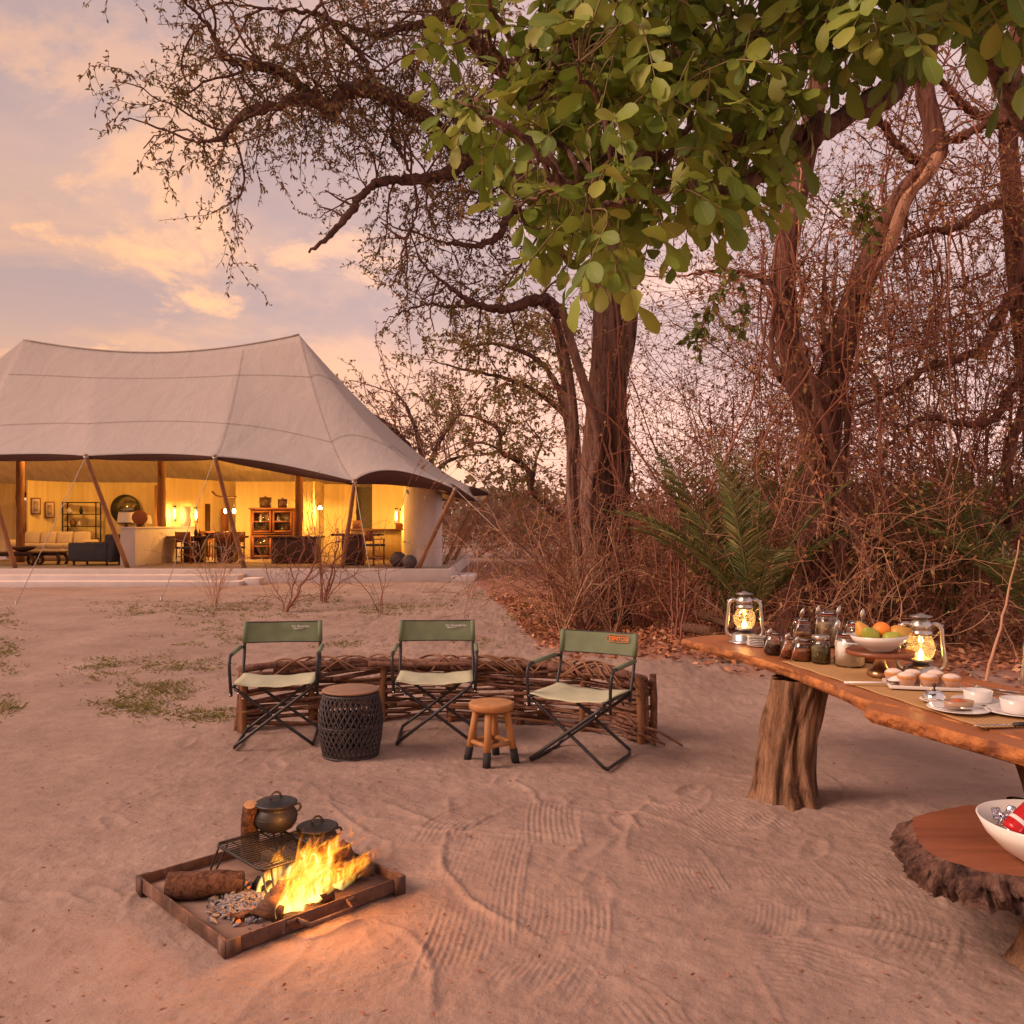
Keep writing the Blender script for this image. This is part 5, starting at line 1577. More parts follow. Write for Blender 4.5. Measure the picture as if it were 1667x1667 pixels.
sph = lambda r: [(r * math.sin(a) + .0004, -r * math.cos(a) * .96) for a in np.linspace(0, PI, 14)]
pear = lambda s: [(.002, -.034 * s), (.020 * s, -.031 * s), (.034 * s, -.016 * s), (.037 * s, 0), (.033 * s, .018 * s), (.024 * s, .034 * s), (.017 * s, .046 * s), (.010 * s, .055 * s), (.001, .058 * s)]
fruit((.005, -.005, .108), sph(.046), 'orange_peel', 'bright round orange on top of the fruit bowl', None, 'orange', 'orange')
fruit((-.068, -.045, .084), pear(1.15), 'pear_green', 'green pear lying at the front of the fruit bowl', rot(.2, -.9, .3), 'pear', 'pear')
fruit((.015, -.075, .072), pear(1.0), 'pear_green', 'small green pear low between the other fruit', rot(.5, 1.0, .2), 'pear', 'pear')
fruit((.078, -.030, .092), pear(1.3), 'pear_yellow', 'yellow blushed pear pointing away to the lantern', rot(.1, 1.35, .1), 'pear', 'pear')
fruit((-.070, .045, .092), pear(1.1), 'pear_yellow', 'yellow pear at the back of the fruit bowl', rot(-.2, -.5, .2), 'pear', 'pear')
fruit((.03, .065, .085), sph(.042), 'orange_peel', 'second orange half hidden at the back of the bowl', None, 'orange', 'orange')

# ------------------------------------------------------------------ muffins, ladle, bowls
mc = on(1503, 1121); ang = math.atan2(e1[1], e1[0])
RM = np.column_stack([unit(e2 * .92 + e1 * .4), np.cross([0, 0, 1], unit(e2 * .92 + e1 * .4)), [0, 0, 1]])
t = thing('serving_tray', mc, 'white rectangular tray under the muffins', 'tray')
MB().box(mc + np.array([0, 0, .006]), (.34, .20, .006), RM).build('base', 'porcelain', t, smooth=False, bevel=.003)
mb = MB()
for (a, b, d) in ((0, .0985, (.34, .006, .016)), (0, -.0985, (.34, .006, .016)), (.167, 0, (.006, .190, .016)), (-.167, 0, (.006, .190, .016))): mb.box(mc + RM[:, 0] * a + RM[:, 1] * b + np.array([0, 0, .012]), d, RM)
mb.build('rim', 'porcelain', t, smooth=False, bevel=.002)
for k, (a, b) in enumerate(((-.085, -.045), (.015, -.05), (.115, -.05), (-.04, .045), (.065, .045), (-.125, .05))):
    p = mc + RM[:, 0] * a + RM[:, 1] * b + np.array([0, 0, .0095])
    t = thing('muffin', p, 'sugar-dusted muffin in a pleated paper cup', 'muffin', 'muffins on the white tray')
    MB().lathe([(.030, 0), (.0425, .038)], p, 56, wob=lambda q: 1 + .035 * np.sign(np.sin(q * 28)), cap1=False).build('paper_cup', 'paper_cup', t)
    MB().lathe([(.038, .034), (.0450, .041), (.0430, .052)], p, 28, cap1=False).build('crust', 'muffin', t)
    MB().lathe([(.0432, .0515), (.033, .062), (.018, .068), (.002, .070)], p, 28, wob=lambda q: 1 + .02 * np.sin(3 * q + k)).build('sugar_top', 'sugar', t)
la, lb = T(1374, 1117) + np.array([0, 0, .018]), T(1468, 1121) + np.array([0, 0, .030])
t = thing('serving_spoon', la, 'large white serving spoon resting on the tray edge', 'spoon')
MB().tube([la, la + (lb - la) * .4, la + (lb - la) * .8], [.011, .009, .0085], 8, flat=.6).build('handle', 'porcelain', t)
e = unit(lb - la); sd_ = unit(np.cross(e, [0, 0, 1])); P = np.zeros((14, 11, 3)); L = np.linalg.norm(lb - la)
for i in range(14):
    for j in range(11):
        q = i / 13; w = j / 10 * 2 - 1; ww = .040 * math.sin(PI * min(1, q * .92 + .08)) ** .6
        P[i, j] = la + e * L * (.76 + .34 * q) + sd_ * w * ww + np.array([0, 0, .012 + .020 * math.sin(PI * q) * (1 - w * w)])
o = MB().grid(P).build('bowl', 'porcelain', t); m = o.modifiers.new('t', 'SOLIDIFY'); m.thickness = .003


def plate(u, v, r, label, mat='porcelain', z=RZ):
    p = on(u, v); p[2] = z
    MB().lathe([(r * .55, 0), (r * .6, .003), (r, .013), (r, .016), (r * .62, .006), (.004, .005)], p, 44).build('plate', mat, loc=p, label=label, cat='plate')
    return p


p = plate(1521, 1146, .062, 'small white saucer under the chrome dome')
t = thing('chrome_dome', p + np.array([0, 0, .0165]), 'small shiny chrome dome cover with a knob', 'dome')
MB().lathe([(.050 * math.cos(a) + .0004, .042 * math.sin(a)) for a in np.linspace(0, PI / 2, 12)], p + np.array([0, 0, .0165]), 32).build('dome', 'chrome', t)
MB().lathe([(.004, .040), (.004, .052), (.011, .056), (.009, .068), (.002, .071)], p + np.array([0, 0, .0165]), 16).build('knob', 'dark_wood', t)
p = plate(1560, 1160, .124, 'round white plate holding the brown jam dish and a knife')
q = p + np.array([.008, .012, .0065]); t = thing('jam_dish', q, 'oval brown dish of orange jam', 'dish')
MB().lathe([(.040, 0), (.047, .004), (.052, .036), (.048, .036), (.043, .012), (.01, .009)], q, 32, sx=1.22, sy=.9).build('dish', 'ramekin', t)
MB().lathe([(.044, .020), (.030, .030), (.012, .044), (.001, .046)], q, 20, sx=1.2, sy=.85, wob=lambda a: 1 + .08 * np.sin(5 * a)).build('jam', 'jam', t)
q = p + np.array([-.09, -.035, .0165]); t = thing('butter_knife', q, 'steel butter knife lying across the jam plate', 'knife')
MB().box(q + np.array([.035, .0, .002]), (.09, .014, .002), rot(0, 0, -.06)).build('blade', 'steel', t, smooth=False)
MB().tube([q + np.array([.08, -.003, .003]), q + np.array([.175, -.008, .003])], .0045, 8).build('handle', 'steel', t)
p = plate(1592, 1147, .108, 'round white plate under the white bowl next to the muffins')
q = p + np.array([0, 0, .0065])
MB().lathe([(.052, 0), (.055, .003), (.060, .052), (.056, .053), (.051, .012), (.01, .008)], q, 36).build('bowl', 'porcelain', loc=q, label='straight-sided white bowl next to the muffins', cat='bowl')
p = plate(1655, 1165, .120, 'cream round plate under the white bowl on the runner end')
q = p + np.array([.006, .004, .0065])
MB().lathe([(.058, 0), (.061, .003), (.067, .058), (.063, .059), (.057, .012), (.01, .008)], q, 36).build('bowl', 'porcelain', loc=q, label='straight-sided white bowl on the runner end', cat='bowl')
for k in range(7):   # forks and knives in a bundle
    a = T(1578 + k * 3, 1117 + k * 2.0); d = unit(np.array([.62, -.75, 0]) + rng.normal(0, .05, 3) * np.array([1, 1, 0])); a[2] = TZ + .004 + .0045 * (k % 3)
    t = thing('fork', a, 'steel fork in the bundle of cutlery', 'fork', 'bundle of forks') if k < 4 else thing('table_knife', a, 'steel table knife in the bundle of cutlery', 'knife', 'bundle of knives')
    MB().tube([a + d * .07, a + d * .13, a + d * .215], [.003, .0035, .0055], 7, flat=.6).build('handle', 'steel', t)
    if k < 4:
        sd_ = np.cross(d, [0, 0, 1]); mb = MB(); mb.box(a + d * .055, (.036, .020, .0022), np.column_stack([d, -sd_, [0, 0, 1]]))
        for w in (-.0075, -.0025, .0025, .0075): mb.tube([a + d * .04 + sd_ * w, a + sd_ * w + np.array([0, 0, .006])], .0013, 5)
        mb.build('tines', 'steel', t)
    else:
        sd_ = np.cross(d, [0, 0, 1]); MB().box(a + d * .035, (.075, .016, .0018), np.column_stack([d, -sd_, [0, 0, 1]])).build('blade', 'steel', t, smooth=False)
a = on(1640, 1187); t = thing('bread_knife', a, 'knife with a black handle at the fringe of the runner', 'knife')
MB().tube([a + np.array([.03, .004, .010]), a + np.array([.09, .010, .011]), a + np.array([.15, .015, .010])], [.011, .013, .012], 10, flat=.7).build('handle', 'black_metal', t)
MB().box(a + np.array([-.055, -.004, .010]), (.17, .018, .002), rot(0, 0, .08)).build('blade', 'steel', t, smooth=False)

# ================================================================== LOW BENCH WITH THE ICE BOWL
BZ = .415
bn = thing('slab_bench', gz((1.9, 3.0, 0)), 'low bench slab with a thick bark edge', 'bench')
slab('seat', [(1.495, 3.07), (1.51, 3.18), (1.55, 3.30), (1.62, 3.44), (1.80, 3.54), (1.96, 3.585), (2.3, 3.56), (2.7, 3.4), (2.7, 2.55), (2.2, 2.62), (1.88, 2.80), (1.72, 2.86), (1.60, 2.90), (1.555, 2.96), (1.515, 3.01)],
     BZ, BZ - .115, bn, 'bench_top', 'bench_bark', jit=.020, bulge=.035, n=300, edge_name='bark_edge', rough=.050, under=-.045)
stump(1.94, 3.02, .13, .12, BZ - .09 - hgt(1.8, 2.86), .01, .02, bn, 'stump_wood', 4.1)
stump(2.45, 3.1, .12, .11, BZ - .09 - hgt(2.45, 3.1), .0, .0, bn, 'stump_wood', 5.1)
c = np.array([1.865, 2.965, BZ + .001])
t = thing('ice_bowl', c, 'big white bowl of ice and red cans on the low bench', 'bowl')
MB().lathe([(.085, 0), (.09, .008), (.15, .045), (.20, .095), (.228, .150), (.222, .152), (.19, .098), (.14, .055), (.06, .022), (.005, .02)], c, 56).build('bowl', 'porcelain', t)
for k in range(64):
    a, r = rng.random() * 2 * PI, .175 * math.sqrt(rng.random()); s = .022 + rng.random() * .014
    p = c + np.array([r * math.cos(a), r * math.sin(a), .108 + .052 * rng.random()])
    MB().box(p, (s * 1.2, s, s), rot(*(rng.random(3) * 3))).build('ice_cube', 'ice', loc=p, smooth=False, bevel=.004, label='clear ice cube in the white bowl', cat='ice', group='ice cubes in the bowl')
for (o, rm, lab) in (((-.165, -.05, .125), rot(.2, .85, .35), 'red drink can tilted highest in the ice'), ((.07, -.10, .100), rot(.1, 1.35, -.5), 'red drink can lying low in the ice'), ((.08, .07, .125), rot(-.3, .9, .9), 'red drink can at the back of the ice bowl')):
    p = c + np.array(o); t = thing('drink_can', p, lab, 'can')
    tr_ = lambda pr: MB().lathe([(a_ * 1.25, b_ * 1.25) for a_, b_ in pr], p, 28, rm)
    tr_([(.024, -.004), (.026, -.004), (.0315, .007), (.033, .011), (.033, .0115), (.033, .097), (.033, .0975), (.0275, .1095), (.027, .110)]).build('body', 'can_red', t)
    tr_([(.0332, .030), (.0334, .031), (.0334, .040), (.0332, .041)]).build('printed_band', 'print_white', t)
    tr_([(.0225, -.0055), (.0262, -.0055), (.0270, -.002)]).build('base_rim', 'chrome', t)
    tr_([(.027, .110), (.0275, .113), (.024, .113), (.022, .109), (.001, .109)]).build('lid', 'chrome', t)
p = np.array([1.965, 3.33, BZ + .001])
MB().lathe([(.030, 0), (.034, .004), (.041, .06), (.036, .105), (.034, .105), (.038, .06), (.031, .012), (.003, .010)], p, 28).build('drinking_glass', 'clear_glass', loc=p, label='clear stemless glass behind the ice bowl', cat='glass')

# firewood near the far end of the table
for (u, v, du, dv, r, lab, dz) in ((1150, 1080, 34, -14, .075, 'thick reddish log in the small pile by the trees', 0), (1172, 1092, 26, 20, .055, 'pale sawn log pointing out of the small pile', 0),
                                   (1138, 1066, 44, 8, .065, 'brown log at the back of the small pile', .09), (1160, 1052, 60, 26, .045, 'thin log lying on top of the small pile', .16)):
    a = gz(G(u - du / 2, v - dv / 2), r + dz); b = gz(G(u + du / 2, v + dv / 2), r + dz); a[2] = b[2] = max(a[2], b[2]) - .01
    log_piece(a, b, [r, r * 1.02, r * .97, r * .95], lab, mat='log_bark', n=14)

# ================================================================== VEGETATION
class Prm:
    def __init__(s, **k):
        s.seg = .14; s.wander = .28; s.up = .0; s.kid_gap = .22; s.kid_len = .5; s.kid_ang = .9; s.leaf = 2.0; s.leaf_from = 1; s.min_r = .004; s.taper = .45
        s.__dict__.update(k)


def grow(S, LF, p, d, length, r, depth, P):
    n = max(2, int(length / P.seg)); st = length / n; d = unit(d); nxt = P.kid_gap * (.4 + rng.random())
    acc = 0.0
    for i in range(n):
        q = rng.normal(0, P.wander, 3); d = d + q * .6; d[2] += P.up; d = unit(d)
        r1 = max(P.min_r, r * (1 - (1 - P.taper) / n))
        p2 = p + d * st
        S.append((*p, *p2, r, r1))
        acc += st
        if depth > 0 and acc > nxt:
            acc = 0; nxt = P.kid_gap * (.5 + rng.random())
            k = unit(np.cross(d, rng.normal(size=3))); kd = d * math.cos(P.kid_ang) + k * math.sin(P.kid_ang)
            grow(S, LF, p2, kd, length * P.kid_len * (.6 + .7 * rng.random()), max(P.min_r, r1 * .55), depth - 1, P)
        if depth <= P.leaf_from and P.leaf > 0:
            m = int(P.leaf) + (rng.random() < P.leaf % 1)
            for _ in range(m):
                f = rng.random(); LF.append((*(p + (p2 - p) * f), *(d * .5 + rng.normal(0, .7, 3))))
        p, r = p2, r1


def twig_mesh(S, thick=.03):
    A = np.array(S); big = A[:, 6] > thick * .4; mb = MB()
    if big.any(): mb.segs(A[big], 7)
    if (~big).any(): mb.segs(A[~big], 3)
    return mb


def leaf_mesh(LF, L, wid, droop=.2, var=.5):
    A = np.array(LF); return MB().leaves(A[:, :3], A[:, 3:], L * (1 - var / 2 + var * rng.random(len(A))), wid, droop)


def px(path):
    return np.array([W(u, v, Y) for u, v, Y in path])


def limb(mbk, pts, radii, n=14, k=40, jit=.10, knob=.0):
    p = smooth_path(pts, k); s = np.linspace(0, 1, k)
    p = p + (rng.normal(0, 1, p.shape) * .012)
    mbk.tube(p, np.interp(s, np.linspace(0, 1, len(radii)), radii) * (1 + .10 * rng.normal(size=k) * (1 if knob == 0 else knob)), n, jit=jit)
    return p


def spawn(S, LF, path, gap, ln, r, depth, P, bias=(0, 0, 0), start=.15):
    """side twigs along a limb"""
    L = np.r_[0, np.cumsum(np.linalg.norm(np.diff(path, axis=0), axis=1))]; s = L[-1] * start
    while s < L[-1]:
        c = np.array([np.interp(s, L, path[:, k]) for k in range(3)]); d = rng.normal(size=3) + np.array(bias)
        grow(S, LF, c, d, ln * (.5 + rng.random()), r * (.6 + .6 * rng.random()), depth, P)
        s += gap * (.4 + 1.2 * rng.random())
    grow(S, LF, path[-1], path[-1] - path[-3], ln * .8, r, depth, P)


# ------------------------------------------------------------------ the big tree beside the clearing
D0 = 13.5
b0 = gz(W(990, 1010, D0))
tree = thing('tree', b0, 'big many-stemmed tree with fissured bark and limbs reaching over the tent', 'tree')
mb = MB()
def trunk_tube(path, radii, sd, n=40, k=90, flut=.16):
    """fluted, knobbly stem"""
    p = smooth_path(path, k); s = np.linspace(0, 1, k); r = np.interp(s, np.linspace(0, 1, len(radii)), radii); rings = []
    a = np.arange(n) * 2 * PI / n
    for i in range(k):
        z = p[i, 2]
        f = 1 + flut * 2 * (vnoise(np.cos(a) * 1.5 + sd * 5 + .25 * z, np.sin(a) * 1.5 + .35 * z, 1.2) - .5) + flut * 1.2 * (vnoise(np.cos(a) * 4 + sd, np.sin(a) * 4 + z * .5, 1.3) - .5) + .05 * (vnoise(a * 3, np.full(n, z * 3 + sd), 1.) - .5)
        rings.append(np.c_[p[i, 0] + r[i] * f * np.cos(a), p[i, 1] + r[i] * f * np.sin(a), np.full(n, z)])
    P = np.array(rings); P = np.concatenate([P, P[:, :1]], 1); m_ = MB(); m_.grid(P.transpose(1, 0, 2)[::-1]); return m_, p


stems = [([(985, 1030, D0), (978, 930, D0), (970, 830, D0), (974, 730, D0), (984, 630, D0), (989, 530, D0), (986, 430, D0), (976, 320, D0), (960, 200, D0), (945, 60, D0), (930, -80, D0)], [.38, .28, .265, .25, .22, .205, .19, .17, .15, .12, .09], 1.0),
         ([(1012, 1030, D0 - .1), (1014, 930, D0 - .1), (1008, 830, D0 - .1), (1012, 730, D0 - .1), (1005, 640, D0 - .1), (1021, 560, D0), (1026, 480, D0), (1011, 420, D0), (1003, 340, D0), (1032, 220, D0), (1062, 60, D0)], [.24, .18, .16, .135, .12, .12, .11, .10, .10, .09, .07], 2.0),
         ([(938, 1020, D0 + .4), (945, 930, D0 + .4), (935, 850, D0 + .4), (930, 760, D0 + .4), (935, 690, D0 + .4), (925, 600, D0 + .4), (905, 520, D0 + .4)], [.10, .09, .085, .08, .075, .07, .06], 3.0)]
for path, rad, sd in stems:
    m_, p_ = trunk_tube(px(path), rad, sd); m_.build('trunk', 'tree_bark', tree)
# stem clinging to the front of the trunk
m_, p_ = trunk_tube(px([(960, 880, 13.05), (958, 820, 13.1), (966, 770, 13.1), (975, 735, 13.15), (968, 690, 13.1), (955, 640, 13.05), (930, 560, 13.0), (915, 500, 12.9)]), [.05, .08, .085, .08, .08, .075, .07, .05], 4.0, 20, 50)
m_.build('trunk', 'tree_bark', tree)
for k in range(22):      # vines clinging to the stems
    u0 = rng.uniform(945, 1030); v1 = rng.uniform(420, 760); Yk = 13.5 - rng.uniform(.28, .55)
    pts = px([(u0 + rng.normal(0, 25), 1015, Yk), (u0 + rng.normal(0, 10), 1015 * .6 + v1 * .4, Yk), (u0 + rng.normal(0, 10), 1015 * .3 + v1 * .7, Yk), (u0 + rng.normal(0, 12), v1, Yk)])
    MB().tube(smooth_path(pts, 24) + rng.normal(0, .014, (24, 3)), .006 + .016 * rng.random() ** 2, 5, caps=False).build('vine', 'tree_bark' if k % 2 else 'twig_red', tree)
limbs = [
    ([(965, 350, 13.4), (915, 335, 13.2), (860, 310, 13.0), (770, 260, 12.6), (700, 200, 12.3), (650, 165, 12.0), (600, 147, 11.8), (562, 150, 11.7), (537, 182, 11.6), (515, 165, 11.5), (450, 172, 11.3), (400, 185, 11.2), (370, 215, 11.1), (352, 228, 11), (310, 232, 11)], [.19, .17, .15, .13, .12, .11, .105, .10, .095, .08, .07, .06, .045, .03, .012]),
    ([(537, 182, 11.6), (500, 150, 11.6), (460, 118, 11.5), (420, 108, 11.4), (385, 100, 11.3), (358, 85, 11.2), (345, 50, 11.2), (325, 25, 11.1), (300, 0, 11)], [.085, .08, .07, .06, .05, .045, .035, .025, .012]),
    ([(945, 310, 13.3), (850, 280, 13.0), (770, 265, 12.6), (715, 287, 12.4), (660, 293, 12.2), (615, 298, 12.0), (590, 318, 11.9), (562, 355, 11.8), (535, 385, 11.8), (503, 411, 11.8)], [.15, .12, .10, .085, .075, .065, .055, .05, .04, .015]),
    ([(960, 180, 13.4), (880, 140, 13.1), (820, 110, 12.9), (780, 75, 12.7), (745, 35, 12.6), (720, -20, 12.5), (690, -90, 12.4)], [.17, .16, .15, .14, .13, .11, .06]),
    ([(735, 15, 12.6), (690, 38, 12.4), (650, 48, 12.3), (620, 58, 12.2), (560, 40, 12.0), (500, 20, 11.8), (440, 15, 11.6), (380, 5, 11.5)], [.07, .06, .055, .045, .035, .03, .02, .01]),
    ([(912, 515, 13.3), (892, 492, 13.2), (868, 490, 13.1), (820, 503, 13.0), (775, 495, 12.9), (735, 470, 12.8), (700, 440, 12.7)], [.11, .10, .09, .07, .05, .035, .012]),
    ([(925, 420, 13.3), (870, 370, 13.1), (835, 340, 13.0), (815, 380, 12.9), (780, 400, 12.8), (740, 398, 12.7), (690, 385, 12.6)], [.09, .08, .06, .055, .045, .03, .01]),
    ([(775, 495, 12.9), (735, 500, 12.6), (700, 495, 12.4), (660, 505, 12.2), (630, 520, 12.0)], [.03, .024, .018, .012, .005]),
    ([(1000, 340, 13.4), (1040, 250, 13.2), (1100, 180, 13.0), (1160, 140, 12.8), (1240, 120, 12.6)], [.12, .11, .09, .06, .03]),
    ([(590, 150, 11.8), (600, 110, 11.7), (570, 70, 11.6), (540, 40, 11.5), (520, -10, 11.4)], [.04, .035, .03, .022, .01]),
    ([(640, 165, 12.0), (640, 230, 12.0), (660, 260, 11.9), (680, 330, 11.9), (660, 400, 11.8)], [.03, .026, .022, .016, .008]),
]
S, LF = [], []
PT = Prm(seg=.11, wander=.36, up=-.035, kid_gap=.17, kid_len=.50, kid_ang=.85, leaf=2.7, leaf_from=1, min_r=.0034)
for k, (path, rad) in enumerate(limbs):
    mbl = MB(); pth = limb(mbl, px(path), rad, 12, 60, jit=.12); mbl.build('limb', 'limb_bark', tree)
    if k == 2:
        spawn(S, LF, pth[:38], .16, 1.0, .016, 2, PT, (0, 0, .5), .2)
        for (q0, q1, q2) in (((562, 355), (545, 345), (515, 320)), ((575, 335), (560, 330), (527, 327))):
            grow(S, [], W(*q0, 11.8), W(*q1, 11.8) - W(*q0, 11.8), .42, .018, 1, Prm(leaf=0, wander=.3, kid_gap=.3))
    elif k == 7:
        spawn(S, LF, pth, .35, .35, .008, 1, PT, (-.6, 0, -.2), .3)
    else:
        spawn(S, LF, pth, .155 if k in (0, 1, 3, 4, 9) else .21, 1.15 if k in (0, 1, 3, 4, 9) else .95, .017, 2, PT, (-.35, 0, .25 if k < 5 else -.25), .12)
for (u, v) in [(u, v) for u in range(640, 930, 38) for v in range(300, 520, 55)]:
    if rng.random() < .75 and not (u < 700 and v < 380) and not (u < 740 and v > 440):
        c = W(u + rng.normal(0, 12), v + rng.normal(0, 15), 12.9 + rng.normal(0, .4)); grow(S, LF, c, rng.normal(size=3) + np.array([-.6, 0, -.3]), .9, .013, 2, PT)
twig_mesh(S).build('twigs', 'twig_dark', tree)
leaf_mesh(LF, .068, .42, .25).build('foliage', 'leaf_dusk', tree, kind='stuff', smooth=False)
print('tree leaves', len(LF), 'segs', len(S))

# ------------------------------------------------------------------ two-stemmed tree over the table
D2 = 10.5
b0 = gz(W(1318, 1040, D2))
tree2 = thing('tree', b0, 'dark two-stemmed leaning tree wrapped in bare vines behind the table', 'tree')
for path, rad, sd, mt in (([(1300, 1110, D2), (1306, 1000, D2), (1315, 900, D2), (1325, 800, D2), (1334, 720, D2), (1338, 660, D2)], [.36, .30, .28, .27, .26, .24], 1.5, 'dark_bark'),
                          ([(1330, 720, D2), (1312, 650, D2), (1290, 580, D2), (1278, 500, D2), (1276, 430, D2), (1288, 360, D2), (1305, 280, D2 + .1), (1330, 150, D2 + .2), (1345, 0, D2 + .3), (1350, -120, D2 + .3)], [.17, .165, .155, .15, .14, .13, .12, .11, .09, .06], 2.5, 'dark_bark'),
                          ([(1342, 720, D2), (1352, 640, D2), (1368, 570, D2), (1390, 490, D2), (1418, 420, D2), (1452, 350, D2), (1482, 300, D2 - .1), (1520, 255, D2 - .2), (1518, 200, D2 - .2), (1506, 140, D2 - .2), (1520, 30, D2 - .2), (1540, -100, D2)], [.19, .19, .185, .175, .165, .155, .15, .15, .12, .11, .10, .08], 3.5, 'dark_bark'),
                          ([(1400, 480, D2 - .22), (1425, 440, D2 - .28), (1447, 405, D2 - .30), (1460, 365, D2 - .30), (1478, 320, D2 - .32), (1510, 285, D2 - .36), (1528, 250, D2 - .36)], [.03, .06, .075, .075, .075, .085, .075], 5.5, 'pale_bark')):
    m_, p_ = trunk_tube(px(path), rad, sd, 34, 80, .15); m_.build('trunk', mt, tree2)
S, LF = [], []
PV = Prm(seg=.14, wander=.30, up=.0, kid_gap=.24, kid_len=.55, kid_ang=.8, leaf=2.2, leaf_from=1, min_r=.0034)
l2 = [([(1520, 230, D2), (1560, 225, D2), (1610, 200, D2 - .1), (1667, 195, D2 - .2), (1740, 180, D2 - .3)], [.06, .05, .05, .045, .03]),
      ([(1500, 270, D2), (1460, 235, D2 - .1), (1430, 195, D2 - .2), (1400, 185, D2 - .2)], [.06, .05, .045, .03]),
      ([(1340, 660, D2 - .3), (1300, 560, D2 - .4), (1260, 470, D2 - .4), (1190, 440, D2 - .3), (1120, 450, D2)], [.05, .045, .04, .03, .012]),
      ([(1350, 780, D2 - .45), (1330, 700, D2 - .5), (1290, 640, D2 - .45), (1255, 580, D2 - .4), (1270, 480, D2 - .4), (1310, 420, D2 - .4)], [.035, .04, .04, .035, .03, .02]),
      ([(1420, 950, D2 - .8), (1390, 850, D2 - .7), (1360, 750, D2 - .6), (1320, 620, D2 - .5), (1300, 520, D2 - .4)], [.05, .05, .045, .04, .02]),
      ([(1350, 980, D2 - .5), (1375, 880, D2 - .4), (1370, 780, D2 - .3), (1380, 660, D2 - .3), (1340, 560, D2 - .3), (1345, 400, D2 - .2)], [.05, .05, .05, .045, .04, .02])]
for path, rad in l2:
    mbl = MB(); pth = limb(mbl, px(path), rad, 10, 40, jit=.1); mbl.build('limb', 'dark_bark', tree2)
    spawn(S, LF, pth, .26, 1.0, .013, 2, PV, (0, 0, .1), .1)
for k in range(34):      # hanging and climbing vines
    u0 = rng.uniform(1230, 1560); v0 = rng.uniform(250, 480); v1 = rng.uniform(700, 1010); Yk = D2 + rng.uniform(-.9, .9)
    pts = px([(u0, v0, Yk), (u0 + rng.normal(0, 25), v0 * .7 + v1 * .3, Yk), (u0 + rng.normal(0, 40), v0 * .35 + v1 * .65, Yk), (u0 + rng.normal(0, 55), v1, Yk)])
    MB().tube(smooth_path(pts, 22) + rng.normal(0, .012, (22, 3)), .006 + .010 * rng.random() ** 2, 5, caps=False).build('vine', 'twig_red' if rng.random() < .7 else 'twig_straw', tree2)
for k in range(84):
    u, v = rng.uniform(1230, 1670), rng.uniform(40, 580); c = W(u, v, D2 + rng.uniform(-.4, 1.2)); grow(S, LF, c, rng.normal(size=3), 1.3, .012, 2, PV)
twig_mesh(S).build('twigs', 'twig_red', tree2)
leaf_mesh(LF, .06, .45).build('foliage', 'leaf_rust', tree2, kind='stuff', smooth=False)
# the one green spray on it
S, LF = [], []
for (u, v) in ((1200, 440), (1165, 480), (1150, 520), (1215, 470), (1180, 410), (1430, 300), (1445, 330), (1415, 320)):
    grow(S, LF, W(u, v, 9.2), np.array([-.3, 0, -.6]) + rng.normal(0, .4, 3), .42, .008, 1, Prm(leaf=3.0, leaf_from=1, seg=.07, kid_gap=.10))
twig_mesh(S).build('green_twigs', 'twig_red', tree2, kind='stuff')
foliage('leaf_green', [(0, (.07, .10, .018)), (.6, (.14, .16, .03)), (1, (.22, .19, .05))])
leaf_mesh(LF, .11, .5).build('green_foliage', 'leaf_green', tree2, kind='stuff', smooth=False)

# ------------------------------------------------------------------ tree at the right edge
b0 = gz(W(1690, 1020, 11.5))
tree3 = thing('tree', b0, 'dark gnarled tree with arching branches at the thicket edge', 'tree')
m_, p_ = trunk_tube(px([(1710, 1060, 11.5), (1695, 850, 11.5), (1680, 650, 11.5), (1660, 480, 11.5), (1648, 330, 11.5), (1640, 180, 11.5), (1655, 60, 11.5), (1665, -80, 11.5)]), [.22, .17, .15, .13, .12, .11, .10, .07], 6.5, 30, 70); m_.build('trunk', 'dark_bark', tree3)
S, LF = [], []
for path, rad in (([(1655, 470, 11.4), (1625, 520, 11.2), (1600, 565, 11.0), (1560, 585, 10.9), (1510, 600, 10.8), (1450, 640, 10.8), (1400, 660, 10.8)], [.08, .07, .065, .05, .04, .025, .01]),
                  ([(1640, 330, 11.4), (1600, 340, 11.2), (1560, 370, 11.0), (1500, 380, 10.9), (1440, 420, 10.8)], [.07, .06, .05, .035, .012]),
                  ([(1665, 600, 11.4), (1620, 680, 11.2), (1570, 690, 11.0), (1510, 680, 10.9), (1450, 720, 10.8), (1430, 790, 10.7)], [.06, .05, .045, .035, .025, .01]),
                  ([(1672, 650, 11.4), (1640, 760, 11.1), (1650, 850, 11.0), (1620, 900, 10.9)], [.07, .06, .05, .03]),
                  ([(1675, 800, 11.4), (1640, 840, 11.1), (1600, 850, 11.0), (1555, 865, 10.8)], [.08, .07, .06, .03]),
                  ([(1632, 200, 11.4), (1580, 180, 11.2), (1530, 130, 11.1), (1480, 110, 11)], [.08, .06, .04, .015])):
    mbl = MB(); pth = limb(mbl, px(path), rad, 10, 40, jit=.1); mbl.build('limb', 'dark_bark', tree3)
    spawn(S, LF, pth, .20, 1.2, .014, 2, PV, (-.3, 0, 0), .05)
twig_mesh(S).build('twigs', 'twig_red', tree3)
leaf_mesh(LF, .06, .45).build('foliage', 'leaf_rust', tree3, kind='stuff', smooth=False)


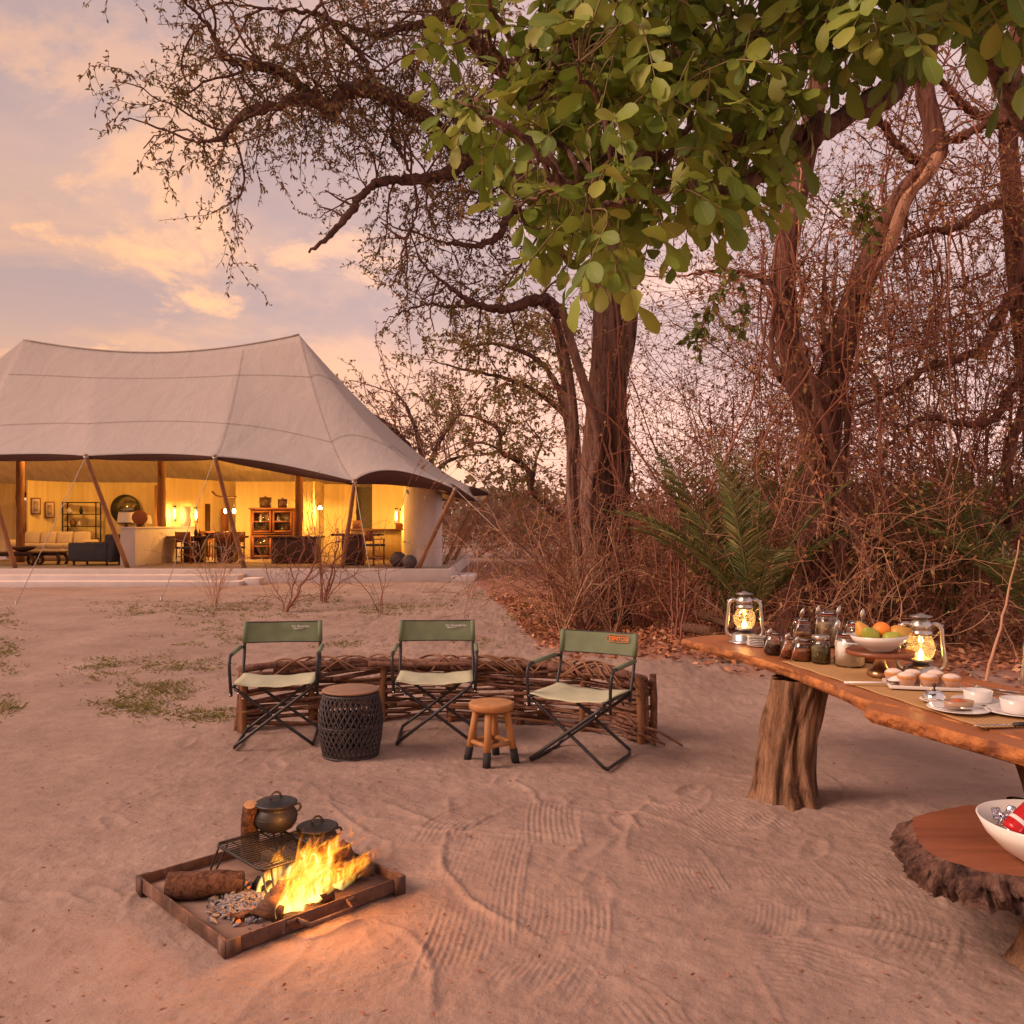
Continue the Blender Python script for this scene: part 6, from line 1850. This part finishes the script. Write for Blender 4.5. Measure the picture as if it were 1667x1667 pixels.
# ------------------------------------------------------------------ other trees
def far_tree(base, path, rad, crown_limbs, label, leafm, lsize, twm, PP, ln, gap, tw_r=.02, bias=(0, 0, .2), lab_cat='tree', grp='trees beyond the clearing'):
    t = thing('tree', base, label, lab_cat, grp); S, LF = [], []
    m_, p_ = trunk_tube(px(path), rad, rng.random() * 9, 20, 40); m_.build('trunk', 'tree_bark', t)
    for pth, rd in crown_limbs:
        mbl = MB(); q = limb(mbl, px(pth), rd, 8, 30, jit=.08); mbl.build('limb', 'limb_bark', t); spawn(S, LF, q, gap, ln, tw_r, 2, PP, bias, .15)
    twig_mesh(S, .04).build('twigs', twm, t)
    leaf_mesh(LF, lsize, .5).build('foliage', leafm, t, kind='stuff', smooth=False)
    return t


PM = Prm(seg=.28, wander=.32, up=.02, kid_gap=.38, kid_len=.5, kid_ang=.9, leaf=4.2, leaf_from=1, min_r=.009)
Ym = 30.0
far_tree(gz(W(925, 930, Ym)), [(925, 960, Ym), (928, 860, Ym), (935, 780, Ym), (930, 700, Ym), (915, 640, Ym)], [.38, .3, .27, .25, .2],
         [([(925, 680, Ym), (890, 650, Ym), (850, 625, Ym), (800, 610, Ym), (750, 600, Ym), (715, 590, Ym)], [.12, .1, .08, .06, .04, .02]),
          ([(930, 860, Ym), (868, 800, Ym), (862, 770, Ym), (835, 745, Ym), (815, 735, Ym), (812, 700, Ym), (775, 680, Ym), (740, 675, Ym)], [.13, .13, .12, .11, .10, .07, .05, .02]),
          ([(915, 640, Ym), (880, 590, Ym), (830, 565, Ym), (790, 560, Ym), (745, 570, Ym)], [.12, .09, .07, .05, .02]),
          ([(920, 640, Ym), (910, 570, Ym), (890, 520, Ym), (850, 500, Ym)], [.11, .08, .05, .02]),
          ([(868, 790, Ym), (872, 750, Ym), (880, 720, Ym), (860, 690, Ym)], [.06, .05, .04, .02]),
          ([(830, 740, Ym), (780, 720, Ym), (745, 735, Ym), (720, 750, Ym)], [.05, .04, .03, .01])],
         'olive-leaved tree with a crooked limb between tent and big tree', 'leaf_olive', .155, 'twig_red', PM, 1.75, .28)
Yf = 37.0
far_tree(gz(W(700, 900, Yf)), [(705, 900, Yf), (700, 820, Yf), (690, 760, Yf)], [.3, .25, .2],
         [([(690, 760, Yf), (660, 720, Yf), (630, 690, Yf), (600, 670, Yf)], [.15, .12, .08, .03]), ([(690, 760, Yf), (680, 710, Yf), (660, 660, Yf), (645, 640, Yf)], [.15, .1, .07, .03]),
          ([(695, 770, Yf), (715, 720, Yf), (735, 690, Yf), (750, 670, Yf)], [.14, .1, .07, .03]), ([(695, 780, Yf), (730, 750, Yf), (770, 740, Yf)], [.12, .09, .03]), ([(690, 760, Yf), (640, 745, Yf), (600, 720, Yf)], [.12, .08, .03])],
         'thin-twigged dark tree rising behind the tent roof', 'leaf_far', .15, 'twig_red', Prm(seg=.35, wander=.26, up=.03, kid_gap=.36, kid_len=.5, kid_ang=.7, leaf=2.5, leaf_from=1, min_r=.010), 2.3, .28, .03, (0, 0, .5))

PB = Prm(seg=.16, wander=.22, up=-.03, kid_gap=.26, kid_len=.5, kid_ang=.75, leaf=.35, leaf_from=1, min_r=.004)


def shrub(u, v, Y, h, nst, spread, label, mat='twig_red', leafm=None, lsz=.05, leaf=.3, arch=-.03, depth=2, grp='bare shrubs', r=.014, gap=.26, wander=.22, minr=.004, on_ground=True):
    base = np.array([ux(u, Y), Y, 0]); base = gz(base, -.03)
    S, LF = [], []; PP = Prm(seg=max(.09, h / 14), wander=wander, up=arch, kid_gap=gap, kid_len=.48, kid_ang=.75, leaf=leaf, leaf_from=1, min_r=minr)
    for k in range(nst):
        a = rng.random() * 2 * PI; sp = spread * math.sqrt(rng.random())
        d = np.array([math.cos(a) * sp, math.sin(a) * sp, 1.0]); grow(S, LF, base + np.array([math.cos(a), math.sin(a), 0]) * .1 * rng.random() * h * .5, d, h * (.65 + .5 * rng.random()), r * (.6 + .7 * rng.random()), depth, PP)
    t = thing('shrub', base, label, 'shrub', grp)
    A = np.array(S); A[:, 2] = np.maximum(A[:, 2], base[2]); A[:, 5] = np.maximum(A[:, 5], base[2] + .01)
    twig_mesh(A, .03).build('stems', mat, t)
    if LF and leafm: leaf_mesh(LF, lsz, .5).build('foliage', leafm, t, kind='stuff', smooth=False)
    return t


# small bare bushes in front of the tent
shrub(350, 985, 16.6, 1.25, 16, .28, 'straw-coloured bare bush with upright shoots before the tent steps', 'twig_straw', None, leaf=0, grp='small bushes before the tent', r=.007, gap=.3, arch=.0)
shrub(462, 995, 15.4, 1.55, 3, .28, 'bare thorny sapling with a single thin trunk before the cabinet', 'twig_red', None, leaf=0, grp='small bushes before the tent', r=.020, gap=.12, wander=.42, arch=.05)
shrub(528, 980, 17.0, 1.5, 6, .38, 'wide bare bush with forked stems before the desk', 'twig_red', None, leaf=0, grp='small bushes before the tent', r=.018, gap=.2, wander=.30, arch=.05)
shrub(620, 1000, 14.9, 1.35, 3, .20, 'sparse reddish sapling growing from the grass clump', 'twig_red', None, leaf=0, grp='small bushes before the tent', r=.010, gap=.35, arch=.03)
shrub(765, 970, 18.3, 1.5, 7, .45, 'pale grassy bush at the corner of the platform', 'twig_straw', None, leaf=0, grp='small bushes before the tent', r=.008, gap=.3, arch=.0)

TH = 'bare shrubs of the thicket'
for k, (u, v, Y, h, n_, sp, mat, lm, lf) in enumerate([
        (915, 0, 13.0, 1.3, 8, .45, 'twig_straw', 'leaf_olive', .3), (925, 0, 13.2, 1.8, 8, .4, 'twig_red', 'leaf_rust', .3), (915, 0, 12.2, 1.6, 10, .7, 'twig_straw', 'leaf_olive', .5),
        (950, 0, 12.3, 1.8, 12, .5, 'twig_red', 'leaf_olive', .6), (1000, 0, 12.2, 1.6, 10, .6, 'twig_straw', 'leaf_rust', .4), (1045, 0, 12.6, 2.0, 10, .6, 'twig_red', 'leaf_rust', .5),
        (1085, 0, 12.0, 2.4, 8, .35, 'twig_red', 'leaf_rust', .3), (1110, 0, 11.0, 1.9, 7, .25, 'twig_red', 'leaf_rust', .3), (1150, 0, 12.5, 2.2, 10, .6, 'twig_straw', 'leaf_rust', .4),
        (920, 0, 16.0, 1.7, 7, .4, 'twig_red', 'leaf_rust', 1.0)]):
    shrub(u, v, Y, h, n_, sp, 'straw-coloured twiggy shrub at the foot of the big tree' if mat == 'twig_straw' else 'reddish twiggy shrub at the foot of the big tree', mat, lm, .05 if Y < 15 else .08, lf, -.025, 2, 'shrubs round the big tree', .012)
for k, (u, Y, h, n_, sp, mat, lf) in enumerate([
        (1130, 14.5, 4.4, 7, .55, 'twig_red', .7), (1190, 13.5, 4.8, 8, .6, 'twig_red', .7), (1245, 12.6, 4.4, 7, .6, 'twig_red', .6), (1165, 17.5, 5.4, 8, .5, 'twig_red', .8), (1230, 16.5, 6.0, 7, .5, 'twig_red', .8),
        (1420, 12.6, 4.0, 6, .7, 'twig_red', .5), (1500, 13.0, 4.6, 7, .7, 'twig_red', .7), (1590, 12.5, 5.2, 8, .7, 'twig_red', .9), (1660, 12.8, 6.0, 9, .6, 'twig_red', .9), (1580, 15.5, 8.5, 10, .5, 'twig_dark', 1.2), (1650, 16.0, 9.0, 11, .5, 'twig_dark', 1.3)]):
    shrub(u, 0, Y, h, n_, sp, ('very tall dark shrub in the thicket by the gnarled tree' if mat == 'twig_dark' else 'tall reddish shrub between the big tree and the two-stemmed tree' if u < 1300 else 'tall reddish arching shrub between the two-stemmed and the gnarled tree'), mat, 'leaf_rust', .062, lf * 3.2, -.045, 2, TH, .016, .30, .17, .0034)
for k, (u, Y, h, n_, sp) in enumerate([(1290, 9.6, 1.5, 6, .8), (1350, 9.8, 1.8, 8, .8), (1420, 9.6, 1.6, 9, .9), (1480, 9.9, 1.5, 8, .9), (1560, 10.2, 1.4, 7, .9), (1630, 10.0, 1.5, 7, .8), (1390, 10.4, 2.0, 8, .8), (1200, 10.8, 1.4, 6, .8), (1530, 10.8, 2.0, 7, .8)]):
    shrub(u, 0, Y, h, n_, sp, 'low tangled straw-coloured shrub right behind the table' if k % 3 else 'low tangled reddish shrub right behind the table', 'twig_straw' if k % 3 else 'twig_red', 'leaf_rust', .055, .8, -.04, 2, 'tangled shrubs behind the table', .009, .26, .28, .003)
for k, (u, v0, Y, ut) in enumerate(((1597, 1110, 7.9, 1650), (1100, 1060, 10.6, 1095), (1108, 1065, 10.5, 1110), (1094, 1050, 10.8, 1078))):
    p0 = np.array([ux(u, Y), Y, 0]); p0 = gz(p0, -.03); p1 = W(ut + 10, 880 if k == 0 else 830, Y + .2)
    MB().tube(smooth_path([p0, p0 * .6 + p1 * .4 + np.array([.02, 0, 0]), p1], 16) + rng.normal(0, .006, (16, 3)), [.016, .012, .006], 6).build('sapling', 'twig_straw' if k == 0 else 'twig_red', loc=p0, label='slender pale leaning stem beside the cutlery' if k == 0 else 'thin straight bare sapling next to the firewood', cat='sapling', group=None if k == 0 else 'bare saplings by the firewood')
for k, (u, Y, h) in enumerate(((1050, 15.5, 1.7), (1095, 17.0, 1.8), (1135, 14.6, 1.5), (1175, 15.6, 1.9), (1260, 14.2, 1.9), (1390, 14.0, 2.0), (1450, 14.8, 2.1), (1520, 14.4, 2.2), (1610, 14.6, 2.4), (1320, 13.6, 1.8), (1010, 18.0, 1.8))):
    shrub(u, 0, Y, h, 12, .8, 'low rust-leaved bush in the undergrowth behind the saplings' if u < 1300 else 'low rust-leaved bush in the undergrowth behind the palms', 'twig_red', 'leaf_rust', .075, 3.2, -.02, 2, 'rust-leaved undergrowth', .012, .26, .26, .0045)
# bushes far behind, right of the tent
for k, (u, Y, h) in enumerate(((745, 40, 2.4), (775, 38, 2.2), (805, 36, 2.6), (845, 36, 2.0), (875, 38, 2.6), (720, 44, 2.6), (900, 30, 2.5))):
    shrub(u, 0, Y, h, 9, .8, 'dusky leafy bush standing beyond the tent corner', 'twig_red', 'leaf_far', .12, .9, -.02, 2, 'bushes beyond the tent', .018, .32, .26, .007)


# ------------------------------------------------------------------ palms
def palm(u, v, Y, n, L, label, lean=(0, 0)):
    base = gz(np.array([ux(u, Y), Y, 0])); t = thing('wild_palm', base, label, 'palm', 'wild palms in the thicket')
    z0 = base[2] + .25
    MB().tube([base + np.array([0, 0, -.05]), base + np.array([.02, 0, .3])], [.14, .10], 10, jit=.1).build('trunk', 'dark_bark', t)
    for k in range(n):
        a = 2 * PI * k / n + rng.normal(0, .25); el = rng.uniform(.92, 1.45); ln = L * rng.uniform(.75, 1.15)
        dh = np.array([math.cos(a), math.sin(a), 0]) + np.array([lean[0], lean[1], 0]) * .5; d = unit(np.array([*(dh[:2] * math.cos(el)), math.sin(el)])); p = base + np.array([0, 0, .25]); pts = [p]
        m = 18
        for i in range(m):
            d = unit(d + np.array([0, 0, -.055 - .02 * rng.random()])); p = p + d * ln / m; pts.append(p)
        pts = np.array(pts); mbf = MB(); mbf.tube(pts, [.013, .008, .003], 5, caps=False)
        T_ = np.gradient(pts, axis=0); T_ /= np.linalg.norm(T_, axis=1)[:, None]
        B, D, Ls = [], [], []
        for i in np.linspace(3, m - .01, 64):
            q = int(i); f = i - q; c = pts[q] * (1 - f) + pts[min(q + 1, m)] * f; tt = T_[q]; sd_ = unit(np.cross(tt, [0, 0, 1])); upn = np.cross(sd_, tt)
            for sg in (-1, 1):
                B.append(c); D.append(tt * .75 + sg * sd_ * .85 + upn * .18 + rng.normal(0, .07, 3)); Ls.append(ln * .24 * math.sin(PI * (.18 + .74 * (i / m))) * .62 * (.85 + .3 * rng.random()))
        mbf.leaves(B, D, Ls, .055, .10)
        mbf.build('frond', 'palm_leaf', t, smooth=False)


palm(1225, 0, 9.8, 14, 2.0, 'feathery palm growing at the foot of the two-stemmed tree')
palm(1185, 0, 10.9, 9, 2.7, 'taller palm between the saplings and the two-stemmed tree', (0, -.1))
palm(1545, 0, 10.6, 12, 2.1, 'dark green palm behind the fruit bowl lantern')
palm(1680, 0, 9.6, 12, 2.2, 'pale fronded palm above the cutlery', (-.3, 0))
palm(1450, 0, 11.2, 7, 2.2, 'palm half hidden between the tangled shrubs')

# ------------------------------------------------------------------ distant woodland (one mass)
LF = []; S = []
for k in range(190):
    Y = rng.uniform(48, 120); x = rng.uniform(-.75, .95) * Y; h = rng.uniform(2.0, 5.0) * (1.5 if rng.random() < .2 else 1)
    if -.62 * Y < x < -.06 * Y: h *= .8
    n_ = 170; a = rng.normal(0, 1, (n_, 3)) * np.array([h * .42, h * .42, h * .24]) + np.array([x, Y, h * .55]); a[:, 2] = np.clip(a[:, 2], .05, None)
    for q in a: LF.append((*q, *rng.normal(0, 1, 3)))
    S.append((x, Y, -.3, x + rng.normal(0, .3), Y, h * .7, .15, .05))
mb = leaf_mesh(LF, .75, .6, .1); mb.build('distant_woodland', 'leaf_far', kind='stuff', smooth=False, label='dusky line of woodland along the horizon', cat='woodland')

# ------------------------------------------------------------------ leaf litter, grass, debris
def litter_edge(x):
    return np.interp(x, [-1.2, -.2, .35, 1.0, 1.6, 2.6, 4.2, 6, 12], [24, 16.5, 11.2, 9.9, 9.3, 8.6, 8.2, 8.6, 9])


n_ = 34000
x = rng.uniform(-1.0, 9, n_); y = rng.uniform(7.9, 19, n_) - rng.random(n_) ** 2 * 2
keep = (y > litter_edge(x) + rng.normal(0, .35, n_)) & (np.abs(x) < .66 * y + .5)
x, y = x[keep], y[keep]
z = hgt0(x, y) + .008 + .03 * rng.random(len(x)) ** 2
dv = np.c_[rng.normal(size=len(x)), rng.normal(size=len(x)), rng.normal(0, .3, len(x))]
mb = MB(); mb.leaves(np.c_[x, y, z], dv, .055 + .045 * rng.random(len(x)), .55, -.02)
mb.build('leaf_litter', 'litter', kind='stuff', smooth=False, label='deep reddish brown fallen leaves under the trees', cat='leaf litter')

grassP = []
patches = [(240, 992, 60, 12), (430, 990, 80, 14), (350, 995, 30, 8), (520, 975, 50, 8), (620, 995, 45, 10), (650, 990, 30, 6), (770, 968, 50, 8), (190, 1090, 50, 14), (300, 1085, 40, 14), (220, 1150, 45, 14), (270, 1125, 50, 12), (8, 1010, 18, 16), (8, 1060, 20, 26),
           (10, 1150, 12, 12), (330, 1020, 30, 8), (380, 1040, 40, 8), (545, 1048, 40, 8), (710, 1035, 30, 8), (760, 1045, 30, 8), (340, 1165, 40, 10), (700, 985, 30, 6), (870, 1000, 40, 10), (930, 1020, 50, 12), (280, 1050, 40, 8)]
for (u, v, du, dv_) in patches:
    m = int(du * dv_ * (.42 if v < 1030 else .26))
    uu = u + rng.normal(0, du * .75, m); vv_ = np.clip(v + rng.normal(0, dv_ * .7, m), 940, 1300)
    for a, b in zip(uu, vv_):
        q = G(a, b)
        if vnoise(q[0], q[1], 2.2) > .40: grassP.append(gz(q, -.004))
grassP = np.array(grassP)
rep = np.repeat(grassP, 4, 0) + rng.normal(0, .035, (len(grassP) * 4, 3)) * np.array([1, 1, 0])
dv = np.c_[rng.normal(0, .55, len(rep)), rng.normal(0, .55, len(rep)), .35 + .6 * rng.random(len(rep))]
mb = MB(); mb.leaves(rep, dv, .04 + .05 * rng.random(len(rep)), .10, .25)
mb.build('grass', 'grass_blade', kind='stuff', smooth=False, label='short dry grass tufts scattered on the sand', cat='grass')

n_ = 1500
y = 2.6 + 12 * rng.random(n_) ** 1.6; x = rng.uniform(-.62, .62, n_) * y
z = hgt0(x, y) + .010
mb = MB(); mb.leaves(np.c_[x, y, z], np.c_[rng.normal(size=n_), rng.normal(size=n_), rng.normal(0, .12, n_)], .010 + .022 * rng.random(n_) ** 2, .35, 0)
mb.build('debris', 'twig_red', kind='stuff', smooth=False, label='tiny bits of bark and leaf scattered on the sand', cat='debris')

# soil under the litter shows browner: a mask on the ground mesh
co = np.empty(len(ground.data.vertices) * 3, np.float32); ground.data.vertices.foreach_get('co', co); co = co.reshape(-1, 3)
msk = sstep(co[:, 1] - litter_edge(co[:, 0]) + (vnoise(co[:, 0], co[:, 1], 2.5) - .5) * .9, -.5, .5) * sstep(co[:, 0], -2, -.4) * (1 - sstep(co[:, 1], 26, 40))
at = ground.data.attributes.new('soil', 'FLOAT', 'POINT'); at.data.foreach_set('value', msk.astype(np.float32))

# ================================================================== OVERHANGING BROAD-LEAVED TREE
def leaf_template(L, wr, curl, fold):
    nx_, ny_ = 5, 8; V = []; UV = []
    for j in range(ny_):
        s = j / (ny_ - 1); w = wr * L * .5 * np.interp(s, [0, .12, .3, .5, .68, .84, .94, 1], [.06, .34, .70, .93, 1.0, .84, .52, .16])
        for i in range(nx_):
            k = i / (nx_ - 1) * 2 - 1
            V.append((k * w, s * L, -curl * L * s * s + fold * abs(k) * w + .020 * abs(k) * math.sin(13 * s + 3 * k + 9 * curl))); UV.append((.5 + k * .5, s))
    i, j = np.meshgrid(np.arange(ny_ - 1), np.arange(nx_ - 1), indexing='ij'); i = i.ravel(); j = j.ravel()
    return np.array(V), np.stack([i * nx_ + j, i * nx_ + j + 1, (i + 1) * nx_ + j + 1, (i + 1) * nx_ + j], 1), np.array(UV)


ob = np.array([4.15, 5.3, 0.0]); ob = gz(ob)
bt = thing('broad_leaved_tree', ob, 'tree whose leafy green boughs hang over the clearing', 'tree')
tk = [ob + np.array([0, 0, -.1]), ob + np.array([-.05, 0, 1.2]), ob + np.array([-.15, -.1, 2.4]), ob + np.array([-.2, -.2, 3.4]), ob + np.array([-.1, -.2, 4.6]), ob + np.array([.15, -.3, 5.8]), ob + np.array([.1, -.5, 7.2])]
m_, p_ = trunk_tube(np.array(tk), [.24, .2, .18, .15, .11, .07, .02], 7.7, 26, 50); m_.build('trunk', 'tree_bark', bt)
boughs = [([tk[2], W(1600, 60, 3.9), W(1470, 130, 3.5), W(1400, 180, 3.35), W(1330, 212, 3.25), W(1240, 225, 3.15), W(1120, 245, 3.1), W(1000, 270, 3.1), W(930, 300, 3.1)], [.08, .06, .052, .045, .037, .026, .018, .012, .006]),
          ([tk[3], W(1650, -90, 3.9), W(1430, -20, 3.6), W(1260, 40, 3.5), W(1170, 75, 3.4), W(1080, 100, 3.4), W(940, 110, 3.5), W(840, 130, 3.6), W(760, 165, 3.7)], [.075, .058, .048, .04, .034, .026, .02, .014, .006]),
          ([W(1330, 212, 3.25), W(1280, 260, 3.15), W(1190, 310, 3.05), W(1090, 310, 3.0), W(1000, 330, 3.0), W(940, 345, 3.0)], [.036, .028, .022, .016, .011, .005]),
          ([W(1600, 60, 3.9), W(1560, 20, 3.5), W(1520, 0, 3.2), W(1480, -10, 3.0)], [.05, .035, .025, .012]),
          ([W(1650, -90, 3.9), W(1620, -40, 3.3), W(1600, 0, 3.0), W(1590, 30, 2.9)], [.05, .03, .02, .01])]
bpts = []
for path, rad in boughs:
    mbl = MB(); q = limb(mbl, np.array(path), rad, 10, 50, jit=.08); mbl.build('bough', 'tree_bark', bt); bpts.append(q)
poly = np.array([(760, -180), (715, 60), (715, 140), (750, 235), (825, 290), (868, 370), (925, 415), (985, 400), (1060, 380), (1130, 315), (1220, 300), (1305, 245), (1315, 150), (1350, 60), (1460, 40), (1560, 45), (1667, 60), (1850, 20), (1850, -200), (1300, -260)], float)


def inside(u, v):
    c = False; n_ = len(poly)
    for i in range(n_):
        (x1, y1), (x2, y2) = poly[i], poly[(i + 1) % n_]
        if (y1 > v) != (y2 > v) and u < (x2 - x1) * (v - y1) / (y2 - y1) + x1: c = not c
    return c


tips = []
while len(tips) < 760:
    u, v = rng.uniform(700, 1850), rng.uniform(-260, 400)
    if inside(u, v): tips.append((u, v))
mbt = MB(); leaflets = []
B0 = np.vstack(bpts)
for (u, v) in tips[:60]:
    q = W(u, v, rng.uniform(2.9, 3.6)); s0 = B0[np.argmin(((B0 - q) ** 2).sum(1))]; L0 = np.linalg.norm(q - s0)
    mbl = MB(); pth = limb(mbl, np.array([s0, (s0 + q) / 2 + np.array([0, 0, .12 * L0]) + rng.normal(0, .03, 3), q]), [.013, .009, .005], 7, 14, jit=.05); mbl.build('branchlet', 'tree_bark', bt); bpts.append(pth)
bpts = np.vstack(bpts)
for (u, v) in tips:
    far_f = np.clip((1000 - u) / 300, 0, 1)
    Yt = rng.uniform(2.75, 3.7) + far_f * 1.0 if u < 1380 else rng.uniform(2.3, 3.3)
    tip = W(u, v, Yt); dd = ((bpts - tip) ** 2).sum(1); src = bpts[np.argmin(dd)]
    L0 = np.linalg.norm(tip - src)
    if L0 > .48: continue
    ctrl = (src + tip) / 2 + np.array([0, 0, .10 * L0]) + rng.normal(0, .04, 3)
    pth = smooth_path([src, ctrl, tip], 10); mbt.tube(pth, [.0042, .0032, .0024], 5, caps=False)
    # compound leaf at the tip: rachis with pairs of leaflets and one at the end
    d = unit(tip - ctrl + np.array([0, 0, -.10]) + rng.normal(0, .10, 3)); rl = rng.uniform(.13, .22); sd_ = unit(np.cross(d, [0, 0, 1]) + rng.normal(0, .35, 3)); sd_ = unit(sd_ - d * np.dot(sd_, d)); nrm = np.cross(sd_, d)
    rp = [tip + d * rl * s + np.array([0, 0, -.25 * rl * s * s]) for s in np.linspace(0, 1, 6)]
    mbt.tube(np.array(rp), [.0030, .0018], 5, caps=False)
    npair = rng.integers(2, 4)
    for k in range(npair):
        c = rp[1 + int(round(k * 4 / max(1, npair - 1) * .85))]
        for sg in (-1, 1): leaflets.append((c, unit(sg * sd_ * 1.0 + d * (.35 + .25 * k) + rng.normal(0, .18, 3) + np.array([0, 0, -.25])), nrm, rng.uniform(.060, .122)))
    leaflets.append((rp[-1], unit(d + rng.normal(0, .12, 3) + np.array([0, 0, -.25])), nrm, rng.uniform(.080, .130)))
mbt.build('leaf_stalks', 'twig_green', bt)
tmpl = [leaf_template(1.0, w, c_, f) for w, c_, f in ((.54, .10, .22), (.60, .18, .14), (.50, .05, .30), (.56, -.06, .18), (.54, .30, .20))]
tm_obj = []
for k, (V, Fq, UV) in enumerate(tmpl):
    me = MB().add(V, Fq).mesh('leaf'); me.materials.append(MATS['broad_leaf']); me.polygons.foreach_set('use_smooth', np.ones(len(me.polygons), bool)); set_uv(me, UV); tm_obj.append(me)


def leaf_matrix(c, d, nrm, L):
    y = d; z = nrm + rng.normal(0, .45, 3); x = unit(np.cross(y, z)); z = np.cross(x, y)
    return np.column_stack([x, y, z]) * L


def vis(l):   # how large it shows
    c = l[0]; u = 833.5 + c[0] / c[1] * FPX; v = HOR - (c[2] - EYE) / c[1] * FPX
    return (l[3] / c[1]) if (-20 < u < 1690 and -20 < v < 900) else l[3] / c[1] * .1


leaflets.sort(key=vis, reverse=True)
rest = MB(); ruv = []
for k, (c, d, nrm, L) in enumerate(leaflets):
    R3 = leaf_matrix(c, d, nrm, L); ti = rng.integers(0, 5)
    if k < 300:
        o = bpy.data.objects.new('leaf', tm_obj[ti]); COL.objects.link(o); o.parent = bt
        M4 = Matrix([[*R3[0], c[0] - ob[0]], [*R3[1], c[1] - ob[1]], [*R3[2], c[2] - ob[2]], [0, 0, 0, 1]]); o.matrix_local = M4; ROOT[o.name] = c
    else:
        V, Fq, UV = tmpl[ti]; rest.add(V @ R3.T + c, Fq); ruv.append(UV)
o = rest.build('foliage', 'broad_leaf', bt, kind='stuff'); set_uv(o.data, np.vstack(ruv))
print('leaflets', len(leaflets))
